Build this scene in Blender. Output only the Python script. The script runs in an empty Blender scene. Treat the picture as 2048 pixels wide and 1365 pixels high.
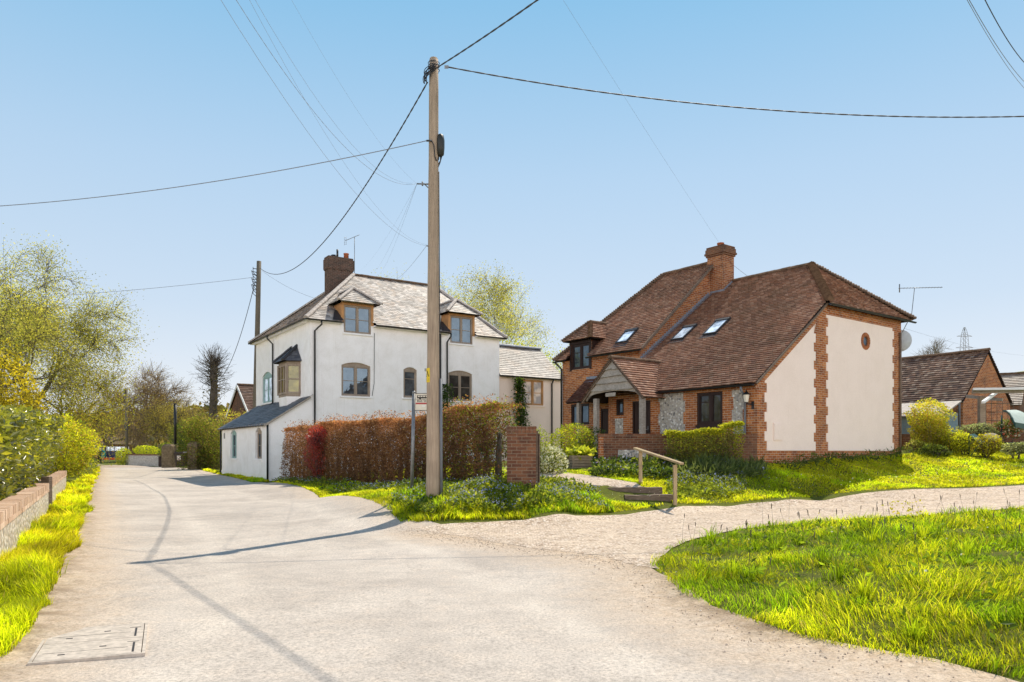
import bpy, bmesh, math, random
import numpy as np
from mathutils import Vector, Matrix
from mathutils.geometry import tessellate_polygon, delaunay_2d_cdt

S = bpy.context.scene
COL = S.collection
random.seed(7)
RNG = np.random.RandomState(11)
rad = math.radians
FOC, CX, HY, EYE = 1500.0, 1024.0, 905.0, 1.45      # lens in px of the 2048 px photograph, optical axis, horizon row, eye height

# ------------------------------------------------------------------ object helpers
ORG = {}
def tag(o, label=None, cat=None, group=None, kind=None):
    if label: o['label'] = label
    if cat: o['category'] = cat
    if group: o['group'] = group
    if kind: o['kind'] = kind
    return o
def thing(name, loc, label, cat, group=None):
    o = bpy.data.objects.new(name, None); COL.objects.link(o)
    o.location = loc; o.empty_display_size = 0.2
    ORG[o.name] = Vector(loc)
    return tag(o, label, cat, group)
def link(name, me, parent=None, loc=None):
    o = bpy.data.objects.new(name, me); COL.objects.link(o)
    if parent is not None:
        o.parent = parent; ORG[o.name] = ORG.get(parent.name, Vector((0, 0, 0)))
    else:
        ORG[o.name] = Vector(loc) if loc is not None else Vector((0, 0, 0))
        if loc is not None: o.location = loc
    return o
def copy_tree(o, parent=None):
    c = o.copy(); COL.objects.link(c); c.parent = parent
    for ch in list(o.children): copy_tree(ch, c)
    return c

class MB:
    """collects faces in world space, then builds ONE mesh object"""
    def __init__(s): s.v = []; s.f = []; s.m = []; s.sm = []
    def add(s, vs, fs, mi=0, smooth=False):
        b = len(s.v); s.v += [tuple(p) for p in vs]
        for f in fs: s.f.append([b + i for i in f]); s.m.append(mi); s.sm.append(smooth)
        return s
    def box8(s, c, mi=0):
        return s.add(c, [(0,3,2,1),(4,5,6,7),(0,1,5,4),(1,2,6,5),(2,3,7,6),(3,0,4,7)], mi)
    def box(s, x0, x1, y0, y1, z0, z1, mi=0):
        return s.box8([(x0,y0,z0),(x1,y0,z0),(x1,y1,z0),(x0,y1,z0),(x0,y0,z1),(x1,y0,z1),(x1,y1,z1),(x0,y1,z1)], mi)
    def pbox(s, P, a0, a1, w0, w1, d0, d1, mi=0):
        return s.box8([P.pt(a,w,d) for (a,w,d) in ((a0,w0,d0),(a1,w0,d0),(a1,w0,d1),(a0,w0,d1),(a0,w1,d0),(a1,w1,d0),(a1,w1,d1),(a0,w1,d1))], mi)
    def beam(s, p, q, w, h, mi=0, up=(0,0,1)):
        p = Vector(p); q = Vector(q); d = (q-p).normalized(); upv = Vector(up)
        if abs(d.dot(upv)) > .98: upv = Vector((0,1,0))
        x = d.cross(upv).normalized()*(w/2); y = x.cross(d).normalized()*(h/2)
        return s.box8([p-x-y, p+x-y, p+x+y, p-x+y, q-x-y, q+x-y, q+x+y, q-x+y], mi)
    def tube(s, pts, r, n=8, mi=0, caps=True, smooth=True):
        pts = [Vector(p) for p in pts]; k = len(pts)
        rs = r if hasattr(r, '__len__') else [r]*k
        b = len(s.v); ref = None
        for i, p in enumerate(pts):
            d = (pts[min(i+1,k-1)] - pts[max(i-1,0)])
            if d.length < 1e-9: d = Vector((0,0,1))
            d.normalize()
            if ref is None:
                ref = d.cross(Vector((0,0,1)) if abs(d.z) < .9 else Vector((1,0,0))).normalized()
            x = (ref - d*ref.dot(d))
            if x.length < 1e-6: x = d.orthogonal()
            x.normalize(); ref = x; y = d.cross(x)
            for j in range(n):
                t = 2*math.pi*j/n
                s.v.append(tuple(p + x*(rs[i]*math.cos(t)) + y*(rs[i]*math.sin(t))))
        for i in range(k-1):
            for j in range(n):
                j2 = (j+1) % n
                s.f.append([b+i*n+j, b+i*n+j2, b+(i+1)*n+j2, b+(i+1)*n+j]); s.m.append(mi); s.sm.append(smooth)
        if caps:
            s.f.append([b+j for j in range(n)][::-1]); s.m.append(mi); s.sm.append(False)
            s.f.append([b+(k-1)*n+j for j in range(n)]); s.m.append(mi); s.sm.append(False)
        return s
    def lathe(s, c, prof, n=16, mi=0, smooth=True, sx=1, sy=1):
        b = len(s.v); c = Vector(c)
        for (r, z) in prof:
            for j in range(n):
                t = 2*math.pi*j/n; s.v.append((c.x+r*math.cos(t)*sx, c.y+r*math.sin(t)*sy, c.z+z))
        for i in range(len(prof)-1):
            for j in range(n):
                j2 = (j+1) % n; s.f.append([b+i*n+j, b+i*n+j2, b+(i+1)*n+j2, b+(i+1)*n+j]); s.m.append(mi); s.sm.append(smooth)
        s.f.append([b+j for j in range(n)][::-1]); s.m.append(mi); s.sm.append(False)
        s.f.append([b+(len(prof)-1)*n+j for j in range(n)]); s.m.append(mi); s.sm.append(False)
        return s
    def prism(s, P, poly, d0, d1, mi=0):
        """polygon in plane coordinates (a, w) extruded from depth d0 to d1"""
        n = len(poly); tri = tessellate_polygon([[Vector((a, w, 0)) for a, w in poly]])
        vs = [P.pt(a,w,d0) for a,w in poly] + [P.pt(a,w,d1) for a,w in poly]
        fs = [tuple(t) for t in tri] + [tuple(i+n for i in t)[::-1] for t in tri]
        fs += [(i,(i+1)%n,(i+1)%n+n,i+n) for i in range(n)]
        return s.add(vs, fs, mi)
    def build(s, name, mats, parent=None, loc=None, bevel=0, recalc=True):
        me = bpy.data.meshes.new(name)
        org = ORG.get(parent.name, Vector((0,0,0))) if parent is not None else (Vector(loc) if loc is not None else Vector((0,0,0)))
        me.from_pydata([(p[0]-org.x, p[1]-org.y, p[2]-org.z) for p in s.v], [], s.f)
        for m in (mats if isinstance(mats, (list, tuple)) else [mats]): me.materials.append(m)
        me.polygons.foreach_set('material_index', s.m); me.polygons.foreach_set('use_smooth', s.sm)
        if recalc or bevel:
            bm = bmesh.new(); bm.from_mesh(me)
            bmesh.ops.remove_doubles(bm, verts=bm.verts, dist=1e-5)
            if bevel:
                bmesh.ops.bevel(bm, geom=[e for e in bm.edges if len(e.link_faces) == 2 and e.calc_face_angle(0) > .6], offset=bevel, segments=1, affect='EDGES')
            bmesh.ops.recalc_face_normals(bm, faces=bm.faces); bm.to_mesh(me); bm.free()
        auto_uv(me, org); me.update()
        return link(name, me, parent, loc)

def auto_uv(me, org):
    uv = me.uv_layers.new(name='UVMap').data
    for p in me.polygons:
        n = p.normal
        if abs(n.z) < .97:
            t = Vector((-n.y, n.x, 0)).normalized()
            if (t.x if abs(t.x) > .35 else t.y) < 0: t = -t
            b = n.cross(t)
            if b.z < 0: b = -b
        else: t = Vector((1,0,0)); b = Vector((0,1,0))
        for li in p.loop_indices:
            co = me.vertices[me.loops[li].vertex_index].co + org
            uv[li].uv = (co.dot(t), co.dot(b))

def np_mesh(name, V, F, mat, cols=None, parent=None, loc=None, smooth=False):
    V = np.asarray(V, np.float32); F = np.asarray(F, np.int32)
    org = ORG.get(parent.name, Vector((0,0,0))) if parent is not None else (Vector(loc) if loc is not None else Vector((0,0,0)))
    V = V - np.array(org, np.float32)
    k = F.shape[1]; me = bpy.data.meshes.new(name)
    me.vertices.add(len(V)); me.vertices.foreach_set('co', V.ravel())
    me.loops.add(F.size); me.loops.foreach_set('vertex_index', F.ravel())
    me.polygons.add(len(F)); me.polygons.foreach_set('loop_start', np.arange(len(F), dtype=np.int32)*k)
    me.polygons.foreach_set('loop_total', np.full(len(F), k, np.int32))
    me.polygons.foreach_set('use_smooth', np.full(len(F), smooth))
    if cols is not None:
        at = me.color_attributes.new('Col', 'FLOAT_COLOR', 'POINT')
        c4 = np.ones((len(V), 4), np.float32); c4[:, :cols.shape[1]] = cols
        at.data.foreach_set('color', c4.ravel())
    me.materials.append(mat); me.update(calc_edges=True)
    return link(name, me, parent, loc)

class Plane:
    """a vertical wall plane: a runs along the wall, w is height, d goes inward"""
    def __init__(s, o, ax, inn): s.o = Vector((o[0], o[1], 0)); s.ax = Vector((ax[0], ax[1], 0)); s.inn = Vector((inn[0], inn[1], 0))
    def pt(s, a, w, d=0): p = s.o + s.ax*a + s.inn*d; return Vector((p.x, p.y, w))
    def at(s, px, py, d=0):
        """(along, height) of the wall point seen at a photograph pixel"""
        o = s.o + s.inn*d; k = (px-CX)/FOC
        a = (k*o.y - o.x)/(s.ax.x - k*s.ax.y); y = o.y + s.ax.y*a
        return a, EYE + (HY-py)*y/FOC
    def a(s, px, d=0): return s.at(px, HY, d)[0]
    def w(s, px, py, d=0): return s.at(px, py, d)[1]
def at(px, py, y): return Vector(((px-CX)*y/FOC, y, EYE+(HY-py)*y/FOC))
def ground_at(px, py, z=0.):
    y = FOC*(EYE-z)/(py-HY); return Vector(((px-CX)*y/FOC, y, z))

# ------------------------------------------------------------------ materials
def new_mat(name):
    m = bpy.data.materials.new(name); m.use_nodes = True; nt = m.node_tree; nt.nodes.clear()
    out = nt.nodes.new('ShaderNodeOutputMaterial'); b = nt.nodes.new('ShaderNodeBsdfPrincipled')
    nt.links.new(b.outputs[0], out.inputs[0]); return m, nt, b, out
def nd(nt, t, **kw):
    n = nt.nodes.new(t)
    for k, v in kw.items():
        if k.startswith('i_'): n.inputs[k[2:].replace('_', ' ')].default_value = v
        else: setattr(n, k, v)
    return n
def noise(nt, vec, scale, detail=4, rough=.55, dist=0):
    n = nd(nt, 'ShaderNodeTexNoise'); n.inputs['Scale'].default_value = scale; n.inputs['Detail'].default_value = detail
    n.inputs['Roughness'].default_value = rough; n.inputs['Distortion'].default_value = dist
    nt.links.new(vec, n.inputs['Vector']); return n.outputs['Fac']
def ramp(nt, fac, stops):
    r = nd(nt, 'ShaderNodeValToRGB'); e = r.color_ramp.elements
    while len(e) < len(stops): e.new(.5)
    for i, (p, c) in enumerate(stops):
        e[i].position = p; e[i].color = (c, c, c, 1) if not hasattr(c, '__len__') else (c[0], c[1], c[2], 1)
    nt.links.new(fac, r.inputs[0]); return r.outputs[0]
def mix(nt, fac, a, b, mode='MIX'):
    n = nd(nt, 'ShaderNodeMix', data_type='RGBA', blend_type=mode)
    for sock, v in ((n.inputs[0], fac), (n.inputs[6], a), (n.inputs[7], b)):
        if hasattr(v, 'is_output'): nt.links.new(v, sock)
        elif hasattr(v, '__len__'): sock.default_value = (v[0], v[1], v[2], 1)
        else: sock.default_value = v if sock.type == 'VALUE' else (v, v, v, 1)
    return n.outputs[2]
def math_(nt, op, a, b=None, clamp=False):
    n = nd(nt, 'ShaderNodeMath', operation=op, use_clamp=clamp)
    for i, v in enumerate((a, b)):
        if v is None: continue
        if hasattr(v, 'is_output'): nt.links.new(v, n.inputs[i])
        else: n.inputs[i].default_value = v
    return n.outputs[0]
def bump(nt, b, h, strength=.5, dist=.01):
    n = nd(nt, 'ShaderNodeBump'); n.inputs['Strength'].default_value = strength; n.inputs['Distance'].default_value = dist
    nt.links.new(h, n.inputs['Height']); nt.links.new(n.outputs[0], b.inputs['Normal']); return n
def pos(nt): return nd(nt, 'ShaderNodeNewGeometry').outputs['Position']
def uvo(nt): return nd(nt, 'ShaderNodeTexCoord').outputs['UV']
def sepz(nt): 
    s = nd(nt, 'ShaderNodeSeparateXYZ'); nt.links.new(pos(nt), s.inputs[0]); return s.outputs[2]
def spec(b, rough, sp=.5):
    b.inputs['Roughness'].default_value = rough; b.inputs['Specular IOR Level'].default_value = sp

def m_plain(name, col, rough=.6, sp=.3, var=.15, scale=6, metal=0, bmp=0):
    m, nt, b, o = new_mat(name); p = pos(nt)
    f = noise(nt, p, scale, 5, .6)
    c = mix(nt, ramp(nt, f, [(.3, 0), (.7, 1)]), tuple(x*(1-var) for x in col), tuple(min(1, x*(1+var)) for x in col))
    nt.links.new(c, b.inputs['Base Color']); spec(b, rough, sp); b.inputs['Metallic'].default_value = metal
    if bmp: bump(nt, b, noise(nt, p, scale*8, 5), bmp, .004)
    return m
def m_brick(name, c1, c2, c3, mort, stain=.5, stain_col=(.07,.05,.04)):
    m, nt, b, o = new_mat(name); uv = uvo(nt); p = pos(nt)
    dist = nd(nt, 'ShaderNodeVectorMath', operation='MULTIPLY_ADD')
    nz = nd(nt, 'ShaderNodeTexNoise'); nz.inputs['Scale'].default_value = 9; nt.links.new(p, nz.inputs['Vector'])
    nt.links.new(nz.outputs['Color'], dist.inputs[0]); dist.inputs[1].default_value = (.012,.012,0); nt.links.new(uv, dist.inputs[2])
    def br(ca, cb, off):
        t = nd(nt, 'ShaderNodeTexBrick', offset=.5, squash=1); t.inputs['Scale'].default_value = 1
        t.inputs['Brick Width'].default_value = .225; t.inputs['Row Height'].default_value = .075
        t.inputs['Mortar Size'].default_value = .0075; t.inputs['Mortar Smooth'].default_value = .2; t.inputs['Bias'].default_value = off
        t.inputs['Color1'].default_value = (*ca, 1); t.inputs['Color2'].default_value = (*cb, 1); t.inputs['Mortar'].default_value = (*mort, 1)
        nt.links.new(dist.outputs[0], t.inputs['Vector']); return t
    t = br(c1, c2, -.1)
    blk = noise(nt, uv, 3.3, 2, .5)
    c = mix(nt, ramp(nt, blk, [(.52, 0), (.66, .75)]), t.outputs['Color'], mix(nt, t.outputs['Fac'], c3, mort))
    fine = noise(nt, p, 38, 5, .7)
    c = mix(nt, .6, c, ramp(nt, fine, [(.25, .45), (.75, 1.25)]), 'MULTIPLY')
    st = math_(nt, 'MULTIPLY', ramp(nt, noise(nt, p, 1.1, 6, .65), [(.5, 0), (.72, 1)]), stain)
    c = mix(nt, st, c, stain_col)
    nt.links.new(c, b.inputs['Base Color']); spec(b, .88, .2)
    h = math_(nt, 'SUBTRACT', math_(nt, 'MULTIPLY', fine, .35), t.outputs['Fac'])
    bump(nt, b, h, .8, .01); return m
def m_plaster(name, col, dirt=(.45,.4,.33), amt=.3):
    m, nt, b, o = new_mat(name); p = pos(nt)
    f = noise(nt, p, 1.3, 7, .65, .4)
    c = mix(nt, math_(nt, 'MULTIPLY', ramp(nt, f, [(.42, 0), (.8, 1)]), amt), col, dirt)
    mp = nd(nt, 'ShaderNodeMapping'); mp.inputs['Scale'].default_value = (5, 5, .35); nt.links.new(p, mp.inputs[0])
    st = noise(nt, mp.outputs[0], 1.6, 5, .6)
    c = mix(nt, math_(nt, 'MULTIPLY', ramp(nt, st, [(.55, 0), (.85, 1)]), amt*.8), c, dirt)
    fine = noise(nt, p, 28, 4, .6)
    c = mix(nt, .5, c, ramp(nt, fine, [(.3, .9), (.7, 1.06)]), 'MULTIPLY')
    nt.links.new(c, b.inputs['Base Color']); spec(b, .9, .15)
    bump(nt, b, noise(nt, p, 16, 6, .6), .35, .02); return m
def m_flint(name, stops=None, mort=(.4,.36,.3)):
    m, nt, b, o = new_mat(name); uv = uvo(nt); p = pos(nt)
    v = nd(nt, 'ShaderNodeTexVoronoi', feature='F1'); v.inputs['Scale'].default_value = 13; v.inputs['Randomness'].default_value = .95
    nt.links.new(p, v.inputs['Vector'])
    sp_ = nd(nt, 'ShaderNodeSeparateColor'); nt.links.new(v.outputs['Color'], sp_.inputs[0])
    stone = ramp(nt, sp_.outputs[0], stops or [(0, (.13,.13,.13)), (.12, (.27,.255,.24)), (.55, (.46,.43,.39)), (.85, (.70,.68,.63))])
    stone = mix(nt, .7, stone, ramp(nt, noise(nt, p, 45, 4, .7), [(.3, .5), (.7, 1.3)]), 'MULTIPLY')
    edge = ramp(nt, v.outputs['Distance'], [(.42, 0), (.62, 1)])
    c = mix(nt, edge, stone, mort)
    nt.links.new(c, b.inputs['Base Color']); spec(b, .6, .4)
    bump(nt, b, math_(nt, 'SUBTRACT', 1, v.outputs['Distance']), .9, .03); return m
def m_tint(name, rough=.85, sp=.2, stain=None, amt=.5, fine=30, sc=1.4):
    """colour from the mesh's Col attribute, broken up with noise"""
    m, nt, b, o = new_mat(name); p = pos(nt)
    a = nd(nt, 'ShaderNodeAttribute', attribute_name='Col')
    c = mix(nt, .65, a.outputs['Color'], ramp(nt, noise(nt, p, fine, 5, .7), [(.28, .72), (.72, 1.2)]), 'MULTIPLY')
    if stain:
        c = mix(nt, math_(nt, 'MULTIPLY', ramp(nt, noise(nt, p, sc, 7, .7), [(.5, 0), (.68, 1)]), amt), c, stain)
    nt.links.new(c, b.inputs['Base Color']); spec(b, rough, sp)
    bump(nt, b, noise(nt, p, fine*1.5, 4, .6), .5, .006); return m
def m_leaf(name, trans=.5, rough=.5, gl=.12, boost=1.5, dmul=1.0):
    m, nt, b, o = new_mat(name); nt.nodes.remove(b)
    a = nd(nt, 'ShaderNodeAttribute', attribute_name='Col')
    d = nd(nt, 'ShaderNodeBsdfDiffuse'); t = nd(nt, 'ShaderNodeBsdfTranslucent'); g = nd(nt, 'ShaderNodeBsdfGlossy')
    g.inputs['Roughness'].default_value = rough; g.inputs['Color'].default_value = (.9,.9,.9,1)
    tc = mix(nt, 1, a.outputs['Color'], (boost*1.05, boost, boost*.5), 'MULTIPLY')
    nt.links.new(mix(nt, 1, a.outputs['Color'], (dmul, dmul*1.06, dmul), 'MULTIPLY'), d.inputs[0]); nt.links.new(tc, t.inputs[0])
    m1 = nd(nt, 'ShaderNodeMixShader'); m1.inputs[0].default_value = trans
    nt.links.new(d.outputs[0], m1.inputs[1]); nt.links.new(t.outputs[0], m1.inputs[2])
    m2 = nd(nt, 'ShaderNodeMixShader'); m2.inputs[0].default_value = gl
    nt.links.new(m1.outputs[0], m2.inputs[1]); nt.links.new(g.outputs[0], m2.inputs[2])
    nt.links.new(m2.outputs[0], o.inputs[0]); return m
def m_glass(name, refl=.35, col=(.03,.035,.04), tint=(.75,.85,.97)):
    m, nt, b, o = new_mat(name); nt.nodes.remove(b); p = pos(nt)
    d = nd(nt, 'ShaderNodeBsdfDiffuse'); g = nd(nt, 'ShaderNodeBsdfGlossy'); g.inputs['Roughness'].default_value = .02
    nt.links.new(mix(nt, ramp(nt, noise(nt, p, 2.2, 3), [(.4, 0), (.62, 1)]), col, tuple(x*2.6 for x in col)), d.inputs[0])
    g.inputs[0].default_value = (*tint, 1)
    bp = nd(nt, 'ShaderNodeBump'); bp.inputs['Strength'].default_value = .06; bp.inputs['Distance'].default_value = .05
    nt.links.new(noise(nt, p, 2.5, 2), bp.inputs['Height']); nt.links.new(bp.outputs[0], g.inputs['Normal'])
    mx = nd(nt, 'ShaderNodeMixShader'); mx.inputs[0].default_value = refl
    nt.links.new(d.outputs[0], mx.inputs[1]); nt.links.new(g.outputs[0], mx.inputs[2]); nt.links.new(mx.outputs[0], o.inputs[0]); return m
def m_wood(name, ca, cb, sc=(14,14,1.2), rough=.8):
    m, nt, b, o = new_mat(name); p = pos(nt)
    mp = nd(nt, 'ShaderNodeMapping'); mp.inputs['Scale'].default_value = sc; nt.links.new(p, mp.inputs[0])
    f = noise(nt, mp.outputs[0], 2.5, 7, .7, .6)
    c = mix(nt, ramp(nt, f, [(.32, 0), (.68, 1)]), ca, cb)
    c = mix(nt, .5, c, ramp(nt, noise(nt, p, 2.2, 5), [(.3, .65), (.7, 1.2)]), 'MULTIPLY')
    nt.links.new(c, b.inputs['Base Color']); spec(b, rough, .25); bump(nt, b, f, .6, .008); return m

M = {}
M['brick'] = m_brick('red_brick', (.36,.10,.028), (.60,.235,.078), (.20,.07,.04), (.58,.45,.32), .35)
M['brick_old'] = m_brick('old_brick', (.155,.066,.04), (.26,.115,.06), (.085,.04,.03), (.28,.205,.14), .7)
M['brick_stack'] = m_brick('stack_brick', (.30,.09,.03), (.50,.21,.085), (.15,.06,.04), (.52,.40,.29), .75)
M['brick_chim'] = m_brick('sooty_brick', (.10,.06,.045), (.19,.10,.07), (.06,.045,.04), (.26,.21,.17), .7)
M['brick_cap'] = m_brick('sunny_brick', (.5,.3,.2), (.58,.38,.26), (.42,.24,.16), (.5,.42,.33), .12)
M['plaster'] = m_plaster('cream_render', (.93,.785,.70), (.7,.56,.45), .25)
M['white'] = m_plaster('white_render', (.95,.925,.915), (.6,.55,.48), .38)
M['pink'] = m_plaster('pink_render', (.93,.75,.64), (.6,.48,.4), .2)
M['flint'] = m_flint('knapped_flint')
M['flint_warm'] = m_flint('roadside_flint', [(0, (.2,.17,.14)), (.15, (.38,.33,.27)), (.55, (.62,.55,.46)), (.85, (.82,.76,.66))], (.56,.46,.34))
M['tile'] = m_tint('clay_tile', .85, .2, (.10,.075,.05), .55, 26, 1.3)
M['slate'] = m_tint('weathered_slate', .6, .4, (.42,.24,.12), .35, 22, 1.0)
M['slate_dark'] = m_tint('dark_slate', .5, .45, (.03,.03,.03), .3, 22, 1.0)
M['leaf'] = m_leaf('leaf', .48, .5, .018, 1.95, .55)
M['leaf_gloss'] = m_leaf('glossy_leaf', .48, .3, .07, 1.9, .6)
M['dry'] = m_leaf('dry_leaf', .42, .5, .03, 1.25)
M['grass'] = m_leaf('grass_blade', .68, .45, .008, 1.9, .36)
M['petal'] = m_leaf('petal', .4, .6, .02, 1.1)
M['glass'] = m_glass('sky_glass', .115, (.035,.04,.045), (.55,.78,1.0))
M['glass_dark'] = m_glass('dark_glass', .05, (.02,.02,.018))
M['glass_roof'] = m_glass('rooflight_glass', .2, (.40,.46,.53), (.9,.95,1))  # pale diffuse colour stands in for reflected sky
M['oak'] = m_wood('weathered_oak', (.25,.215,.18), (.47,.42,.36), (5,5,9))
M['oak_warm'] = m_wood('golden_oak', (.42,.2,.08), (.6,.33,.14))
M['oak_grey'] = m_wood('grey_window_oak', (.26,.2,.15), (.42,.34,.27))
M['dark_wood'] = m_wood('dark_stained_wood', (.018,.009,.007), (.04,.018,.013), rough=.45)
M['pole'] = m_wood('pole_timber', (.27,.20,.145), (.52,.40,.29), (22,22,.7))
M['pole_far'] = m_wood('old_pole_timber', (.10,.085,.06), (.2,.17,.13), (22,22,.7))
M['rail'] = m_wood('handrail_timber', (.33,.23,.12), (.55,.42,.25))
M['sleeper'] = m_wood('sleeper_timber', (.10,.07,.05), (.26,.19,.14), (3,3,16))
M['planter'] = m_wood('planter_timber', (.26,.19,.13), (.48,.38,.28), (2,2,20))
M['bark'] = m_wood('bark', (.055,.045,.033), (.16,.13,.1), (9,9,2))
M['bark_pale'] = m_wood('pale_bark', (.12,.1,.07), (.3,.25,.19), (9,9,2))
M['black'] = m_plain('black_plastic', (.012,.012,.013), .4, .5, .2, 8)
M['box'] = m_plain('grey_black_plastic', (.028,.03,.028), .45, .4, .2, 8)
M['lead'] = m_plain('lead_sheet', (.22,.25,.30), .5, .4, .25, 7, bmp=.3)
M['lead_dark'] = m_plain('dark_lead', (.03,.032,.038), .5, .4, .3, 7, bmp=.3)
M['metal'] = m_plain('galvanised_steel', (.22,.225,.23), .45, .5, .2, 14, .6)
M['grey_paint'] = m_plain('grey_pipe', (.15,.16,.18), .5, .4, .1, 8)
M['cable'] = m_plain('cable', (.035,.035,.04), .55, .3, .1, 8)
M['rope'] = m_plain('twisted_cable', (.07,.07,.075), .6, .3, .1, 8)
M['dish'] = m_plain('pale_dish', (.5,.55,.62), .6, .3, .1, 8)
M['ring'] = m_plain('round_window_brick', (.36,.13,.055), .85, .2, .35, 14)
M['thin'] = m_plain('thin_wire', (.26,.28,.33), .5, .4, .1, 8)
M['white_paint'] = m_plain('white_paint', (.8,.8,.78), .45, .4, .05, 6)
M['teal'] = m_plain('teal_paint', (.27,.42,.40), .5, .4, .12, 9)
M['terracotta'] = m_plain('terracotta', (.42,.13,.06), .8, .2, .2, 9)
M['ridge'] = m_plain('clay_ridge', (.155,.095,.06), .85, .2, .45, 5, bmp=.5)
M['ridge_slate'] = m_plain('ridge_tile_grey', (.42,.37,.33), .7, .3, .3, 6, bmp=.4)
M['yellow'] = m_plain('yellow_enamel', (.75,.52,.015), .45, .4, .06, 9)
M['red'] = m_plain('red_enamel', (.42,.05,.05), .45, .4, .06, 9)
M['cream'] = m_plain('cream_enamel', (.72,.66,.55), .45, .4, .06, 9)
M['ink'] = m_plain('dark_print', (.035,.03,.028), .6, .3, .05, 9)
M['bin'] = m_plain('brown_black_plastic', (.05,.035,.03), .45, .4, .15, 9)
M['green_plastic'] = m_plain('dark_green_plastic', (.01,.06,.045), .45, .4, .15, 9)
M['canvas'] = m_plain('pale_green_canvas', (.5,.58,.52), .8, .2, .1, 5)
M['blue_shed'] = m_plain('blue_grey_paint', (.2,.29,.33), .6, .3, .15, 5)
M['stone'] = m_flint('gatepost_flint')
M['cast'] = m_plain('worn_cast_iron', (.55,.475,.40), .75, .25, .25, 18, bmp=.6)
M['blue'] = m_plain('blue_banner', (.025,.035,.10), .6, .3, .15, 3)
M['orange'] = m_plain('orange_barrier', (.6,.09,.02), .6, .3, .15, 5)
M['thatch'] = m_plain('thatch', (.2,.15,.1), .95, .1, .3, 4, bmp=.6)
M['skin'] = m_plain('skin', (.5,.27,.2), .6, .3, .05, 9)
M['cloth'] = m_plain('black_cloth', (.012,.012,.02), .9, .1, .2, 20)
M['hair'] = m_plain('white_hair', (.7,.68,.64), .8, .2, .1, 40)
M['soil'] = m_plain('dark_soil', (.05,.035,.022), .95, .1, .4, 14, bmp=.8)
# ------------------------------------------------------------------ camera, sun, sky
cam = bpy.data.cameras.new('camera'); camo = bpy.data.objects.new('camera', cam); COL.objects.link(camo)
camo.location = (0, 0, EYE); camo.rotation_euler = (rad(90), 0, 0)
cam.sensor_width = 36; cam.lens = 36*FOC/2048; cam.shift_y = (HY-682.5)/2048
cam.clip_start = .1; cam.clip_end = 3000
S.camera = camo
SUN_EL = rad(54.1); SUN_AZ = math.atan2(.451, .893)
sv = Vector((math.sin(SUN_AZ)*math.cos(SUN_EL), math.cos(SUN_AZ)*math.cos(SUN_EL), math.sin(SUN_EL)))
sl = bpy.data.lights.new('sun', 'SUN'); sl.energy = 5.0; sl.angle = rad(.53); sl.color = (1, .905, .76)
so = bpy.data.objects.new('sun', sl); COL.objects.link(so); so.rotation_euler = (-sv).to_track_quat('-Z', 'Y').to_euler(); so.location = (20, 40, 60)
W = bpy.data.worlds.new('World'); S.world = W; W.use_nodes = True; wn = W.node_tree
bg = wn.nodes['Background']
sky = wn.nodes.new('ShaderNodeTexSky'); sky.sky_type = 'NISHITA'; sky.sun_disc = False
sky.sun_elevation = SUN_EL; sky.sun_rotation = SUN_AZ; sky.altitude = 30; sky.air_density = 1.0; sky.dust_density = .35; sky.ozone_density = 1.4
tcw = wn.nodes.new('ShaderNodeTexCoord'); sxyz = wn.nodes.new('ShaderNodeSeparateXYZ'); wn.links.new(tcw.outputs['Generated'], sxyz.inputs[0])
SKYSTR = .14
zr = ramp(wn, sxyz.outputs[2], [(0, (.90,.905,.935)), (.07, (.82,.86,.92)), (.18, (.635,.76,.90)), (.34, (.485,.68,.885)), (.52, (.26,.555,.83)), (.66, (.11,.29,.52)), (1, (.045,.13,.28))])  # zenith darkened above the frame to deepen shade on the ground
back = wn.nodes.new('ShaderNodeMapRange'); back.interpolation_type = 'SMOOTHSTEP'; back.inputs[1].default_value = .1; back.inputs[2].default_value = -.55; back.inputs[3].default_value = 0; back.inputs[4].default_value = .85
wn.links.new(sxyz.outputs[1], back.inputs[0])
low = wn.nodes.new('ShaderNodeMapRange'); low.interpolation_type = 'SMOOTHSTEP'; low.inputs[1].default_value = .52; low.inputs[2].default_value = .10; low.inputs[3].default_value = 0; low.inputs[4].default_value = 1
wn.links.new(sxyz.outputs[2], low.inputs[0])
fill_sky = mix(wn, math_(wn, 'MULTIPLY', back.outputs[0], low.outputs[0]), zr, (3.6,3.26,3.12))            # added unseen bright band low behind the camera, fills the shaded walls
sk = mix(wn, 1, sky.outputs[0], (SKYSTR,)*3, 'MULTIPLY')
tot = mix(wn, .08, fill_sky, sk)
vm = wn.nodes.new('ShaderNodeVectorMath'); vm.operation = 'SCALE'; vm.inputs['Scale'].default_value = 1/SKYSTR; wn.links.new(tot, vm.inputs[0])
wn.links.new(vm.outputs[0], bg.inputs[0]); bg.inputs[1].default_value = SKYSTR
S.view_settings.view_transform = 'Standard'; S.view_settings.look = 'None'; S.view_settings.exposure = 0; S.view_settings.gamma = 1
S.cycles.max_bounces = 7; S.cycles.transparent_max_bounces = 4; S.cycles.diffuse_bounces = 4; S.cycles.transmission_bounces = 4
S.cycles.use_denoising = True; S.cycles.sample_clamp_indirect = 6; S.cycles.caustics_reflective = False; S.cycles.caustics_refractive = False

# ------------------------------------------------------------------ house frames
BO = Vector((7.52, 23.0)); by = .65; BU = Vector((-math.sin(by), math.cos(by))); BV = Vector((math.cos(by), math.sin(by)))
WO = Vector((-9.92, 36.83)); wy = .59; WU = Vector((-math.sin(wy), math.cos(wy))); WV = Vector((math.cos(wy), math.sin(wy)))
def bpt(u, v, w): q = BO + BU*u + BV*v; return Vector((q.x, q.y, w))
def wpt(u, v, w): q = WO + WU*u + WV*v; return Vector((q.x, q.y, w))

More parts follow.
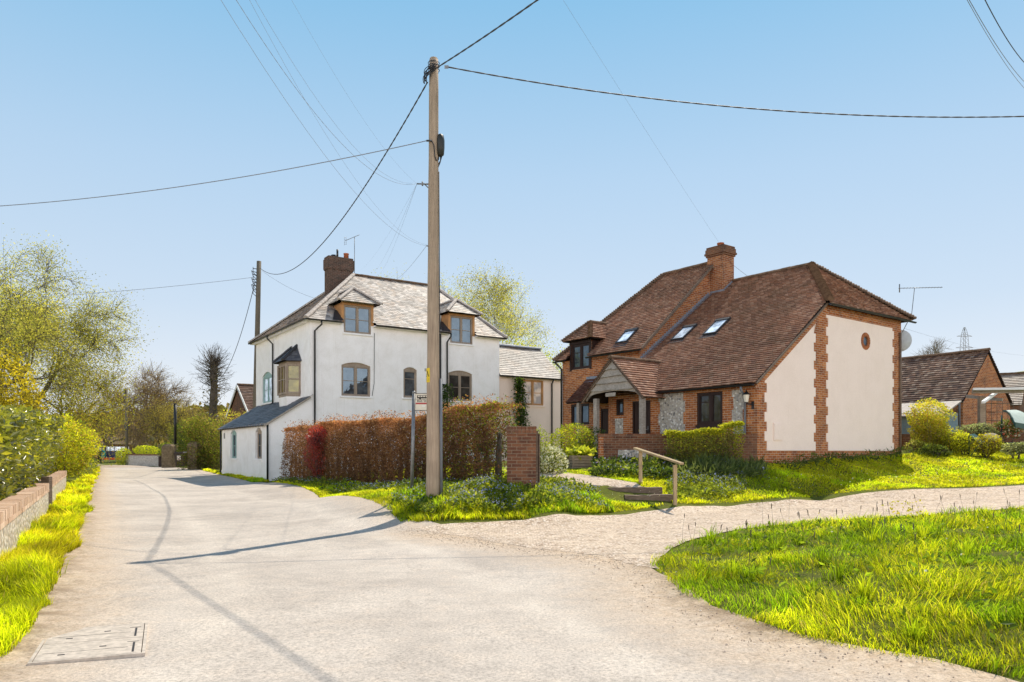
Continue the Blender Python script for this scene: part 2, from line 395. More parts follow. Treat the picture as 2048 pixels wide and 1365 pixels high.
# ------------------------------------------------------------------ terrain
L_EDGE = [(-.2,-14),(-1.0,-6),(-1.9,0),(-2.9,3.2),(-3.7,5.4),(-4.4,6.9),(-6.1,10.1),(-9.3,16.1),(-15,26.6),(-22.3,40),(-31.4,57),(-42,76),(-50.5,90),(-78,104)]
R_EDGE = [(6.5,-14),(5.2,-4),(4.3,1.5),(3.3,4.8),(2.25,5.8),(1.8,7.1),(1.8,9.1),(1.7,11.0),(.6,13.6),(-1.9,14.45),(-6,23.5),(-11.0,34.3),(-16.6,43.3),(-19.6,47.5),(-24,55),(-31.2,66),(-39.5,75.5),(-48,84.5),(-78,94)]
CTRL = []
def cp(x, y, z): CTRL.append((x, y, z))
for (x, y) in L_EDGE: cp(x, y, 0 if y < 42 else (.18 if y < 62 else .12))
for (x, y) in R_EDGE: cp(x, y, 0 if y < 40 else (.15 if y < 44 else (.3 if y < 60 else .14)))
for y in (6, 12, 20, 30): cp(-4.2-(y-8)*.5, y, 0) if y > 8 else cp(0, y, 0)
for p in [(0,2,0),(0,-10,0),(0,9,0),(-2,11,0),(-4.5,16,0),(-8,24,0),(-13,33,0),(-27,56,.25),(-36,70,.2)]: cp(*p)
# gravel track
for p in [(.3,15.1,0),(2.6,17.3,.02),(5.5,19.2,.06),(8.5,21.0,.12),(13,22.2,.36),(16,22.9,.44),(24,26,.7),(40,34,1.2),(3.7,13.8,.0),(2.2,10.6,0),(6.5,15.2,.08),(10.6,15.6,.28),(15,17.5,.4),(30,22,.9)]: cp(*p)
# foreground mound
for p in [(1.95,9.5,.06),(2.1,7.4,.07),(2.5,6.2,.07),(3.5,5.1,.07),(3.2,9.5,.17),(4.2,7.2,.2),(6,6.5,.26),(5.5,10.5,.2),(8,9,.3),(9,13,.28),(13,11,.42),(10,4,.3),(6,1,.2),(22,16,.7),(20,6,.7),(5,4.9,.17)]: cp(*p)
# bank: hedge foot, pole, pillar, steps
for p in [(-10.6,34.2,.14),(-8.3,30.2,.25),(-5.3,25.2,.42),(-2.3,20.6,.58),(-.1,16.9,.68),(-1.69,16,.405),(-2.3,17.1,.48),(-1.0,15.2,.2),(.6,16.2,.42),(1.6,17.8,.38),(1.4,15.4,0),(1.5,16.1,.01),(.8,15.0,0),(-.6,14.7,0),(4,17.9,.03),(7,19.9,.09),(4,16.2,.02),(4.7,18.5,.05),(2,16.7,.02),(6.2,19.5,.08),(2.6,18.6,.3),(3.9,18.3,.2),(3.3,19.6,.56),(2.4,19.3,.57),(1.4,20.5,.66),(.8,22,.74),(.5,19,.7),(3.4,20.0,.62),(4.6,19.3,.3)]: cp(*p)
# plot of the brick house
for p in [(2.6,22.5,.92),(4,22.4,.95),(5.8,22.2,1.03),(7.5,22.7,1.16),(5.5,20.6,.5),(7.4,21.6,.62),(3.9,21.2,.72),(1.8,24.3,.93),(0,24,.86),(1,28,1.1),(4,26.3,1.2),(0,33,1.1),(10.5,24.6,1.2),(12.6,26.6,1.32),(14.8,28.3,1.42),(10.2,23.0,.62),(13.5,25.2,.62),(16.5,26.3,1.0),(19.5,27.5,1.3),(22,30,1.42),(26,28,1.3),(20,34,1.5),(30,36,1.6),(24,23.6,.72),(18,31,1.5),(10,35,1.4),(26,44,1.7),(40,50,2)]: cp(*p)
# plot of the white house
for p in [(-9,37,.3),(-2,27,.75),(-5,33,.6),(0,42,.9),(-8,48,.6),(-18,50,.4),(6,46,1.2)]: cp(*p)
# left verge, behind the wall
for p in [(-4.3,6.0,.1),(-5.6,8.2,.14),(-7.6,11.8,.15),(-10.2,16.4,.15),(-15.5,26.4,.18),(-22,38,.2),(-7.2,8.6,.25),(-12,16.5,.3),(-18,27,.35),(-26,40,.35),(-35,54,.35),(-45,68,.3),(-14,8,.5),(-5,0,.15),(-9,0,.4),(-30,30,.6)]: cp(*p)
for p in [(-60,112,.3),(-30,85,.6),(-18,66,.6),(-10,75,.9),(-60,60,.6),(-90,90,.3),(-90,20,.6),(-60,-20,.4),(60,-20,1.2),(0,-30,0),(30,-30,.6),(70,20,1.8),(90,60,2.5),(60,110,2.4),(0,110,1.4),(-90,140,.5),(0,160,1.2),(90,160,2.5)]: cp(*p)
CP = np.array(CTRL, float)
_d = np.hypot(CP[:,None,0]-CP[None,:,0], CP[:,None,1]-CP[None,:,1])
_A = np.zeros((len(CP)+3,)*2); _A[:len(CP),:len(CP)] = -_d + np.eye(len(CP))*.02
_A[:len(CP),-3] = 1; _A[:len(CP),-2:] = CP[:,:2]; _A[-3,:len(CP)] = 1; _A[-2:,:len(CP)] = CP[:,:2].T
_wt = np.linalg.solve(_A, np.r_[CP[:,2], 0, 0, 0])
def terrain(x, y):
    x = np.asarray(x, float); y = np.asarray(y, float); sh = x.shape; x = x.ravel(); y = y.ravel()
    d = np.hypot(x[:,None]-CP[None,:,0], y[:,None]-CP[None,:,1])
    z = -d @ _wt[:-3] + _wt[-3] + x*_wt[-2] + y*_wt[-1]
    far = np.clip((np.hypot(x, y-40)-95)/60, 0, 1)
    z = z*(1-far) + far*1.0
    return np.clip(z, -.03, 60).reshape(sh)
def tz(x, y): return float(terrain(np.array([x]), np.array([y]))[0])
def inside(px, py, poly):
    px = np.asarray(px); py = np.asarray(py); r = np.zeros(px.shape, bool); n = len(poly)
    for i in range(n):
        x1, y1 = poly[i]; x2, y2 = poly[(i+1) % n]
        c = ((y1 > py) != (y2 > py)); 
        with np.errstate(divide='ignore', invalid='ignore'): xi = (x2-x1)*(py-y1)/((y2-y1) if y2 != y1 else 1e-12)+x1
        r ^= c & (px < xi)
    return r
def dist_poly(px, py, line):
    px = np.asarray(px, float); py = np.asarray(py, float); best = np.full(px.shape, 1e9)
    for (x1,y1),(x2,y2) in zip(line[:-1], line[1:]):
        dx, dy = x2-x1, y2-y1; t = np.clip(((px-x1)*dx+(py-y1)*dy)/(dx*dx+dy*dy), 0, 1)
        best = np.minimum(best, np.hypot(px-x1-t*dx, py-y1-t*dy))
    return best
def vnoise(x, y, sc, seed=0):
    """cheap smooth value noise for numpy arrays"""
    x = np.asarray(x)*sc; y = np.asarray(y)*sc
    xi = np.floor(x).astype(int); yi = np.floor(y).astype(int); fx = x-xi; fy = y-yi
    fx = fx*fx*(3-2*fx); fy = fy*fy*(3-2*fy)
    def hsh(a, b):
        n = (a*374761393 + b*668265263 + seed*974711) & 0x7fffffff
        n = ((n ^ (n >> 13))*1274126177) & 0x7fffffff
        return ((n ^ (n >> 16)) & 0xffff)/65535.
    return (hsh(xi,yi)*(1-fx)+hsh(xi+1,yi)*fx)*(1-fy)+(hsh(xi,yi+1)*(1-fx)+hsh(xi+1,yi+1)*fx)*fy
def densify(line, step):
    o = []
    for (x1,y1),(x2,y2) in zip(line[:-1], line[1:]):
        n = max(1, int(math.hypot(x2-x1, y2-y1)/step))
        for i in range(n): o.append((x1+(x2-x1)*i/n, y1+(y2-y1)*i/n))
    o.append(line[-1]); return o
def smooth_line(line, it=2):
    for _ in range(it):
        o = [line[0]]
        for a, b in zip(line[:-1], line[1:]): o += [(a[0]*.75+b[0]*.25, a[1]*.75+b[1]*.25), (a[0]*.25+b[0]*.75, a[1]*.25+b[1]*.75)]
        line = o+[line[-1]]
    return line
def wobble(line, amp, sc, seed):
    return [(x+(vnoise(x, y, sc, seed)-.5)*2*amp + (vnoise(x, y, sc*3.3, seed+5)-.5)*amp, y+(vnoise(x, y, sc, seed+9)-.5)*2*amp) for x, y in line]
LS = wobble(densify(smooth_line(L_EDGE), .25), .16, .9, 3)
RS = wobble(densify(smooth_line(R_EDGE), .25), .10, .9, 6)
ROAD = LS + RS[::-1]

# track: outline goes along the bank toe, out to the right, and back along the mound
T_TOP = [(-2.0,14.3),(-1.0,14.75),(.3,15.15),(2.6,17.25),(5.5,19.2),(8.5,20.9),(13,22.2),(16.5,23.1),(24,26),(44,36)]
T_BOT = [(46,30),(30,22.5),(20,18.8),(15,17.2),(10.6,15.7),(6.5,15.1),(3.9,13.7),(2.6,11.6),(2.0,10.2),(1.8,9.2)]
T_JOIN = [(1.8,9.2),(1.45,9.8),(1.15,10.5),(.6,11.1),(.1,11.8),(-.5,12.5),(-1.0,13.3),(-1.5,13.8),(-2.0,14.3)]
TT = wobble(densify(smooth_line(T_TOP), .25), .06, 1.1, 21); TB = wobble(densify(smooth_line(T_BOT), .25), .1, 1.0, 22)
TRACK = TT + TB + wobble(densify(T_JOIN, .12)[1:-1], .16, 1.4, 23)
MOUND_EDGE = [(46,30),(30,22.5),(20,18.8),(15,17.2),(10.6,15.7),(6.5,15.1),(3.9,13.7),(2.6,11.6),(1.95,10.0),(1.8,9.0),(1.78,7.6),(2.0,6.5),(2.5,5.6),(3.3,4.85),(4.3,4.2),(6,3.6),(9,3)]

def axis(stops):
    o = []
    for (a, b, st) in stops: o += list(np.arange(a, b, st))
    return np.array(o + [stops[-1][1]])
gx = axis([(-900,-120,60),(-120,-40,4),(-40,-18,1),(-18,18,.22),(18,34,.7),(34,120,4),(120,900,60)])
gy = axis([(-200,-20,20),(-20,2,1),(2,31,.22),(31,60,.8),(60,130,4),(130,900,50)])
GX, GY = np.meshgrid(gx, gy); GZ = terrain(GX, GY)
inr = inside(GX, GY, ROAD); dr = np.minimum(dist_poly(GX, GY, L_EDGE), dist_poly(GX, GY, R_EDGE))
GZ = np.where(inr & (dr > .35), GZ-.06, GZ)
intk = inside(GX, GY, TRACK); dk = dist_poly(GX, GY, TT[::4]+TB[::4]); GZ = np.where(intk & ~inr & (dk > .35), GZ-.03, GZ)
near = np.hypot(GX, GY-15) < 45
GZ = GZ + np.clip((np.minimum(dk, dr)-.1)/.5, 0, 1)*np.where(near & ~inr & ~intk, (vnoise(GX, GY, 1.7, 4)-.5)*.06 + (vnoise(GX, GY, 6, 5)-.5)*.025, 0)
nx, ny = len(gx), len(gy); idx = np.arange(nx*ny).reshape(ny, nx)
GF = np.stack([idx[:-1,:-1], idx[:-1,1:], idx[1:,1:], idx[1:,:-1]], -1).reshape(-1, 4)
m, nt, b, o = new_mat('turf_ground'); p = pos(nt)
c = mix(nt, ramp(nt, noise(nt, p, 1.1, 6, .65), [(.35, 0), (.65, 1)]), (.10,.13,.014), (.17,.18,.025))
c = mix(nt, ramp(nt, noise(nt, p, 7, 6, .7), [(.45, 0), (.7, .7)]), c, (.085,.07,.035))
c = mix(nt, .7, c, ramp(nt, noise(nt, p, 55, 4, .7), [(.3, .5), (.7, 1.4)]), 'MULTIPLY')
nt.links.new(c, b.inputs['Base Color']); spec(b, .95, .1); bump(nt, b, noise(nt, p, 40, 5, .7), .8, .03); M['turf'] = m
g = np_mesh('ground', np.stack([GX, GY, GZ], -1).reshape(-1, 3), GF, M['turf'], smooth=True)
tag(g, 'grassy ground sloping up from the lane to the houses', 'ground', kind='structure')

def sheet(name, outline, step, mat, lift, colfn, far=60, core=None):
    ob = [outline[0]]
    for q in outline[1:]:
        if math.hypot(q[0]-ob[-1][0], q[1]-ob[-1][1]) > .05: ob.append(q)
    ox = np.array(ob); lo = ox.min(0); hi = ox.max(0)
    xs = np.arange(lo[0], min(hi[0], far), step); ys = np.arange(lo[1], min(hi[1], far), step)
    X, Y = np.meshgrid(xs, ys); X = X.ravel() + RNG.uniform(-.2, .2, X.size)*step; Y = Y.ravel() + RNG.uniform(-.2, .2, Y.size)*step
    k = inside(X, Y, ob) & (dist_poly(X, Y, ob+[ob[0]]) > step*.5)
    pts = [Vector((x, y)) for x, y in ob] + [Vector((x, y)) for x, y in zip(X[k], Y[k])]
    n = len(ob); v, e, f, *_ = delaunay_2d_cdt(pts, [(i, (i+1) % n) for i in range(n)], [], 1, 1e-4)
    V = np.array([(q.x, q.y) for q in v]); z = terrain(V[:,0], V[:,1]) + lift
    V3 = np.c_[V, z]; f = [q for q in f if len(q) == 3]
    return np_mesh(name, V3, np.array(f), mat, colfn(V[:,0], V[:,1]), smooth=True)

# asphalt lane; Col.r = pale sand washed onto it, Col.g = wheel polish
m, nt, b, o = new_mat('worn_asphalt'); p = pos(nt)
a = nd(nt, 'ShaderNodeAttribute', attribute_name='Col'); sc_ = nd(nt, 'ShaderNodeSeparateColor'); nt.links.new(a.outputs['Color'], sc_.inputs[0])
big = noise(nt, p, .55, 6, .6, .5); mid = noise(nt, p, 3.5, 6, .7); fine = noise(nt, p, 42, 5, .75); grit = noise(nt, p, 130, 3, .8); chip = noise(nt, p, 17, 4, .8)
base = mix(nt, ramp(nt, big, [(.35, 0), (.65, 1)]), (.50,.437,.38), (.645,.57,.495))
base = mix(nt, .55, base, ramp(nt, mid, [(.3, .70), (.7, 1.14)]), 'MULTIPLY')
sandm = math_(nt, 'ADD', sc_.outputs[0], math_(nt, 'MULTIPLY', math_(nt, 'SUBTRACT', mid, .5), 1.1), True)
sand = mix(nt, ramp(nt, noise(nt, p, 9, 6, .7), [(.35, 0), (.7, 1)]), (.50,.36,.235), (.70,.56,.42))
c = mix(nt, sandm, base, sand)
c = mix(nt, math_(nt, 'MULTIPLY', sc_.outputs[1], .85), c, (.70,.62,.53))
c = mix(nt, math_(nt, 'MULTIPLY', sc_.outputs[2], ramp(nt, noise(nt, p, 2.4, 6, .7), [(.38, 0), (.6, .95)])), c, (.20,.135,.08))
c = mix(nt, .26, c, ramp(nt, chip, [(.36, .6), (.5, 1.0), (.66, 1.22)]), 'MULTIPLY')
c = mix(nt, .75, c, ramp(nt, fine, [(.3, .38), (.5, 1.0), (.7, 1.35)]), 'MULTIPLY')
v = nd(nt, 'ShaderNodeTexVoronoi'); v.inputs['Scale'].default_value = 46; nt.links.new(p, v.inputs['Vector'])
spk = math_(nt, 'MULTIPLY', ramp(nt, v.outputs['Distance'], [(.1, 1), (.22, 0)]), ramp(nt, mid, [(.5, 0), (.62, .75)]))
c = mix(nt, spk, c, (.13,.11,.1))
# hairline cracks and an old patch seam
w_ = nd(nt, 'ShaderNodeTexVoronoi', feature='DISTANCE_TO_EDGE'); w_.inputs['Scale'].default_value = .42
dn = nd(nt, 'ShaderNodeTexNoise'); dn.inputs['Scale'].default_value = 2.2; nt.links.new(p, dn.inputs['Vector'])
va = nd(nt, 'ShaderNodeVectorMath', operation='MULTIPLY_ADD'); va.inputs[1].default_value = (.9,.9,0); nt.links.new(dn.outputs['Color'], va.inputs[0]); nt.links.new(p, va.inputs[2]); nt.links.new(va.outputs[0], w_.inputs['Vector'])
c = mix(nt, math_(nt, 'MULTIPLY', ramp(nt, w_.outputs['Distance'], [(.0, .28), (.006, 0)]), ramp(nt, big, [(.5, 0), (.6, 1)])), c, (.15,.12,.1))
nt.links.new(c, b.inputs['Base Color']); spec(b, .9, .2)
bump(nt, b, math_(nt, 'ADD', fine, math_(nt, 'MULTIPLY', grit, .6)), .55, .012); M['asphalt'] = m
def road_col(x, y):
    dl = dist_poly(x, y, L_EDGE); drr = dist_poly(x, y, R_EDGE)
    s = np.clip(1-dl/1.1, 0, 1)*.95 + np.clip(1-drr/.9, 0, 1)*.5
    dj = dist_poly(x, y, [(3.3,4.8),(2.2,5.8),(1.8,7.1),(1.78,9.3),(.6,11.4),(-1.3,13.4)])
    s = np.maximum(s, np.clip(1-dj/1.5, 0, 1)*.95)
    tr = np.zeros_like(x)
    for line in ([(1.9,1.5),(.5,6.3),(-1.4,11.3),(-4.1,16.5),(-8.3,24),(-15,35)], [(-1.8,2),(-2.6,7),(-5,12.5),(-9.2,20.5),(-16,33)]):
        tr = np.maximum(tr, np.clip(1-dist_poly(x, y, line)/.22, 0, 1)*.8)
    ed = np.maximum(np.clip(1-dl/.45, 0, 1), np.clip(1-dist_poly(x, y, [(2.2,5.8),(1.8,7.1),(1.8,9.4)])/.4, 0, 1))
    return np.stack([s, tr, ed], -1)
rd = sheet('road', ROAD, .3, M['asphalt'], .012, road_col, far=60)
tag(rd, 'pale sun-bleached asphalt village lane with sandy edges', 'road', kind='structure')
# gravel track
m, nt, b, o = new_mat('flint_gravel'); p = pos(nt)
v = nd(nt, 'ShaderNodeTexVoronoi'); v.inputs['Scale'].default_value = 21; nt.links.new(p, v.inputs['Vector'])
sv2 = nd(nt, 'ShaderNodeSeparateColor'); nt.links.new(v.outputs['Color'], sv2.inputs[0])
st = ramp(nt, sv2.outputs[0], [(0, (.25,.18,.135)), (.2, (.52,.40,.30)), (.55, (.76,.62,.495)), (1, (.93,.83,.72))])
c = mix(nt, ramp(nt, v.outputs['Distance'], [(.35, 0), (.7, .85)]), st, (.36,.26,.18))
big = noise(nt, p, .7, 6, .6); mid = noise(nt, p, 2.6, 6, .7)
c = mix(nt, ramp(nt, mid, [(.42, 0), (.66, .9)]), c, (.72,.58,.44))
c = mix(nt, .6, c, ramp(nt, big, [(.3, .8), (.7, 1.12)]), 'MULTIPLY')
c = mix(nt, .5, c, ramp(nt, noise(nt, p, 60, 4, .7), [(.3, .6), (.7, 1.3)]), 'MULTIPLY')
nt.links.new(c, b.inputs['Base Color']); spec(b, .9, .2)
bump(nt, b, math_(nt, 'SUBTRACT', 1, v.outputs['Distance']), .8, .03); M['gravel'] = m
tr = sheet('gravel_track', TRACK, .35, M['gravel'], .0155, lambda x, y: np.zeros((len(x), 3)), far=48)
tag(tr, 'pale flint gravel track joining the lane from the right', 'track', kind='structure')
PATH = [(2.0,19.35),(3.45,19.3),(3.3,19.9),(2.3,21.2),(1.3,23.0),(.7,25.2),(2.2,26.5),(2.0,27.4),(-.4,26.5),(-.5,24),(.35,21.3),(1.2,20.0)]
ph = sheet('gravel_path', PATH, .3, M['gravel'], .03, lambda x, y: np.zeros((len(x), 3)))
tag(ph, 'short gravel garden path behind the wooden sleeper steps', 'path', kind='structure')

# ------------------------------------------------------------------ hills on the horizon
def hill(name, x0, x1, y0, y1, hf, mat, n=60, label=''):
    xs = np.linspace(x0, x1, n); ys = np.linspace(y0, y1, 24); X, Y = np.meshgrid(xs, ys)
    t = (Y-y0)/(y1-y0); Z = hf(X, Y)*np.sin(np.clip(t*1.25, 0, 1)*math.pi/2) - .6
    i = np.arange(X.size).reshape(X.shape); F = np.stack([i[:-1,:-1], i[:-1,1:], i[1:,1:], i[1:,:-1]], -1).reshape(-1, 4)
    return tag(np_mesh(name, np.stack([X,Y,Z], -1).reshape(-1, 3), F, mat, smooth=True), label, 'hill', kind='structure')
m, nt, b, o = new_mat('hill_field'); p = pos(nt)
c = mix(nt, ramp(nt, noise(nt, p, .03, 5), [(.4, 0), (.6, 1)]), (.24,.26,.05), (.32,.31,.09)); nt.links.new(c, b.inputs['Base Color']); spec(b, .95, .1); M['field'] = m
m, nt, b, o = new_mat('hill_scrub'); p = pos(nt)
c = mix(nt, ramp(nt, noise(nt, p, .12, 6, .7), [(.35, 0), (.65, 1)]), (.13,.10,.045), (.24,.20,.09)); nt.links.new(c, b.inputs['Base Color']); spec(b, .95, .1); M['scrub'] = m
hill('hill', -330, -20, 170, 420, lambda X, Y: 19+4*np.sin(X*.012+1)+2*np.sin(X*.05), M['scrub'], label='brown wooded hillside beyond the end of the lane')
hill('hill', 60, 330, 150, 400, lambda X, Y: 20+20*np.clip((X-80)/160, 0, 1), M['field'], label='yellow green field hillside behind the far barn')
# ------------------------------------------------------------------ roofs laid tile by tile
def tile_roof(name, parent, p0, s_dir, t_dir, poly, gauge, width, mat, cols, thick=.040, jit=.003, holes=(), grow=1.25, seed=0):
    """p0 + s*s_dir + t*t_dir is the roof plane; poly is its convex outline in (s, t); every tile is its own little slab of this one mesh"""
    r = np.random.RandomState(seed+3)
    p0 = np.array(p0); sd = np.array(Vector(s_dir).normalized()); td = np.array(Vector(t_dir).normalized())
    nrm = np.cross(sd, td); 
    if nrm[2] < 0: nrm = -nrm
    P = np.array(poly, float); n = len(P); Vs = []; Cs = []
    def span(t):
        xs = []
        for i in range(n):
            a, b = P[i], P[(i+1) % n]
            if (a[1] <= t <= b[1] or b[1] <= t <= a[1]) and abs(a[1]-b[1]) > 1e-9: xs.append(a[0]+(b[0]-a[0])*(t-a[1])/(b[1]-a[1]))
        return (min(xs), max(xs)) if len(xs) > 1 else None
    t = P[:,1].min(); j = 0
    while t < P[:,1].max()-.02:
        tm = min(t+gauge*.5, P[:,1].max()-1e-3); sp_ = span(tm)
        if sp_:
            s0 = math.floor(sp_[0]/width)*width + (width/2 if j % 2 else 0) - width
            ss = np.arange(s0, sp_[1]+width, width)
            for s in ss:
                a, b = max(s, sp_[0]), min(s+width, sp_[1])
                if b-a < width*.12: continue
                mid = (a+b)/2; skip = False
                for (h0,h1,h2,h3) in holes:
                    if h0 < mid < h1 and h2 < tm < h3: skip = True
                if skip: continue
                Vs.append((a, b, t)); 
        t += gauge; j += 1
    A = np.array(Vs); N = len(A)
    a = A[:,0]+r.uniform(.001,.004,N); b = A[:,1]-r.uniform(.001,.004,N); tl = A[:,2]+r.normal(0, jit, N); th = tl+gauge*grow
    wav = (vnoise(A[:,0], A[:,2], .5, seed+1)-.5)*.05
    h1 = thick*1.55 + np.abs(r.normal(0, jit*.8, N)) + wav; h2 = np.full(N, .004) + wav; tw = r.normal(0, jit*.6, N); h0 = h1 - thick - r.uniform(0, .006, N)
    def w(s, t, h): return p0 + s[:,None]*sd + t[:,None]*td + h[:,None]*nrm
    V = np.stack([w(a,tl,h1+tw), w(b,tl,h1-tw), w(b,th,h2), w(a,th,h2), w(a,tl,h0), w(b,tl,h0)], 1).reshape(-1, 3)
    q = np.arange(N)[:,None]*6
    F = np.concatenate([q+[0,1,2,3], q+[4,5,1,0], q+[4,0,3,3], q+[5,2,1,1]], 0)
    F = F[:2*N]
    cl = np.array(cols); ci = r.randint(0, len(cl), N); base = cl[ci]*(1.12*r.uniform(.9, 1.1, N)*(.8+.4*vnoise(A[:,0],A[:,2],.45,seed+5)))[:,None]
    C = np.repeat(base, 6, 0)
    nv = len(V)
    # under-boarding just below the tiles closes the gaps
    if holes: pass
    U = np.array([p0 + s*sd + t*td - nrm*.025 for s, t in poly])
    V = np.concatenate([V, U]); C = np.concatenate([C, np.full((n, 3), .03)])
    fan = [[nv, nv+i, nv+i+1, nv+i+1] for i in range(1, n-1)]
    o = None
    if not holes:
        me_f = F
        tri = np.array([[nv, nv+i, nv+i+1] for i in range(1, n-1)])
    else: tri = None
    o = np_mesh(name, V[:nv], F, mat, C[:nv], parent)
    if tri is not None:
        bm = bmesh.new(); bm.from_mesh(o.data); lay = bm.verts.layers.float_color['Col']
        org = ORG.get(parent.name, Vector((0,0,0)))
        vs = [bm.verts.new(Vector(u)-org) for u in U]
        for q_ in vs: q_[lay] = (.03,.02,.02,1)
        bm.faces.new(vs); bm.to_mesh(o.data); bm.free()
    return o
TILE_C = [(.30,.155,.10),(.27,.14,.092),(.33,.185,.125),(.25,.14,.098),(.30,.175,.123),(.22,.12,.087),(.38,.24,.175)]
SLATE_C = [(.36,.33,.30),(.30,.275,.25),(.43,.385,.35),(.25,.23,.215),(.35,.29,.24),(.47,.43,.39),(.20,.18,.165)]
ANX_C = [(.25,.23,.215),(.21,.195,.18),(.30,.275,.25),(.17,.155,.145)]
DSLATE_C = [(.07,.075,.09),(.09,.095,.11),(.055,.06,.075),(.11,.115,.13)]
def ridge_line(mb, p, q, r=.11, seg=.32, mi=0, lift=.03):
    """half-round ridge or hip tiles set end to end"""
    p = Vector(p); q = Vector(q); d = (q-p).normalized(); L = (q-p).length; n = max(1, int(L/seg))
    side = d.cross(Vector((0,0,1))).normalized(); up = side.cross(d).normalized()
    if up.z < 0: up = -up
    for i in range(n):
        a = p+d*(L*i/n-.015); b = p+d*(L*(i+1)/n+.012); jz = random.uniform(-.006,.006)+lift; vs = []
        for pt_, rr in ((a, r*1.04), (b, r)):
            for k in range(7):
                t = math.pi*(k/6)*1.16-math.pi*.08
                vs.append(pt_ + side*(rr*math.cos(t)) + up*(rr*math.sin(t)*.85 + jz))
        mb.add(vs, [(k,k+1,k+8,k+7) for k in range(6)] + [tuple(range(7))[::-1], tuple(range(7,14))], mi)
def bonnet_line(mb, p, q, r=.15, seg=.11, up_hint=None):
    """toothed bonnet hip tiles, one per course"""
    p = Vector(p); q = Vector(q); d = (q-p).normalized(); L = (q-p).length; n = max(1, int(L/seg))
    side = d.cross(Vector((0,0,1))).normalized(); up = side.cross(d).normalized()
    if up.z < 0: up = -up
    for i in range(n):
        a = p+d*(L*i/n); b = a+d*seg*1.7; w = r*random.uniform(.92,1.08); vs = []
        for pt_, rr, hh in ((a, w, .075+random.uniform(0,.012)), (b, w*.75, .02)):
            for k in range(5):
                t = math.pi*k/4; vs.append(pt_ + side*(rr*math.cos(t)) + up*(rr*.55*math.sin(t)+hh-.05*abs(math.cos(t))))
        mb.add(vs, [(k,k+1,k+6,k+5) for k in range(4)] + [(0,1,2,3,4)])

# ------------------------------------------------------------------ walls with openings, windows
def arch_poly(a0, a1, w0, w1, rise=0, n=8):
    if rise <= 0: return [(a0,w0),(a1,w0),(a1,w1),(a0,w1)]
    pts = [(a0,w0),(a1,w0)]
    for i in range(n+1):
        t = i/n; x = a1+(a0-a1)*t; pts.append((x, w1-rise+rise*(1-(2*t-1)**2)))
    return pts
def wall(mb, P, outline, holes=(), reveal=.11, mi=0, mi_rev=None, d=0):
    polys = [list(outline)] + [list(h) for h in holes]
    tri = tessellate_polygon([[Vector((a, w, 0)) for a, w in q] for q in polys])
    flat = [q for pl in polys for q in pl]
    mb.add([P.pt(a, w, d) for a, w in flat], [tuple(t) for t in tri], mi)
    for h in holes:
        n = len(h)
        mb.add([P.pt(a, w, d) for a, w in h]+[P.pt(a, w, d+reveal) for a, w in h], [(i,(i+1)%n,(i+1)%n+n,i+n) for i in range(n)], mi if mi_rev is None else mi_rev)
def window(root, P, a0, a1, w0, w1, rise, fm, glass, splits=(.5,), bars=(), fr=.06, d=.07, sill=None, sill_over=.08, head=0, name='window', label=None, sash=.04):
    """window > pane, sill; splits = mullion positions, bars = (column, height fraction)"""
    if a0 > a1: a0, a1 = a1, a0
    mb = MB(); arch = arch_poly(a0, a1, w0, w1, rise)
    top = w1-rise-head
    mb.pbox(P, a0, a0+fr, w0, top, d, d+.08); mb.pbox(P, a1-fr, a1, w0, top, d, d+.08)
    mb.pbox(P, a0+fr, a1-fr, w0, w0+fr, d+.002, d+.08); mb.pbox(P, a0+fr, a1-fr, top-fr, top, d+.002, d+.08)
    if rise > 0 or head > 0:
        hp = [(a0, top+.001),(a1, top+.001)] + [q for q in arch_poly(a0, a1, w0, w1, rise)[2:]]
        mb.prism(P, hp, d+.012, d+.07)
    cols = [a0+fr] + [a0+(a1-a0)*s for s in splits] + [a1-fr]
    for s in splits:
        x = a0+(a1-a0)*s; mb.pbox(P, x-fr*.55, x+fr*.55, w0+fr+.001, top-fr-.001, d+.006, d+.078)
    for i in range(len(cols)-1):
        l = cols[i] + (fr*.55 if i else 0); r_ = cols[i+1] - (fr*.55 if i < len(cols)-2 else 0)
        if sash:
            for (x0,x1,y0,y1) in ((l+.004,l+sash,w0+fr+.004,top-fr-.004),(r_-sash,r_-.004,w0+fr+.004,top-fr-.004),(l+sash,r_-sash,w0+fr+.004,w0+fr+sash),(l+sash,r_-sash,top-fr-sash,top-fr-.004)):
                mb.pbox(P, x0, x1, y0, y1, d+.016, d+.07)
        for (ci, f) in bars:
            if ci == i or ci < 0:
                y = w0+(top-w0)*f; mb.pbox(P, l+sash*.9, r_-sash*.9, y-.014, y+.014, d+.02, d+.068)
    fo = mb.build(name, fm, root)
    pm = MB(); pm.add([P.pt(a,w,d+.05) for a,w in ((a0+fr*.5,w0+fr*.5),(a1-fr*.5,w0+fr*.5),(a1-fr*.5,top-fr*.5),(a0+fr*.5,top-fr*.5))], [(0,1,2,3)])
    pm.build('pane', glass, fo)
    if sill is not None:
        sm = MB(); sm.pbox(P, a0-sill_over, a1+sill_over, w0-.09, w0-.002, -.07, d+.03); sm.build('sill', sill, fo)
    if label: fo['label'] = label
    return fo
def gutter(mb, p, q, r=.055):
    p = Vector(p); q = Vector(q); d = (q-p).normalized(); s = d.cross(Vector((0,0,1))).normalized(); vs = []
    for pt_ in (p, q):
        for k in range(7):
            t = math.pi + math.pi*k/6; vs.append(pt_ + s*(r*math.cos(t)) + Vector((0,0,r*math.sin(t))))
        for k in range(7):
            t = 2*math.pi - math.pi*k/6; vs.append(pt_ + s*(r*.85*math.cos(t)) + Vector((0,0,r*.85*math.sin(t))))
    mb.add(vs, [(k,(k+1)%14,(k+1)%14+14,k+14) for k in range(14)] + [tuple(range(14))[::-1], tuple(range(14,28))])
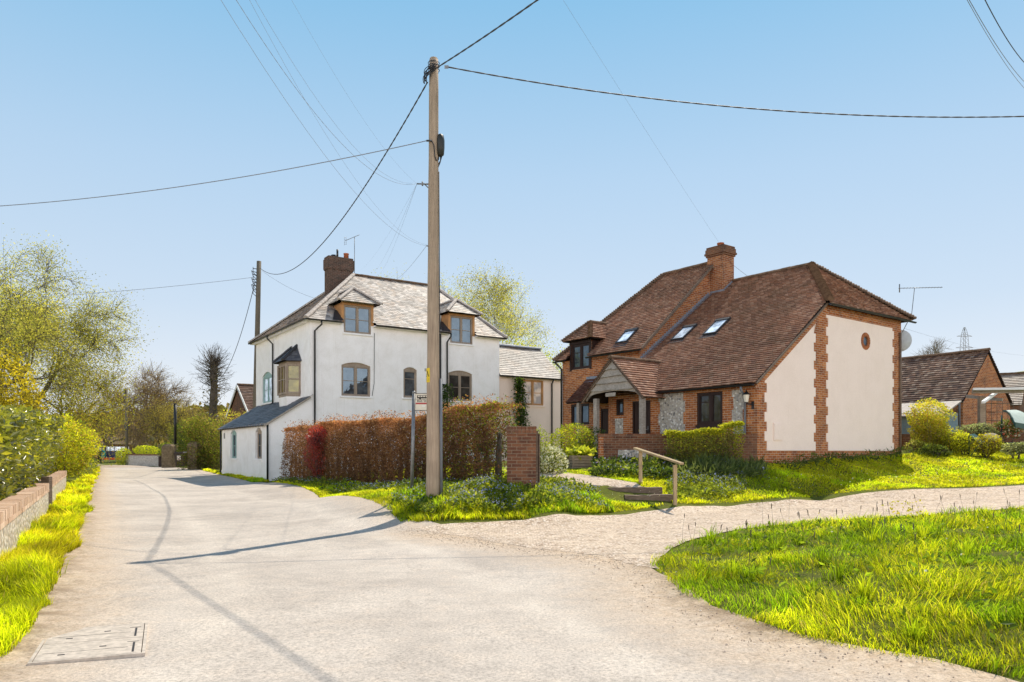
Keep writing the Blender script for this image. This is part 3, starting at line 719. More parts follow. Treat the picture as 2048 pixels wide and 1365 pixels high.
def tube_part(name, pts, r, mat, parent, n=8):
    mb = MB(); mb.tube(pts, r, n); return mb.build(name, mat, parent)

# ================================================================== brick and flint cottage
H1, H2, HR, VR, WD = 3.72, 6.48, 8.62, 6.68, 9.15
TANM = (HR-H1)/VR; UE, UW = 6.45, 11.3; VW = 1.95; TANW = .89; HW = 5.47; VWR = 6.15; HWR = 9.45
bc = thing('brick_cottage', bpt(3, 4, 1.2), 'red brick and flint cottage with clay tile roof and cream rendered gable end', 'house')
FR = Plane(BO, BU, BV); GA = Plane(BO, BV, BU); WG = Plane(BO+BV*VW, BU, BV)
b0 = .7
# openings in the front wall
wa1, wa0 = FR.a(1393.5), FR.a(1445); ww0, ww1 = FR.w(1420, 849.5), FR.w(1420, 784.5)
na1, na0 = FR.a(1232), FR.a(1247.5); nw0, nw1 = FR.w(1240, 831), FR.w(1240, 798.5)
da1, da0 = FR.a(1264.5), FR.a(1301); 
mb = MB()
wall(mb, FR, [(0,b0),(UE,b0),(UE,H1+1.3),(0,H1-.03)] if False else [(0,b0),(UE,b0),(UE,H1-.03),(0,H1-.03)],
     [arch_poly(wa0,wa1,ww0,ww1), arch_poly(na0,na1,nw0,nw1), arch_poly(da0,da1,1.24,1.24+2.05)], .1)
# wing front
e0, e1 = WG.a(1180), WG.a(1143.5); ew0, ew1 = WG.w(1161, 738.5), WG.w(1161, 688)
f0, f1 = WG.a(1178.5), WG.a(1142); fw0, fw1 = WG.w(1160, 850), WG.w(1160, 808)
g0, g1 = WG.a(1201)-.55, WG.a(1201)+.0
wall(mb, WG, [(UE,b0),(UW,b0),(UW,HW-.02),(e1+.12,HW-.02),(e1+.12,ew1+.1),(e0-.12,ew1+.1),(e0-.12,HW-.02),(UE,HW-.02)],
     [arch_poly(e0,e1,ew0,ew1), arch_poly(f0,f1,fw0,fw1), arch_poly(g0-.35,g1,1.24,3.25)], .1)
# return wall between main block and wing, rear, far end, side of wing above the catslide
def q4(*pts): mb.add(list(pts), [tuple(range(len(pts)))])
q4(bpt(UE,0,b0), bpt(UE,VW,b0), bpt(UE,VW,H1+VW*TANM), bpt(UE,0,H1))
q4(bpt(UE,1.7,H1), bpt(UE,1.7,HW-.04), bpt(UE,VWR,HWR-.05), bpt(UE,VWR*2-1.7,HW-.05), bpt(UE,VWR*2-1.7,H1))
q4(bpt(0,WD,b0), bpt(UE,WD,b0), bpt(UE,WD,H2), bpt(0,WD,H2))
q4(bpt(UE,VWR*2-1.7,b0), bpt(UW,VWR*2-1.7,b0), bpt(UW,VWR*2-1.7,HW), bpt(UE,VWR*2-1.7,HW))
q4(bpt(UW,VW,b0), bpt(UW,VWR*2-1.7,b0), bpt(UW,VWR*2-1.7,HW), bpt(UW,VW,HW))
# gable end with the small round window
v2 = (H2-H1)/TANM; ov, ow = GA.at(1730, 683)
circ = [(ov+.17*math.cos(t*math.pi/10), ow+.17*math.sin(t*math.pi/10)) for t in range(20)]
GTOP = [(0,b0),(WD,b0),(WD,H2-.04),(v2,H2-.04),(0,H1-.04)]
wall(mb, GA, GTOP, [circ], .08)
mb.build('wall', M['brick'], bc)
# cream render panels with toothed brick quoins
def teeth(vb, sgn, w0, w1, first, dv=.115, step=.225):
    pts = []; w = w0; k = first
    while w < w1-1e-6:
        x = vb + (dv if k % 2 else 0)*sgn; nw = min(w+step*1.33, w1); pts += [(x,w),(x,nw)]; w = nw; k += 1
    return pts
pz = GA.w(1533, 901.5); slope_w = lambda v: H1-.04 + v*TANM
v_a = .37; va2 = GA.a(1630.5); vb1 = GA.a(1655.5); vb2 = GA.a(1787); zt = H2-.38
topL = slope_w(va2)-.30
left = teeth(v_a, 1, pz, slope_w(.45)-.24, 1); right = teeth(va2, -1, pz, topL-.02, 0)
pl = MB()
polyL = left + [(.46, slope_w(.46)-.235)] + [(va2-.02, topL)] + right[::-1]
pl.prism(GA, polyL, -.016, .01)
lft = teeth(vb1-.11, 1, pz, zt, 1); rgt = teeth(vb2, -1, pz, zt, 0)
ring = [(ov+.31*math.cos(t*math.pi/12), ow+.31*math.sin(t*math.pi/12)) for t in range(24)]
tri_o = lft + rgt[::-1]
n_o = len(tri_o); tr_ = tessellate_polygon([[Vector((a,w,0)) for a,w in tri_o], [Vector((a,w,0)) for a,w in ring]])
pl.add([GA.pt(a,w,-.016) for a,w in tri_o+ring], [tuple(t) for t in tr_])
for q, nn in ((tri_o, len(tri_o)), (ring, 24)):
    pl.add([GA.pt(a,w,-.016) for a,w in q]+[GA.pt(a,w,.01) for a,w in q], [(i,(i+1)%nn,(i+1)%nn+nn,i+nn) for i in range(nn)])
pl.build('render_panel', M['plaster'], bc)
rb = MB()
for k in range(24):   # brick ring of the round window
    t0, t1 = k*math.pi/12+.02, (k+1)*math.pi/12-.02
    c4 = [(ov+r_*math.cos(t), ow+r_*math.sin(t)) for r_, t in ((.175,t0),(.31,t0),(.31,t1),(.175,t1))]
    rb.prism(GA, c4, -.035+random.uniform(-.004,.004), .02)
rw = rb.build('round_window', M['ring'], bc)
pm = MB(); pm.add([GA.pt(a,w,.015) for a,w in circ], [tuple(range(20))]); pm.build('pane', M['glass'], rw)
mx0, mw1 = GA.at(1545, 846); mx1, mw0 = GA.at(1562.5, 882)
mm = MB(); mm.pbox(GA, mx0, mx1, mw0, mw1, -.05, -.017); mm.pbox(GA, mx0+.03, mx1-.03, mw0+.03, mw1-.03, -.062, -.051); mm.build('meter_box', M['plaster'], bc, bevel=.006)
# flint panels
for (pa, pb, pt_, pb_) in ((1317.5,1370,789,900),(1464,1489.5,781,880)):
    x1, x0 = FR.a(pa), FR.a(pb); fm = MB(); t_w = FR.w(pa, pt_)
    lt = teeth(x0, 1, 1.2, t_w, 0, .07, .3); rt = teeth(x1, -1, 1.2, t_w, 1, .07, .3)
    fm.prism(FR, lt+rt[::-1], -.014, .01); fm.build('flint_panel', M['flint'], bc)
fm = MB(); fm.prism(FR, [(FR.a(1246.5),1.25),(FR.a(1230.5),1.25),(FR.a(1230.5),nw0-.12),(FR.a(1246.5),nw0-.12)], -.012, .01); fm.build('flint_panel', M['flint'], bc)
# windows and doors
window(bc, FR, wa0, wa1, ww0, ww1, 0, M['dark_wood'], M['glass_dark'], (.47,), ((1,.7),), .075, .03, M['dark_wood'], 0)
window(bc, FR, na0, na1, nw0, nw1, 0, M['dark_wood'], M['glass'], (), (), .07, .03, None)
window(bc, WG, f0, f1, fw0, fw1, 0, M['dark_wood'], M['glass'], (.5,), (), .07, .03, None)
def door(P, a0, a1, w0, w1, letter=None):
    d_ = MB(); d_.pbox(P, a0, a0+.06, w0, w1, .02, .09); d_.pbox(P, a1-.06, a1, w0, w1, .02, .09); d_.pbox(P, a0+.06, a1-.06, w1-.06, w1, .02, .09)
    n = 6; ww = (a1-a0-.12)/n
    for i in range(n): d_.pbox(P, a0+.062+i*ww, a0+.06+(i+1)*ww-.008, w0, w1-.062, .05, .085)
    o_ = d_.build('door', M['dark_wood'], bc)
    if letter:
        l_ = MB(); c = (a0+a1)/2; l_.pbox(P, c-.15, c+.15, w0+.95, w0+1.03, .035, .049); l_.build('letterbox', M['yellow'], o_)
        h_ = MB(); h_.tube([P.pt(a0+.14, w0+.93, .03), P.pt(a0+.14, w0+1.15, .03)], .014, 6); h_.tube([P.pt(a0+.14, w0+1.02, .02), P.pt(a0+.26, w0+1.02, .02)], .012, 6); h_.build('handle', M['metal'], o_)
        g_ = MB(); g_.pbox(P, c-.13, c+.13, w0+1.4, w0+1.72, .04, .049); g_.build('door_pane', M['glass_dark'], o_)
door(FR, da0, da1, 1.24, 3.29, True); door(WG, g0-.35, g1, 1.24, 3.25)
# main catslide roof
oh = .22; pit = math.atan(TANM)
def slope_dir(inn, tan): v = Vector((inn.x, inn.y, tan)); return v.normalized()
nt_ = math.hypot(1, TANM); f = lambda v: v*nt_
U3 = Vector((BU.x,BU.y,0)); V3 = Vector((BV.x,BV.y,0))
URE = 2.23
p0 = bpt(0, -oh, H1-oh*TANM)
tile_roof('roof', bc, p0, U3, slope_dir(BV, TANM), [(-.12,0),(UE,0),(UE,f(VR+oh)),(URE,f(VR+oh)),(-.12,f(v2+oh))], .135, .165, M['tile'], TILE_C, seed=1)
# rear slope and hip
VB = 9.6
p0 = bpt(0, VB, H2-.02); tr2 = (HR-H2+.02)/(VB-VR); n2 = math.hypot(1, tr2)
tile_roof('roof', bc, p0, U3, slope_dir(-BV, tr2), [(-.2,0),(UE+.3,0),(UE+.3,(VB-VR)*n2),(URE,(VB-VR)*n2)], .135, .165, M['tile'], TILE_C, seed=2)
hp = -.22; th = (HR-H2+.05)/(URE-hp); n3 = math.hypot(1, th)
tile_roof('roof', bc, bpt(hp, 0, H2-.03), V3, slope_dir(BU, th), [(v2-.1,0),(VB,0),(VR,(URE-hp)*n3)], .135, .165, M['tile'], TILE_C, seed=3)
rt = MB(); ridge_line(rt, bpt(URE-.1, VR, HR+.02), bpt(UE-.65, VR, HR+.02)); rt.build('ridge_tiles', M['ridge'], bc)
bt = MB(); bonnet_line(bt, bpt(hp-.05, v2-.12, H2), bpt(URE, VR, HR+.03), .17); bt.build('hip_tiles', M['ridge'], bc)
bt = MB(); bonnet_line(bt, bpt(hp-.05, VB, H2), bpt(URE, VR, HR+.03), .17); bt.build('hip_tiles', M['ridge'], bc)
# verge of the catslide: sloping brick band and a dark edge
vg = MB()
vg.prism(GA, [(-.2,H1-.3),(-.05,H1-.34),(v2+.12,H2-.24),(v2+.0,H2-.08)], -.05, .0); vg.build('verge_bricks', M['brick'], bc)
ed = MB(); ed.beam(bpt(-.13,-oh,H1-oh*TANM-.01), bpt(-.13,v2,H2-.03), .05, .06); ed.build('verge_board', M['sleeper'], bc)
# wing roof
nw_ = math.hypot(1, TANW); ohw = .27; UHE = 11.54; URL = 9.13
p0 = bpt(0, VW-ohw, HW)
def fw(w): return (w-HW)/TANW*nw_
dm0, dm1 = e0-.1, e1+.1
tile_roof('roof', bc, p0, U3, slope_dir(BV, TANW), [(UE-.12,0),(UHE,0),(URL,fw(HWR)),(UE-.12,fw(HWR))], .135, .165, M['tile'], TILE_C, holes=[(dm0,dm1,-1,.75)], seed=4)
tile_roof('roof', bc, bpt(0, VWR*2-VW+ohw, HW), U3, slope_dir(-BV, TANW), [(UE-.12,0),(UHE,0),(URL,fw(HWR)),(UE-.12,fw(HWR))], .135, .165, M['tile'], TILE_C, seed=5)
tl = (HWR-HW)/(UHE-URL); n4 = math.hypot(1, tl)
tile_roof('roof', bc, bpt(UHE, 0, HW), V3, slope_dir(-BU, tl), [(VW-ohw,0),(VWR*2-VW+ohw,0),(VWR,(UHE-URL)*n4)], .135, .165, M['tile'], TILE_C, seed=6)
rt = MB(); ridge_line(rt, bpt(UE-.1, VWR, HWR+.02), bpt(URL, VWR, HWR+.02)); rt.build('ridge_tiles', M['ridge'], bc)
bt = MB(); bonnet_line(bt, bpt(UHE, VW-ohw, HW), bpt(URL, VWR, HWR+.02), .16); bt.build('hip_tiles', M['ridge'], bc)
vb_ = MB(); vb_.beam(bpt(UE-.13, VW-ohw, HW-.0), bpt(UE-.13, VWR, HWR-.0), .06, .1); vb_.build('verge_board', M['sleeper'], bc)
# stepped lead flashing where the catslide meets the wing wall
lf = MB(); n = 34
for i in range(n):
    v0 = 1.7+(5.9-1.7)*i/n; v1 = 1.7+(5.9-1.7)*(i+1)/n; z0 = H1+v0*TANM; z1 = H1+v1*TANM
    lf.add([bpt(UE-.012,v0,z0+.02), bpt(UE-.012,v1,z1+.02), bpt(UE-.012,v1,z1+.15), bpt(UE-.012,v0+.03,z1+.15)], [(0,1,2,3)])
lf.add([bpt(UE-.014,1.7,H1+1.7*TANM+.05), bpt(UE-.014,6.0,H1+6*TANM+.05), bpt(UE-.15,6.0,H1+6*TANM+.055), bpt(UE-.15,1.7,H1+1.7*TANM+.055)], [(0,1,2,3)])
lf.build('lead_flashing', M['lead'], bc)
# chimney
cu0, cu1, cv0, cv1 = 5.78, 6.6, 6.0, 6.72; ztop = 10.12
ch = MB(); ch.box8([bpt(u,v,w) for w in (7.4, ztop-.42) for (u,v) in ((cu0,cv0),(cu1,cv0),(cu1,cv1),(cu0,cv1))])
for (z0,z1,e) in ((ztop-.419,ztop-.34,.045),(ztop-.339,ztop-.26,.09),(ztop-.259,ztop-.1,.06),(ztop-.099,ztop,.03)):
    ch.box8([bpt(u,v,w) for w in (z0, z1) for (u,v) in ((cu0-e,cv0-e),(cu1+e,cv0-e),(cu1+e,cv1+e),(cu0-e,cv1+e))], 1)
cho = ch.build('chimney', [M['brick_stack'], M['brick_old']], bc)
lt_ = MB(); lt_.lathe(bpt((cu0+cu1)/2,(cv0+cv1)/2,ztop-.02), [(.14,0),(.13,.16),(.15,.165),(.15,.21),(.11,.215)], 14); lt_.build('chimney_pot', M['terracotta'], cho)
fl = MB(); fl.box8([bpt(u,v,w+ (v-cv0)*TANM) for w in (H1+cv0*TANM-.25, H1+cv0*TANM+.13) for (u,v) in ((cu0-.012,cv0-.012),(cu1,cv0-.012),(cu1,cv1),(cu0-.012,cv1))]); fl.build('lead_apron', M['lead'], cho)
# rooflights
def roof_hit(px, py, v_ref, h_ref, tan, lift=0):
    """point of the roof plane w = h_ref + (v - v_ref)*tan seen at a pixel, as (u, v)"""
    kx, kz = (px-CX)/FOC, (HY-py)/FOC
    # v = (X-BO.x)*BV.x + (Y-BO.y)*BV.y
    a = kx*BV.x + BV.y; c = BO.x*BV.x + BO.y*BV.y
    y = (h_ref+lift - v_ref*tan - c*tan - EYE)/(kz - a*tan); v = a*y - c
    u = (kx*y-BO.x)*BU.x + (y-BO.y)*BU.y; return u, v
for (cs, vr_, hr_, tan) in (([(1231.6,687.5),(1255.8,661),(1279,658),(1254,683.5)], VW-ohw, HW, TANW), ([(1344.8,681),(1368,655),(1394,650),(1370,676.5)], 0, H1, TANM), ([(1409.7,670),(1432,642),(1460,637),(1436,665.5)], 0, H1, TANM)):
    uv_ = [roof_hit(x, y, vr_, hr_, tan, .06) for x, y in cs]
    u0 = (uv_[2][0]+uv_[3][0])/2; u1 = (uv_[0][0]+uv_[1][0])/2; v0 = (uv_[0][1]+uv_[3][1])/2; v1 = (uv_[1][1]+uv_[2][1])/2
    def rp(u, v, l): return bpt(u, v - l*tan/math.hypot(1,tan)*1.0, hr_+(v-vr_)*tan + l/math.hypot(1,tan))
    def rbox(mb, u0, u1, v0, v1, l0, l1): mb.box8([rp(u,v,l) for l in (l0,l1) for (u,v) in ((u0,v0),(u1,v0),(u1,v1),(u0,v1))])
    fb = MB(); t = .05
    rbox(fb,u0,u0+t,v0,v1,-.02,.11); rbox(fb,u1-t,u1,v0,v1,-.02,.11); rbox(fb,u0+t,u1-t,v0,v0+t,-.02,.1); rbox(fb,u0-.02,u1+.02,v1-t*2.2,v1,-.02,.135)
    fo = fb.build('rooflight', M['lead_dark'], bc)
    gb = MB(); gb.add([rp(u,v,.09) for u,v in ((u0+t*.6,v0+t*.6),(u1-t*.6,v0+t*.6),(u1-t*.6,v1-t),(u0+t*.6,v1-t))], [(0,1,2,3)]); gb.build('pane', M['glass_roof'], fo)
    ap = MB(); ap.add([rp(u,v,.05) for u,v in ((u0-.08,v0-.2),(u1+.08,v0-.2),(u1+.08,v0+.01),(u0-.08,v0+.01))], [(0,1,2,3)]); ap.build('lead_apron', M['lead_dark'], fo)
# dormer on the wing
dd = MB(); dv = VW-.02; rz = HW+.02
dtop = ew1+.1
for u in (dm0+.02, dm1-.02):
    dd.add([bpt(u,VW,HW-.1), bpt(u,VW,dtop), bpt(u,VW+(dtop-HW)/TANW+.1,dtop)], [(0,1,2)])
dd.pbox(WG, dm0+.0, e0, ew0-.05, dtop, -.03, .06); dd.pbox(WG, e1, dm1, ew0-.05, dtop, -.03, .06); dd.pbox(WG, dm0, dm1, ew1, dtop+.05, -.05, .06)
do = dd.build('dormer', M['dark_wood'], bc)
dw = window(do, WG, e0, e1, ew0, ew1, 0, M['dark_wood'], M['glass'], (.5,), ((1,.66),), .07, .01, None, name='dormer_window')
for c_ in list(dw.children):  # keep three levels: the pane belongs to the dormer
    c_.parent = do; c_.name = 'dormer_pane'
dcu = (dm0+dm1)/2; dez = dtop+.04; drz = dez+.82; ve = VW-.28; vap = ve+.85; vback = VW+(drz-HW)/TANW
dt = (drz-dez)/((dm1-dm0)/2+.2); ndt = math.hypot(1, dt); half = (dm1-dm0)/2+.2
for sgn in (1, -1):
    sdv = V3; start = bpt(dcu+sgn*half, 0, dez)
    vlow = VW+(dez-HW)/TANW
    tile_roof('dormer_roof', do, start, V3, Vector((-BU.x*sgn, -BU.y*sgn, dt)), [(ve,0),(vlow+.1,0),(vback+.15,half*ndt),(vap,half*ndt)], .135, .165, M['tile'], TILE_C, seed=8+sgn)
tf = (drz-dez)/(vap-ve)
tile_roof('dormer_roof', do, bpt(0, ve, dez), U3, slope_dir(BV, tf), [(dcu-half,0),(dcu+half,0),(dcu,(vap-ve)*math.hypot(1,tf))], .135, .165, M['tile'], TILE_C, seed=11)
bt = MB(); bonnet_line(bt, bpt(dcu-half,ve,dez), bpt(dcu,vap,drz+.02), .12); bonnet_line(bt, bpt(dcu+half,ve,dez), bpt(dcu,vap,drz+.02), .12)
ridge_line(bt, bpt(dcu,vap,drz), bpt(dcu,vback,drz)); bt.build('dormer_hip_tiles', M['ridge'], do)
# porch: tiled gable on oak posts with a boarded front
pu, pv, pw = 5.2, -1.06, 4.74; pf = Plane(BO+BV*pv, BU, BV)
lu, lw_ = pf.at(1170, 800); ru, rw_ = pf.at(1279, 787); pez = (lw_+rw_)/2; ph_ = max(lu-pu, pu-ru); tp = (pw-pez)/ph_; ntp = math.hypot(1, tp)
po = MB(); bw = .0
for i in range(5):
    z0 = pez+.02+(pw-pez-.1)*i/5; z1 = pez+.02+(pw-pez-.1)*(i+1)/5+.03
    def hx(z): return max(.02, ph_*(1-(z-pez)/(pw-pez))-.03)
    if i == 0:
        arch = [(pu+hx(z0)*math.cos(t), z0-.06+.24*math.sin(t)) for t in [math.pi*k/10 for k in range(11)]]
        po.prism(pf, [(pu-hx(z0), z0-.12)]+arch[::-1]+[(pu+hx(z0), z0-.12),(pu+hx(z1),z1),(pu-hx(z1),z1)], .02, .07)
    else: 
        m_ = 9; zb_ = [z0-.03+random.uniform(-.02,.02) for _ in range(m_)]; xs_ = [pu-hx(z0)+2*hx(z0)*k/(m_-1) for k in range(m_)]; xt = [pu-hx(z1)+2*hx(z1)*k/(m_-1) for k in range(m_)]
        po.add([pf.pt(x,z,-.035) for x,z in zip(xs_,zb_)]+[pf.pt(x,z1,.04) for x in xt]+[pf.pt(x,z,.02) for x,z in zip(xs_,zb_)], [(k,k+1,m_+k+1,m_+k) for k in range(m_-1)]+[(k,k+1,2*m_+k+1,2*m_+k) for k in range(m_-1)])
pro = po.build('porch', M['oak'], bc)
bg_ = MB()
for sgn in (1, -1): bg_.beam(bpt(pu+sgn*(ph_+.12), pv-.02, pez-.14), bpt(pu, pv-.02, pw+.02), .07, .09)
bg_.build('barge_board', M['sleeper'], pro)
for sgn in (1, -1):
    va = 0 + (pez-H1)/TANM; vb_ = (pw-H1)/TANM
    tile_roof('porch_roof', pro, bpt(pu+sgn*(ph_+.14), 0, pez-.14*tp+.03), V3, Vector((-BU.x*sgn,-BU.y*sgn,tp)), [(pv-.08,0),(max(va,.1)+.1,0),(vb_+.2,(ph_+.14)*ntp),(pv-.08,(ph_+.14)*ntp)], .135, .165, M['tile'], TILE_C, seed=14+sgn)
rt = MB(); ridge_line(rt, bpt(pu,pv-.1,pw+.03), bpt(pu,vb_+.1,pw+.03), .1); rt.build('ridge_tiles', M['ridge'], pro)
for px_ in (1280, 1188):
    a_ = pf.a(px_)+ (0 if px_ > 1200 else 0)
    pb = MB(); pb.pbox(pf, a_-.09, a_+.09, 1.15, pez-.02, .04, .2); pb.build('post', M['oak'], pro, bevel=.012)
npb = MB(); na, nz_ = pf.at(1221, 790); npb.pbox(pf, na-.24, na+.24, nz_-.06, nz_+.07, -.01, .018); npb.build('name_plate', M['oak'], pro)
# lean-to canopy left of the porch
cl_, cr_ = 9.75, 6.0; vt, vbt = VW, .85; zt_, zb_ = 4.5, 3.57; tc = (zt_-zb_)/(vt-vbt); ntc = math.hypot(1, tc)
cb = MB(); cb.beam(bpt(cl_,vbt,zb_-.05), bpt(cr_+.3,vbt,zb_-.05), .06, .12); cb.beam(bpt(cl_-.03,vbt,zb_-.03), bpt(cl_-.03,vt,zt_-.04), .05, .1); can = cb.build('canopy', M['dark_wood'], bc)
tile_roof('canopy_roof', can, bpt(0, vbt-.1, zb_-.1*tc+.02), U3, slope_dir(BV, tc), [(cr_,0),(cl_,0),(cl_,(vt-vbt+.1)*ntc),(cr_,(vt-vbt+.1)*ntc)], .1, .165, M['tile'], [(c[0]*.5,c[1]*.42,c[2]*.45) for c in TILE_C], seed=17)
ld = MB(); ld.add([bpt(cr_,vt-.012,zt_+.02), bpt(cl_,vt-.012,zt_+.02), bpt(cl_,vt-.012,zt_+.16), bpt(cr_,vt-.012,zt_+.16), bpt(cl_,vt-.2,zt_-.2*tc+.07), bpt(cr_,vt-.2,zt_-.2*tc+.07)], [(0,1,2,3),(0,1,4,5)]); ld.build('lead_flashing', M['lead'], can)
pb = MB(); pb.box8([bpt(9.05+u,.88+v,w) for w in (1.1, zb_-.1) for u,v in ((-.07,-.07),(.07,-.07),(.07,.07),(-.07,.07))]); pb.build('post', M['oak'], can)
# gutters, pipes
for (a_, b_) in ((bpt(-.05,-oh-.06,H1-oh*TANM-.03), bpt(4.05,-oh-.06,H1-oh*TANM-.03)), (bpt(hp-.06,v2-.1,H2-.06), bpt(hp-.06,VB+.1,H2-.06)), (bpt(UE-.1,VW-ohw-.06,HW-.03), bpt(dm0,VW-ohw-.06,HW-.03)), (bpt(dm1,VW-ohw-.06,HW-.03), bpt(UHE,VW-ohw-.06,HW-.03))):
    gt = MB(); gutter(gt, a_, b_); gt.build('gutter', M['black'], bc)
a_ = FR.a(1492.5); tube_part('downpipe', [bpt(a_,-oh-.06,H1-.24), bpt(a_,-oh-.04,H1-.36), bpt(a_,-.07,H1-.55), bpt(a_,-.07,1.75), bpt(a_,-.07,1.7)], .038, M['grey_paint'], bc)
tube_part('downpipe', [bpt(11.4,VW-ohw-.06,HW-.08), bpt(11.28,VW-.08,HW-.35), bpt(11.28,VW-.08,.9)], .045, M['black'], bc)
tube_part('downpipe', [bpt(-.06,8.98,H2-.5), bpt(-.06,8.98,1.2)], .04, M['sleeper'], bc)
sh_ = MB(); sh_.box8([bpt(u,v,w) for w in (1.86,1.99) for u,v in ((a_-.35,-.22),(a_+.3,-.22),(a_+.3,-.01),(a_-.35,-.01))]); sh_.build('meter_shelf', M['lead_dark'], bc, bevel=.03)
# wall lantern
la, lz = FR.at(1500.5, 797); lb = MB(); C_ = FR.pt(la, lz, -.2)
lb.tube([FR.pt(la-.1,lz-.22,-.02), FR.pt(la-.1,lz-.2,-.1), FR.pt(la-.02,lz-.18,-.18), C_+Vector((0,0,-.14))], .018, 6); lb.lathe(C_, [(.05,-.15),(.06,-.13),(.035,-.12)], 6)
lb.pbox(FR, la-.14, la-.06, lz-.34, lz-.1, -.03, 0)
lo_ = lb.build('wall_lantern', M['black'], bc)
lb = MB(); lb.lathe(C_, [(.115,.1),(.1,.12),(.05,.18),(.02,.2),(.02,.24)], 6); lb.build('lantern_top', M['black'], lo_)
gb = MB(); gb.lathe(C_, [(.06,-.125),(.095,.1)], 6, smooth=False); gb.build('lamp_glass', M['cream'], lo_)
# satellite dish and aerial at the rear corner
sd_ = MB(); sc0 = at(1801, 683, bpt(0,WD,0).y+.35); nn_ = Vector((.35,.9,.3)).normalized(); sx_ = nn_.cross(Vector((0,0,1))).normalized(); sy_ = sx_.cross(nn_)
vs = [sc0]; 
for ring_ in (1,2,3):
    for k in range(20): t = k*math.pi/10; rr = .135*ring_; vs.append(sc0+sx_*rr*math.cos(t)+sy_*rr*1.05*math.sin(t)+nn_*(rr*rr*.55))
fs = [(0,1+k,1+(k+1)%20) for k in range(20)]
for r_ in (0,1):
    for k in range(20): fs.append((1+r_*20+k,1+r_*20+(k+1)%20,21+r_*20+(k+1)%20,21+r_*20+k))
sd_.add(vs, fs, 0, True); sd_.tube([sc0-nn_*.02, bpt(.1,WD,sc0.z-.05)], .02, 6); sd_.build('satellite_dish', M['dish'], bc)
ae = MB(); ybase = bpt(0,VB,0).y; A0 = at(1822,641,ybase); A1 = at(1829,577,ybase)
ae.tube([bpt(0,WD+.1,H2-.45), A0+Vector((-.12,0,-.05)), A0, A1], .014, 6); ae.tube([at(1797,577,ybase), at(1885,575,ybase-.4)], .012, 6)
for k in range(13):
    px_ = 1808+k*6.2; c = at(px_, 577-(px_-1797)*.02, ybase-(px_-1797)*.0045); ae.tube([c+Vector((.05,.13,.0)), c-Vector((.05,.13,.0))], .005, 4)
c = at(1799,577,ybase); ae.tube([c+Vector((0,0,.16)), c-Vector((0,0,.16))], .02, 6); ae.build('television_aerial', M['metal'], bc)
# ================================================================== white rendered house
wh = thing('white_house', wpt(4, 4, .4), 'white rendered three storey house with hipped slate roof and lean-to beside the lane', 'house')
WF = Plane(WO, WV, WU); WS = Plane(WO, WU, WV)
LO = Vector((WO.x, WO.y)) - WV*2.03; LP = Plane(LO, WU, WV); LE = Plane(LO, WV, WU)
EZ, RZ, WL, WW = 8.0, 11.65, 9.7, 11.06; RU, RV0, RV1 = 4.85, 4.2, 9.41
z0 = -.2
def opening(P, pl, pr, pyt, pyb, rise=0, d=0):
    a0, a1 = sorted((P.a(pl, d), P.a(pr, d))); mid = (pl+pr)/2
    return a0, a1, P.w(mid, pyb, d), P.w(mid, pyt, d), rise
front = [opening(WF,683,741,725.5,793,.16), opening(WF,807,834,735,796,.14), opening(WF,896.5,944.5,741.5,802.5,.17), opening(WF,687.5,742,612.5,667.5), opening(WF,900.5,945,633.5,688)]
side = [opening(WS,524.5,543.5,744,806,.26), opening(WS,553,573,734,792), ]
lean = [opening(LP,461,473,860,917,.2), opening(LP,511,523.5,855.5,918,.22)]
mb = MB()
d1a, d1b, d2a, d2b = front[3][0]-.13, front[3][1]+.13, front[4][0]-.13, front[4][1]+.13; dzt = max(front[3][3], front[4][3])+.12
ol = [(0,z0),(WW,z0),(WW,EZ),(d2b,EZ),(d2b,dzt),(d2a,dzt),(d2a,EZ),(d1b,EZ),(d1b,dzt),(d1a,dzt),(d1a,EZ),(0,EZ)]
wall(mb, WF, ol, [arch_poly(*o_) for o_ in front], .1)
wall(mb, WS, [(0,z0),(WL,z0),(WL,EZ),(0,EZ)], [arch_poly(*side[0])], .1)
def q4(*pts): mb.add(list(pts), [tuple(range(len(pts)))])
q4(wpt(WL,0,z0), wpt(WL,WW,z0), wpt(WL,WW,EZ), wpt(WL,0,EZ)); q4(wpt(0,WW,z0), wpt(WL,WW,z0), wpt(WL,WW,EZ), wpt(0,WW,EZ))
# lean-to
LL = 9.36; lez = 2.85; ltz = LE.w(614, 800.5)
ltz = 4.15
wall(mb, LP, [(0,z0),(LL,z0),(LL,lez),(0,lez)], [arch_poly(*o_) for o_ in lean], .14)
for u in (0, LL):
    b_ = LP.pt(u,0,0); c_ = LP.pt(u,0,2.03); mb.add([Vector((b_.x,b_.y,z0)), Vector((c_.x,c_.y,z0)), Vector((c_.x,c_.y,ltz)), Vector((b_.x,b_.y,lez))], [(0,1,2,3)])
mb.build('wall', M['white'], wh)
pb = MB(); pb.pbox(LP, -.015, LL+.01, z0, .42, -.03, .0); pb.build('plinth', M['white'], wh)
for i, o_ in enumerate(front):
    a0,a1,w0,w1,r_ = o_
    if i < 3:
        window(wh, WF, a0,a1,w0,w1,r_, M['oak_grey'], M['glass'] if i < 2 else M['glass_dark'], (.5,) if i != 1 else (), ((-1,.5),) if i != 1 else ((0,.68),), .075, .06, M['white'])
window(wh, WS, *side[0], M['teal'], M['glass_roof'], (.5,), ((-1,.5),), .07, .06, M['white'])
for i, o_ in enumerate(lean):
    window(wh, LP, *o_, M['teal'] if i == 0 else M['oak_grey'], M['glass'], (.5,), ((-1,.5),), .055, .1, M['white'])
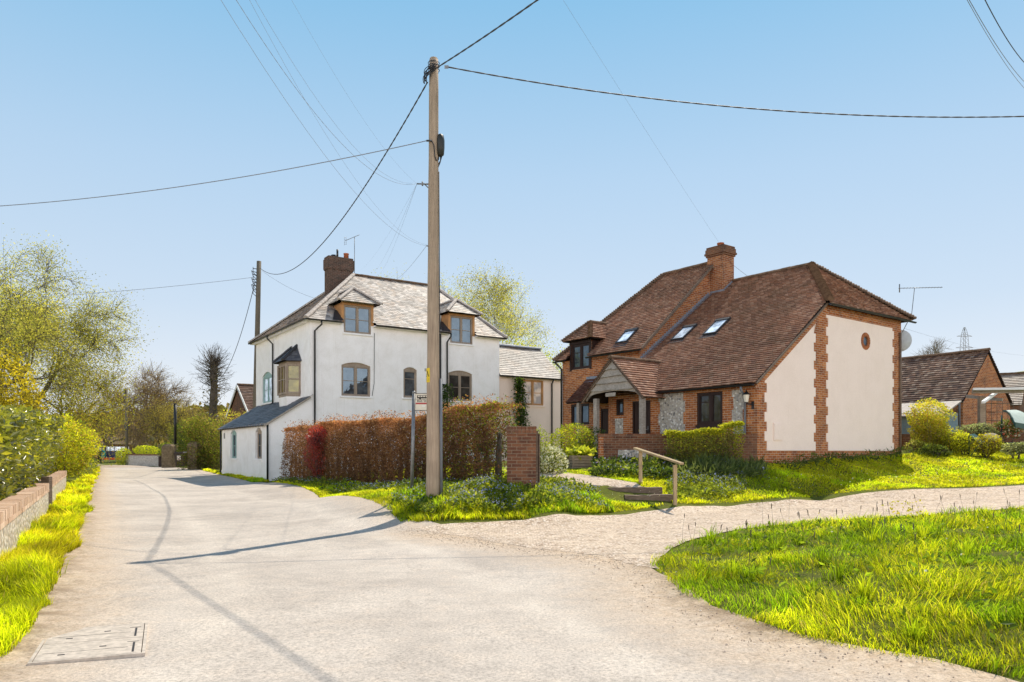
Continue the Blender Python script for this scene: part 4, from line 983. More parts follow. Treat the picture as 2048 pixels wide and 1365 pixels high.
# main hipped roof
oh = .3; t1 = (RZ-EZ)/(RU+oh); n1 = math.hypot(1,t1); U3 = Vector((WU.x,WU.y,0)); V3 = Vector((WV.x,WV.y,0))
ez = EZ-.02
tile_roof('roof', wh, wpt(-oh,0,ez), V3, slope_dir(WU,t1), [(-oh,0),(WW+oh,0),(RV1,(RU+oh)*n1),(RV0,(RU+oh)*n1)], .2, .26, M['slate'], SLATE_C, .012, .004, holes=[(d1a,d1b,-1,1.1),(d2a,d2b,-1,1.1)], seed=31)
tile_roof('roof', wh, wpt(WL+oh,0,ez), V3, slope_dir(-WU,(RZ-ez)/(WL+oh-RU)), [(-oh,0),(WW+oh,0),(RV1,(WL+oh-RU)*n1),(RV0,(WL+oh-RU)*n1)], .2, .26, M['slate'], SLATE_C, .012, .004, seed=32)
t2 = (RZ-ez)/(RV0+oh); n2 = math.hypot(1,t2)
BRN = [(.19,.13,.09),(.24,.17,.115),(.15,.105,.075),(.28,.21,.145)]
tile_roof('roof', wh, wpt(0,-oh,ez), U3, slope_dir(WV,t2), [(-oh,0),(WL+oh,0),(RU,(RV0+oh)*n2)], .2, .26, M['slate'], BRN, .012, .004, seed=33)
t3 = (RZ-ez)/(WW+oh-RV1); n3 = math.hypot(1,t3)
tile_roof('roof', wh, wpt(0,WW+oh,ez), U3, slope_dir(-WV,t3), [(-oh,0),(WL+oh,0),(RU,(WW+oh-RV1)*n3)], .2, .26, M['slate'], SLATE_C, .012, .004, seed=34)
rt = MB(); ridge_line(rt, wpt(RU,RV0,RZ), wpt(RU,RV1,RZ), .1, .45); rt.build('ridge_tiles', M['ridge'], wh)
for (a_, b_) in ((wpt(-oh,-oh,ez), wpt(RU,RV0,RZ)), (wpt(-oh,WW+oh,ez), wpt(RU,RV1,RZ)), (wpt(WL+oh,-oh,ez), wpt(RU,RV0,RZ)), (wpt(WL+oh,WW+oh,ez), wpt(RU,RV1,RZ))): rt = MB(); ridge_line(rt, a_, b_, .12, .42); rt.build('hip_tiles', M['ridge_slate'], wh)
sf = MB()   # soffits
for (a0_,a1_,b0_,b1_) in ((-oh+.02,0,-oh+.02,d1a),(-oh+.02,0,d1b,d2a),(-oh+.02,0,d2b,WW+oh-.02)): sf.box8([wpt(u,v,w) for w in (ez-.09,ez-.05) for u,v in ((a0_,b0_),(a1_,b0_),(a1_,b1_),(a0_,b1_))])
sf.box8([wpt(u,v,w) for w in (ez-.09,ez-.05) for u,v in ((0.001,-oh+.02),(WL+oh,-oh+.02),(WL+oh,-.001),(0.001,-.001))])
sf.build('soffit', M['white'], wh)
# dormers
for i, (o_, da, db, apx) in enumerate(((front[3],d1a,d1b,707), (front[4],d2a,d2b,913))):
    a0,a1,w0,w1,_ = o_; mb = MB(); tp = w1+.1
    for v in (da+.02, db-.02): mb.add([wpt(0,v,EZ-.1), wpt(0,v,tp), wpt((tp-EZ)/t1-oh+.1,v,tp)], [(0,1,2)])
    mb.pbox(WF, da, a0, EZ-.05, tp, -.02, .07); mb.pbox(WF, a1, db, EZ-.05, tp, -.02, .07); mb.pbox(WF, da, db, w1, tp+.03, -.04, .07)
    dr = mb.build('dormer', M['oak_warm'] if i == 0 else M['oak_warm'], wh)
    fo = window(dr, WF, a0,a1,w0,w1,0, M['oak_grey'], M['glass'], (.5,), ((-1,.5),), .06, .015, M['white'], .06, name='dormer_window')
    for c_ in list(fo.children): c_.parent = dr; c_.name = 'dormer_'+c_.name.split('.')[0]
    vc = (da+db)/2; half = (db-da)/2+.28; ez_ = tp+.03; ue = -.4; uap = .62; rz_ = ez_+.88; dt = (rz_-ez_)/half; nd_ = math.hypot(1,dt)
    ulow = (ez_-EZ)/t1-oh; uback = (rz_-EZ)/t1-oh
    for sg in (1,-1):
        tile_roof('dormer_roof', dr, wpt(0,vc+sg*half,ez_), U3, Vector((-WV.x*sg,-WV.y*sg,dt)), [(ue,0),(ulow+.1,0),(uback+.2,half*nd_),(uap,half*nd_)], .18, .24, M['slate'], SLATE_C, .012, .004, seed=40+i*3+sg)
    tf = (rz_-ez_)/(uap-ue)
    tile_roof('dormer_roof', dr, wpt(ue,0,ez_), V3, slope_dir(WU,tf), [(vc-half,0),(vc+half,0),(vc,(uap-ue)*math.hypot(1,tf))], .18, .24, M['slate'], SLATE_C, .012, .004, seed=47+i)
    rt = MB(); ridge_line(rt, wpt(ue,vc-half,ez_), wpt(uap,vc,rz_), .1, .36); ridge_line(rt, wpt(ue,vc+half,ez_), wpt(uap,vc,rz_), .1, .36); ridge_line(rt, wpt(uap,vc,rz_), wpt(uback,vc,rz_), .1, .36); rt.build('dormer_hip_tiles', M['ridge_slate'], dr)
    ld = MB(); ld.add([wpt(-oh-.01,da-.55,ez+.05), wpt(-oh-.01,da+.02,ez+.05), wpt(.95-oh,da+.02,ez+.05+.95*t1), wpt(.95-oh,da-.12,ez+.05+.95*t1)], [(0,1,2,3)])
    for q in range(len(ld.v)): pass
    ld.build('lead_flashing', M['lead_dark'], dr)
# chimney
cv0,cv1,cu0,cu1 = 2.78,4.22,5.0,5.68; ct = 12.62; mb = MB()
mb.box8([wpt(u,v,w) for w in (10.0,ct-.75) for u,v in ((cu0,cv0),(cu1,cv0),(cu1,cv1),(cu0,cv1))])
for (za,zb,e) in ((ct-.749,ct-.68,.04),(ct-.679,ct-.6,.06),(ct-.599,ct-.25,.06),(ct-.249,ct-.12,.06),(ct-.119,ct,.02)): mb.box8([wpt(u,v,w) for w in (za,zb) for u,v in ((cu0-e,cv0-e),(cu1+e,cv0-e),(cu1+e,cv1+e),(cu0-e,cv1+e))])
co = mb.build('chimney', M['brick_chim'], wh)
pm = MB(); pm.lathe(wpt(5.34,3.95,ct-.02), [(.15,0),(.14,.3),(.16,.31),(.16,.36),(.12,.365)], 14); pm.build('chimney_pot', M['terracotta'], co)
pm = MB(); pm.lathe(wpt(5.34,3.2,ct-.02), [(.2,0),(.2,.08),(.14,.17),(.03,.19)], 12); pm.tube([wpt(5.34,3.42,ct-.02), wpt(5.34,3.42,ct+.5)], .06, 8); pm.build('flue_cowl', M['black'], co)
# aerial by the chimney
ae = MB(); ya = wpt(4.9,4.25,0).y
ae.tube([at(709,548,ya), at(709,474,ya)], .018, 6); ae.tube([at(690,482,ya), at(719,470,ya)], .014, 6)
for k in range(7): c = at(694+k*3.6, 480.5-k*1.5, ya); ae.tube([c+Vector((0,.12,.02)), c-Vector((0,.12,.02))], .006, 4)
for k in (476,480,485,489): ae.tube([at(688.5,k,ya), at(692.5,k,ya)], .007, 4)
ae.tube([at(689,474,ya), at(689,491,ya)], .007, 4); ae.tube([at(692.5,474,ya), at(692.5,490,ya)], .007, 4)
ae.build('television_aerial', M['metal'], wh)
# lean-to roof, curved up at the wall
l3 = Vector((WU.x,WU.y,0)); tl = (ltz-lez)/2.03; nl = math.hypot(1,tl); e_ = .22
q = LP.pt(0,0,-e_); tile_roof('lean_to_roof', wh, Vector((q.x,q.y,lez-e_*tl+.04)), l3, slope_dir(WV,tl), [(-.1,0),(LL+.12,0),(LL+.12,(2.03+e_)*nl),(-.1,(2.03+e_)*nl)], .2, .26, M['slate_dark'], DSLATE_C, .012, .004, seed=51)
mb = MB(); mb.pbox(LP, -.1, LL+.1, lez-.12, lez-.0, -.06, -.0)
for k in range(18): a_ = .2+k*.52; mb.pbox(LP, a_, a_+.07, lez-.14, lez-.03, -.19, -.06)
mb.build('rafter_feet', M['oak'], wh)
mb = MB(); a_ = LP.pt(-.11,0,-e_); b_ = LP.pt(-.11,0,2.03); mb.beam((a_.x,a_.y,lez-e_*tl), (b_.x,b_.y,ltz), .05, .09); mb.build('verge_board', M['oak'], wh)
mb = MB(); mb.pbox(LP, LL-.75, LL-.5, lez-.62, lez-.3, -.012, .0)
for k in range(5): mb.pbox(LP, LL-.73, LL-.52, lez-.6+k*.058, lez-.57+k*.058, -.022, -.0125)
mb.build('wall_vent', M['metal'], wh)
# oriel bay window with its own slate roof
oa, ob = sorted((WS.a(552), WS.a(577))); 
by0, by1 = WS.w(585,792), WS.w(585,733); ua0, ua1 = 1.45, 3.35
fd = .62
BF = [(ua0,0),(ua0+.28,-fd),(ua1-.28,-fd),(ua1,0)]
mb = MB()
def bay(u, d, w): return WS.pt(u, w, d)
mb.add([bay(u,d,by0-.0) for u,d in BF]+[bay(u,d,by0-.12) for u,d in BF], [(0,1,2,3),(4,5,6,7),(0,1,5,4),(1,2,6,5),(2,3,7,6)])
mb.add([bay(u,d,by1+.0) for u,d in BF]+[bay(u,d,by1+.14) for u,d in BF], [(0,1,2,3),(4,5,6,7),(0,1,5,4),(1,2,6,5),(2,3,7,6)])
def post(u, d, r=.055): mb.tube([bay(u,d,by0), bay(u,d,by1)], r, 4, smooth=False)
for u,d in BF[1:3]: post(u,d,.085)
for k in (1,2): post(BF[1][0]+(BF[2][0]-BF[1][0])*k/3, -fd, .045)
post(ua0,-.03,.06); post(ua1,-.03,.06)
wm = by0+(by1-by0)*.5
for (p_,q_) in ((0,1),(1,2),(2,3)):
    for w in (by0+.07, wm, by1-.06):
        mb.beam(bay(*BF[p_],w), bay(*BF[q_],w), .05, .05 if w == wm else .1)
bo = mb.build('bay_window', M['oak_grey'], wh)
mb = MB()
for (p_,q_) in ((0,1),(1,2),(2,3)):
    i_ = lambda t: (BF[t][0]*.985+.015*2.4, BF[t][1]*.93)
    mb.add([bay(*i_(p_),by0), bay(*i_(q_),by0), bay(*i_(q_),by1), bay(*i_(p_),by1)], [(0,1,2,3)])
mb.build('pane', m_glass('bay_glass', .1, (.12,.10,.02), (.9,.9,.7)), bo)
mb = MB(); mb.add([bay(u,d,by0-.12) for u,d in BF]+[bay(u,d*.9,by0-.75) for u,d in BF], [(0,1,5,4),(1,2,6,5),(2,3,7,6),(4,5,6,7)]); mb.build('bay_base', M['white'], bo)
ez_ = by1+.13; apz = WS.w(594,693); ec = [(ua0-.22,.02),(ua0+.12,-fd-.24),(ua1-.12,-fd-.24),(ua1+.22,.02)]; rr = [(ua0+.55,.02),(ua1-.55,.02)]
def plane_tiles(name, pts, g, wd, seed):
    p = [Vector(bay(u,d,w)) for u,d,w in pts]; sd = (p[1]-p[0]).normalized(); nn = sd.cross(p[2]-p[0]).normalized(); td = nn.cross(sd); 
    if td.z < 0: td = -td
    poly = [((x-p[0]).dot(sd), (x-p[0]).dot(td)) for x in p]
    return tile_roof(name, bo, p[0], sd, td, poly, g, wd, M['slate_dark'], DSLATE_C, .012, .003, seed=seed)
plane_tiles('bay_roof', [(*ec[0],ez_),(*ec[1],ez_),(*rr[0],apz)], .19, .26, 61)
plane_tiles('bay_roof', [(*ec[1],ez_),(*ec[2],ez_),(*rr[1],apz),(*rr[0],apz)], .19, .26, 62)
plane_tiles('bay_roof', [(*ec[2],ez_),(*ec[3],ez_),(*rr[1],apz)], .19, .26, 63)
for k in (0,1): mb = MB(); ridge_line(mb, bay(*ec[1+k],ez_+.01), bay(*rr[k],apz+.02), .09, .4); mb.build('bay_hip_tiles', M['lead_dark'], bo)
# gutters and pipes
g = -oh-.05
for (va,vb2_) in ((-oh,d1a-.02),(d1b+.02,d2a-.02),(d2b+.02,WW+oh)): gt = MB(); gutter(gt, wpt(g,va,ez-.02), wpt(g,vb2_,ez-.02), .06); gt.build('gutter', M['black'], wh)
gt = MB(); gutter(gt, wpt(-oh,g,ez-.02), wpt(WL+oh,g,ez-.02), .06); q = LP.pt(0,0,-e_-.05)
gt.build('gutter', M['black'], wh)
def dp(name, pts, r=.045): return tube_part(name, pts, r, M['black'], wh)
va = WF.a(628.5); dp('downpipe', [wpt(g,va+.25,ez-.06), wpt(g,va+.25,ez-.25), wpt(-.08,va,ez-.55), wpt(-.08,va,.3)])
ua = WS.a(547); p_ = lambda u,w,d: WS.pt(u,w,d); dp('downpipe', [p_(ua,ez-.06,g), p_(ua,ez-.2,g), p_(ua-.1,ez-.5,-.08), p_(ua-.1,ltz+.05,-.08), p_(ua+.15,ltz-.05,-.15)])
va = WF.a(893); dp('downpipe', [wpt(g,d2a-.02,ez-.06), wpt(g,d2a-.02,ez-.22), wpt(-.08,va,ez-.5), wpt(-.08,va,.4)])
va = WF.a(879); dp('soil_pipe', [wpt(-.09,va,ez+.9), wpt(-.09,va,.4)], .06); dp('branch_pipe', [wpt(-.09,va,5.15), wpt(-.09,va+.45,5.12)], .035)
q = LE.pt(-.05,0,-.07); dp('downpipe', [Vector((q.x,q.y,lez-.1)), Vector((q.x,q.y,lez-.5)), Vector((q.x,q.y,-.02))], .05)
q = LP.pt(LL+.05,0,-.06); dp('downpipe', [Vector((q.x,q.y,lez-.1)), Vector((q.x,q.y,.1))], .05)
dp('wall_cable', [WF.pt(WF.a(748.5),7.6,-.015), WF.pt(WF.a(748),5.0,-.015), WF.pt(WF.a(744),4.35,-.015)], .012)
# ------------------------------------------------------------------ annex
an = thing('pink_annex', wpt(2, 13, .8), 'low pink rendered annex with slate roof between the white and brick houses', 'house')
AU = .12; AP = Plane(WO+WU*AU, WV, WU); AW0, AW1 = WW-.02, WW+4.6
aez, arz = AP.w(1050,755), 7.95; aru = 2.35; mb = MB()
aw = opening(AP,1045,1087,760.5,811)
wall(mb, AP, [(AW0,z0),(AW1,z0),(AW1,aez),(AW0,aez)], [arch_poly(*aw)], .09)
def q4(*pts): mb.add(list(pts), [tuple(range(len(pts)))])
q4(wpt(AU,AW1,z0), wpt(AU+4.6,AW1,z0), wpt(AU+4.6,AW1,aez), wpt(aru+AU,AW1,arz), wpt(AU,AW1,aez)); q4(wpt(AU+4.6,AW0,z0), wpt(AU+4.6,AW1,z0), wpt(AU+4.6,AW1,aez), wpt(AU+4.6,AW0,aez))
mb.build('wall', M['pink'], an)
ta = (arz-aez)/(aru+.2); na = math.hypot(1,ta)
tile_roof('roof', an, wpt(AU-.2,0,aez), V3, slope_dir(WU,ta), [(AW0+.05,0),(AW1+.1,0),(AW1+.1,(aru+.2)*na),(AW0+.05,(aru+.2)*na)], .2, .26, M['slate'], ANX_C, .016, .004, seed=71)
tile_roof('roof', an, wpt(AU+4.9,0,aez), V3, slope_dir(-WU,ta), [(AW0+.05,0),(AW1+.1,0),(AW1+.1,(aru+.2)*na),(AW0+.05,(aru+.2)*na)], .2, .26, M['slate'], ANX_C, .016, .004, seed=72)
rt = MB(); ridge_line(rt, wpt(AU+aru,AW0,arz+.02), wpt(AU+aru,AW1+.1,arz+.02), .13, .5); rt.build('ridge_tiles', M['lead'], an)
window(an, AP, *aw, M['oak_warm'], m_glass('blind_glass', .06, (.28,.2,.13)), (.5,), ((-1,.5),), .07, .03, M['pink'])
gt = MB(); gutter(gt, wpt(AU-.25,AW0,aez-.03), wpt(AU-.25,AW1,aez-.03), .05); gt.build('gutter', M['black'], an)
va = AP.a(1102.5); tube_part('downpipe', [wpt(AU-.25,va-WW+WW,aez-.06), wpt(AU-.07,va,aez-.3), wpt(AU-.07,va,.6)], .045, M['black'], an)

# ================================================================== barn and buildings on the right
def gable_house(name, label, cat, C0, yaw, LEN, DEP, ez, rz, base, wall_m, roof_m, cols, gauge=.2, width=.26, oh=.15, seed=90, bargeboard=None):
    """front eave runs from C0 along 'U' (left, away); gable end faces right"""
    U = Vector((-math.sin(yaw), math.cos(yaw))); V = Vector((math.cos(yaw), math.sin(yaw))); C0 = Vector(C0)
    def P(u, v, w): q = C0+U*u+V*v; return Vector((q.x, q.y, w))
    t = thing(name, P(LEN/2, DEP/2, base), label, cat)
    m_ = MB(); zb = base-.5; r = DEP/2
    m_.add([P(0,0,zb),P(LEN,0,zb),P(LEN,0,ez),P(0,0,ez)], [(0,1,2,3)]); m_.add([P(0,DEP,zb),P(LEN,DEP,zb),P(LEN,DEP,ez),P(0,DEP,ez)], [(0,1,2,3)])
    for u in (0, LEN): m_.add([P(u,0,zb),P(u,DEP,zb),P(u,DEP,ez),P(u,r,rz-.03),P(u,0,ez)], [(0,1,2,3,4)])
    m_.build('wall', wall_m, t)
    tn = (rz-ez)/(r+oh); nn = math.hypot(1, tn); U3_ = Vector((U.x,U.y,0))
    for sg, v0_ in ((1,-oh),(-1,DEP+oh)):
        tile_roof('roof', t, P(0,v0_,ez), U3_, Vector((V.x*sg,V.y*sg,tn)), [(-.1,0),(LEN+.1,0),(LEN+.1,(r+oh)*nn),(-.1,(r+oh)*nn)], gauge, width, roof_m, cols, seed=seed+sg)
    rt = MB(); ridge_line(rt, P(-.1,r,rz+.03), P(LEN+.1,r,rz+.03), .12, .4); rt.build('ridge_tiles', M['ridge'], t)
    if bargeboard:
        bb = MB()
        for v0_ in (-oh, DEP+oh): bb.beam(P(-.14,v0_,ez-.05), P(-.14,r,rz-.02), .06, .2); bb.beam(P(LEN+.14,v0_,ez-.05), P(LEN+.14,r,rz-.02), .06, .2)
        bb.build('barge_board', bargeboard, t)
    return t, P
BARN_C = [(.26,.16,.11),(.2,.12,.085),(.3,.2,.15),(.16,.1,.075),(.34,.25,.19),(.13,.085,.07)]
by_ = 37.0; bc0 = at(1926,802,by_); bvp = .58
barn, BP = gable_house('brick_barn', 'long brick barn with mottled clay tile roof beyond the cream gable wall', 'barn', (bc0.x, bc0.y), bvp, 14, 4.9, EYE+(HY-802)*by_/FOC, 6.62, 1.6, M['brick'], M['tile'], BARN_C, .17, .2, .12)
tube_part('downpipe', [BP(.1,-.16,4.0), BP(.12,-.1,3.7), BP(.12,-.08,1.6)], .05, M['grey_paint'], barn)
gt = MB(); gutter(gt, BP(-.1,-.2,3.95), BP(14,-.2,3.95)); gt.build('gutter', M['black'], barn)
q = at(2030,742,52); ob_, _p = gable_house('grey_roofed_house', 'partly hidden house with a grey roof behind the brick barn', 'house', (q.x-1, q.y-2), .9, 9, 8, 4.6, 7.0, 2, M['brick_old'], M['slate'], [(.25,.21,.18),(.3,.26,.22),(.2,.17,.15)], .25, .3, seed=95)
# blue shed behind the shrub
sp = at(1885,868,33.5); sh0 = Vector((sp.x, sp.y)); Us = Vector((-.62,.78)); Vs = Vector((.78,.62))
def SP(u,v,w): q = sh0+Us*u+Vs*v; return Vector((q.x,q.y,w))
shd = thing('garden_shed', SP(2,1,1.5), 'pale blue boarded garden shed beside the brick barn', 'shed'); mb = MB()
for k in range(14): 
    w0_ = 1.3+k*.14; mb.box8([SP(u,v,w) for w in (w0_, w0_+.138) for u,v in ((0,-.02-(.012 if w==w0_ else 0)),(4.4,-.02-(.012 if w==w0_ else 0)),(4.4,0),(0,0))]); mb.box8([SP(u,v,w) for w in (w0_, w0_+.138) for u,v in ((-.02-(.012 if w==w0_ else 0),0),(0,0),(0,1.6),(-.02-(.012 if w==w0_ else 0),1.6))])
mb.add([SP(4.4,0,1.3),SP(4.4,1.6,1.3),SP(4.4,1.6,3.2),SP(4.4,0,3.2)],[(0,1,2,3)]); mb.build('wall', M['blue_shed'], shd)
mb = MB(); mb.box8([SP(u,v,w+ (v+.2)*.35) for w in (3.1,3.16) for u,v in ((-.15,-.25),(4.55,-.25),(4.55,1.7),(-.15,1.7))]); mb.build('roof', M['ridge_slate'], shd)
dsc = thing('wooden_disc', SP(3.05,-.2,2.5), 'round pale wooden disc hanging on the blue shed wall', 'wall disc'); mb = MB(); c = SP(2.9,-.1,2.35)
for k in range(1): 
    vs = [c+Vector((Us.x,Us.y,0))*.36*math.cos(t*math.pi/12)+Vector((0,0,.36*math.sin(t*math.pi/12))) for t in range(24)]; v2_ = [q-Vector((Vs.x,Vs.y,0))*.06 for q in vs]
    mb.add(vs+v2_, [tuple(range(24)), tuple(range(24,48))]+[(i,(i+1)%24,(i+1)%24+24,i+24) for i in range(24)])
mb.build('disc', M['rail'], dsc)
mb = MB(); vs3 = [q+Vector((0,0,0)) for q in vs]
for i in range(24):
    a_, b_ = vs[i], vs[(i+1)%24]; mb.beam(a_-Vector((Vs.x,Vs.y,0))*.04, b_-Vector((Vs.x,Vs.y,0))*.04, .05, .05)
mb.build('rim', M['black'], dsc)
# low brick garden wall on the right
gw = MB(); ga = at(1806,905,31.5); gb_ = at(2110,905,31.5); n = 1
dirw = (gb_-ga).normalized(); nrm = Vector((-dirw.y,dirw.x,0)); z1 = EYE+(HY-868.5)*31.5/FOC; zb = 1.0
gw.box8([q+Vector((0,0,w-q.z)) for w in (zb,z1-.08) for q in (ga,gb_,gb_+nrm*.22,ga+nrm*.22)]); cpw = MB()
cpw.box8([q+Vector((0,0,w-q.z)) for w in (z1-.079,z1) for q in (ga-nrm*.02,gb_-nrm*.02,gb_+nrm*.24,ga+nrm*.24)])
gwt = thing('garden_wall', (ga.x+3,ga.y,1.4), 'low dark brick garden wall behind the shrubs on the right', 'wall'); gw.build('brickwork', M['brick_old'], gwt); cpw.build('coping', M['brick_old'], gwt)
# pergola
pg = thing('pergola', at(1990,870,33), 'weathered timber pergola beams in front of the barn gable', 'pergola')
mb = MB()
mb.beam(at(1944,783,33.2), at(2130,781,31.6), .1, .2); pg1 = mb.build('beam', M['oak'], pg)
mb = MB(); mb.beam(at(1933,793,34.6), at(2005,800,33.2), .1, .14); mb.build('beam', M['oak'], pg)
mb = MB(); mb.beam(at(1966,805,31.2), at(1992,786,33.8), .12, .1); mb.build('beam', M['white_paint'], pg)
mb = MB(); mb.beam(at(1946,779,33.0), at(2130,777,31.5), .3, .1); mb.build('roof_sheet', M['white_paint'], pg)
mb = MB(); q = at(1963,872,33.2); mb.box(q.x-.12,q.x+.12,q.y-.1,q.y+.1,1.4,3.9); mb.build('post', M['planter'], pg)
mb = MB()
for k in range(8): q = at(1972+k*11,800,33.4); mb.tube([(q.x,q.y,2.0),(q.x,q.y,3.75)], .012, 4)
for k in range(5): q = at(1970,800,33.4); r_ = at(2060,800,33.4); z_ = 2.1+k*.38; mb.tube([(q.x,q.y-.02,z_),(r_.x,r_.y-.02,z_)], .012, 4)
mb.build('trellis', M['bark'], pg)
# green canopy of a swing seat
sw = thing('swing_seat', at(2030,870,30.5), 'garden swing seat with a pale green sloping canopy', 'swing seat'); mb = MB()
c4 = [at(2007,821,30.4), at(2032,820,31.2), at(2075,858,30.6), at(2030,850,29.4)]
def bow(s,t): p = c4[0]*(1-s)*(1-t)+c4[1]*s*(1-t)+c4[2]*s*t+c4[3]*(1-s)*t; return p+Vector((0,0,.18*math.sin(t*math.pi)))
vs = [bow(i/4,j/6) for j in range(7) for i in range(5)]; mb.add(vs, [(j*5+i,j*5+i+1,(j+1)*5+i+1,(j+1)*5+i) for j in range(6) for i in range(4)], 0, True); cno = mb.build('canopy', M['canvas'], sw)
mb = MB()
for i in range(4): mb.beam(bow(0,i/4)-Vector((0,0,.02)), bow(0,(i+1)/4)-Vector((0,0,.02)), .04, .07)
mb.beam(bow(0,1), bow(1,1), .04, .2); mb.build('trim', M['green_plastic'], sw)
mb = MB(); q = bow(.5,.5)
for dx in (-.7,.9): mb.tube([(q.x+dx,q.y,1.4),(q.x+dx*.85,q.y+.1,q.z-.05)], .03, 6)
mb.box(q.x-.6,q.x+.8,q.y-.2,q.y+.3,1.75,1.85); mb.build('frame', M['green_plastic'], sw)
# folded garden chair on the grass
fc = thing('garden_chair', at(1955,885,28.2), 'dark green folded garden chair leaning among the shrubs', 'chair'); mb = MB()
a_,b_,c_,d_ = at(1938,869,28.2), at(1950,868,28.5), at(1974,886,28.0), at(1960,889,27.7); mb.add([a_,b_,c_,d_,a_-Vector((0,0,.05)),b_-Vector((0,0,.05)),c_-Vector((0,0,.05)),d_-Vector((0,0,.05))], [(0,1,2,3),(4,5,6,7),(0,1,5,4),(1,2,6,5),(2,3,7,6),(3,0,4,7)])
mb.build('seat', M['green_plastic'], fc); mb = MB(); mb.tube([a_, Vector((a_.x,a_.y,1.35))], .02, 6); mb.tube([c_, Vector((c_.x-.2,c_.y,1.3))], .02, 6); mb.tube([d_, Vector((d_.x-.35,d_.y,1.32))], .02, 6); mb.build('legs', M['green_plastic'], fc)
# ================================================================== far buildings on the left
q = at(446,802,62); cot, CPt = gable_house('red_roofed_cottage', 'cottage with red tiled roof and white bargeboard behind the hedges', 'house', (q.x+.6,q.y-.3), -.95, 12, 5.6, 4.4, 6.75, .5, M['brick_old'], M['tile'], [(.19,.12,.09),(.24,.165,.13),(.15,.09,.07)], .22, .26, .3, 97, M['white_paint'])
hb = thing('thatched_cottage', at(211,893,118), 'small thatched cottage at the far end of the lane', 'house'); mb = MB(); q = at(209,893,118)
mb.box(q.x-2.4,q.x+3.3,q.y,q.y+6,0,2.9); mb.build('wall', M['brick_old'], hb)
mb = MB(); mb.add([(q.x-3.2,q.y-.5,2.7),(q.x+3.9,q.y-.5,2.7),(q.x+3.9,q.y+6.5,2.7),(q.x-3.2,q.y+6.5,2.7),(q.x-.7,q.y+3,4.6),(q.x+1.4,q.y+3,4.6)], [(0,1,5,4),(1,2,5),(2,3,4,5),(3,0,4)]); mb.build('roof', M['thatch'], hb)
fo = MB(); fo.box(q.x-1.6,q.x+.1,q.y-.06,q.y-.002,1.5,2.55); fo = fo.build('window', M['white_paint'], hb); mb = MB()
for k in (0,1): mb.box(q.x-1.5+k*.8,q.x-.85+k*.8,q.y-.075,q.y-.061,1.6,2.45)
mb.build('pane', M['glass_dark'], fo)
fp = thing('flue_pipe', at(351,835,58), 'tall black metal flue pipe rising above the clipped hedge', 'flue'); mb = MB(); a_ = at(350.5,850,58); mb.tube([a_-Vector((0,0,1.5)), at(350.5,809,58)], .1, 10); mb.lathe(at(350.5,809,58), [(.12,0),(.12,.06),(.1,.07)], 10); mb.build('pipe', M['black'], fp)
# ================================================================== utility poles
PX, PY = -1.69, 16.0; PZ = tz(PX, PY); PT = EYE+(HY-120)*16/FOC
up = thing('utility_pole', (PX, PY, PZ), 'tall grey timber utility pole standing on the grass corner with cables and a yellow sign', 'utility pole')
mb = MB(); k = 14; lean = (868-866)*16/FOC
def pc(t): return Vector((PX+lean*t, PY, PZ-.3+(PT-PZ+.3)*t))
mb.tube([pc(i/k) for i in range(k+1)], [.148-.052*(i/k)+.003*math.sin(i*2.1) for i in range(k+1)], 16)
mb.lathe(pc(1), [(.094,-.004),(.08,.03),(.04,.05)], 12); sh = mb.build('shaft', M['pole'], up)
def pz(py): return EYE+(HY-py)*16/FOC
def pp(px, py, dy=0): return at(px, py, 16+dy)
# fuse box with its tails
mb = MB(); c = pp(881, 291); 
prof = [(.03,-.24),(.075,-.2),(.088,-.05),(.088,.1),(.07,.2),(.03,.235)]
mb.lathe(c, prof, 12, sx=1, sy=1.3); mb.box(c.x-.09,c.x-.02,c.y-.05,c.y+.05,c.z-.16,c.z+.15); mb.build('cable_joint_box', M['box'], up)
mb = MB(); mb.tube([pp(881,312), pp(881,322), pp(876,330), pp(876,345)], .012, 6); mb.tube([pp(878,312), pp(877,320,-.05), pp(872,321,-.1), pp(869,310,-.13), pp(868,292,-.13), pp(864,283,-.13), pp(854,281,-.1)], .012, 6); mb.tube([pp(884,312), pp(880,326), pp(876,336)], .01, 6); mb.build('cable_tails', M['cable'], up)
# tangle of tails round the top of the pole
mb = MB(); r = random.Random(5)
for i in range(11):
    a0 = pp(868+r.uniform(-2,6), 134+r.uniform(-6,8), -.14); cpt = pp(841+r.uniform(-3,8), 142+r.uniform(-10,16), -.12+r.uniform(-.1,.1)); e = pp(851+r.uniform(-3,3), 163+r.uniform(-6,6), -.1)
    pts = [a0*(1-t)**2+cpt*(2*t*(1-t)*1.25)+e*t*t+ (a0*(0)) for t in [j/10 for j in range(11)]]
    pts = [a0*((1-t)**2)+cpt*(2*t*(1-t))+e*(t*t) for t in [j/10 for j in range(11)]]
    mb.tube(pts, .0085, 5)
for zz in (127,133,141): mb.tube([pc(1)+Vector((.12*math.cos(t*math.pi/8),.12*math.sin(t*math.pi/8), pz(zz)-PT)) for t in range(17)], .008, 5)
mb.build('cable_tangle', M['cable'], up)
mb = MB(); mb.tube([pp(853,282,-.05), pp(864,282,-.1)], .02, 6); mb.box8([pp(x,y,d) for d in (-.1,.0) for x,y in ((889,131),(897,131),(897,138),(889,138))]); mb.build('cable_clamp', M['metal'], up)
mb = MB(); mb.tube([pp(862,369), pp(834,368)], .016, 6); mb.tube([pp(862,381), pp(849,369)], .012, 6); mb.tube([pp(845,364), pp(845,372)], .02, 6); mb.build('bracket', M['metal'], up)
mb = MB(); mb.tube([pp(862,494), pp(853,492)], .014, 6); mb.build('bracket', M['metal'], up)
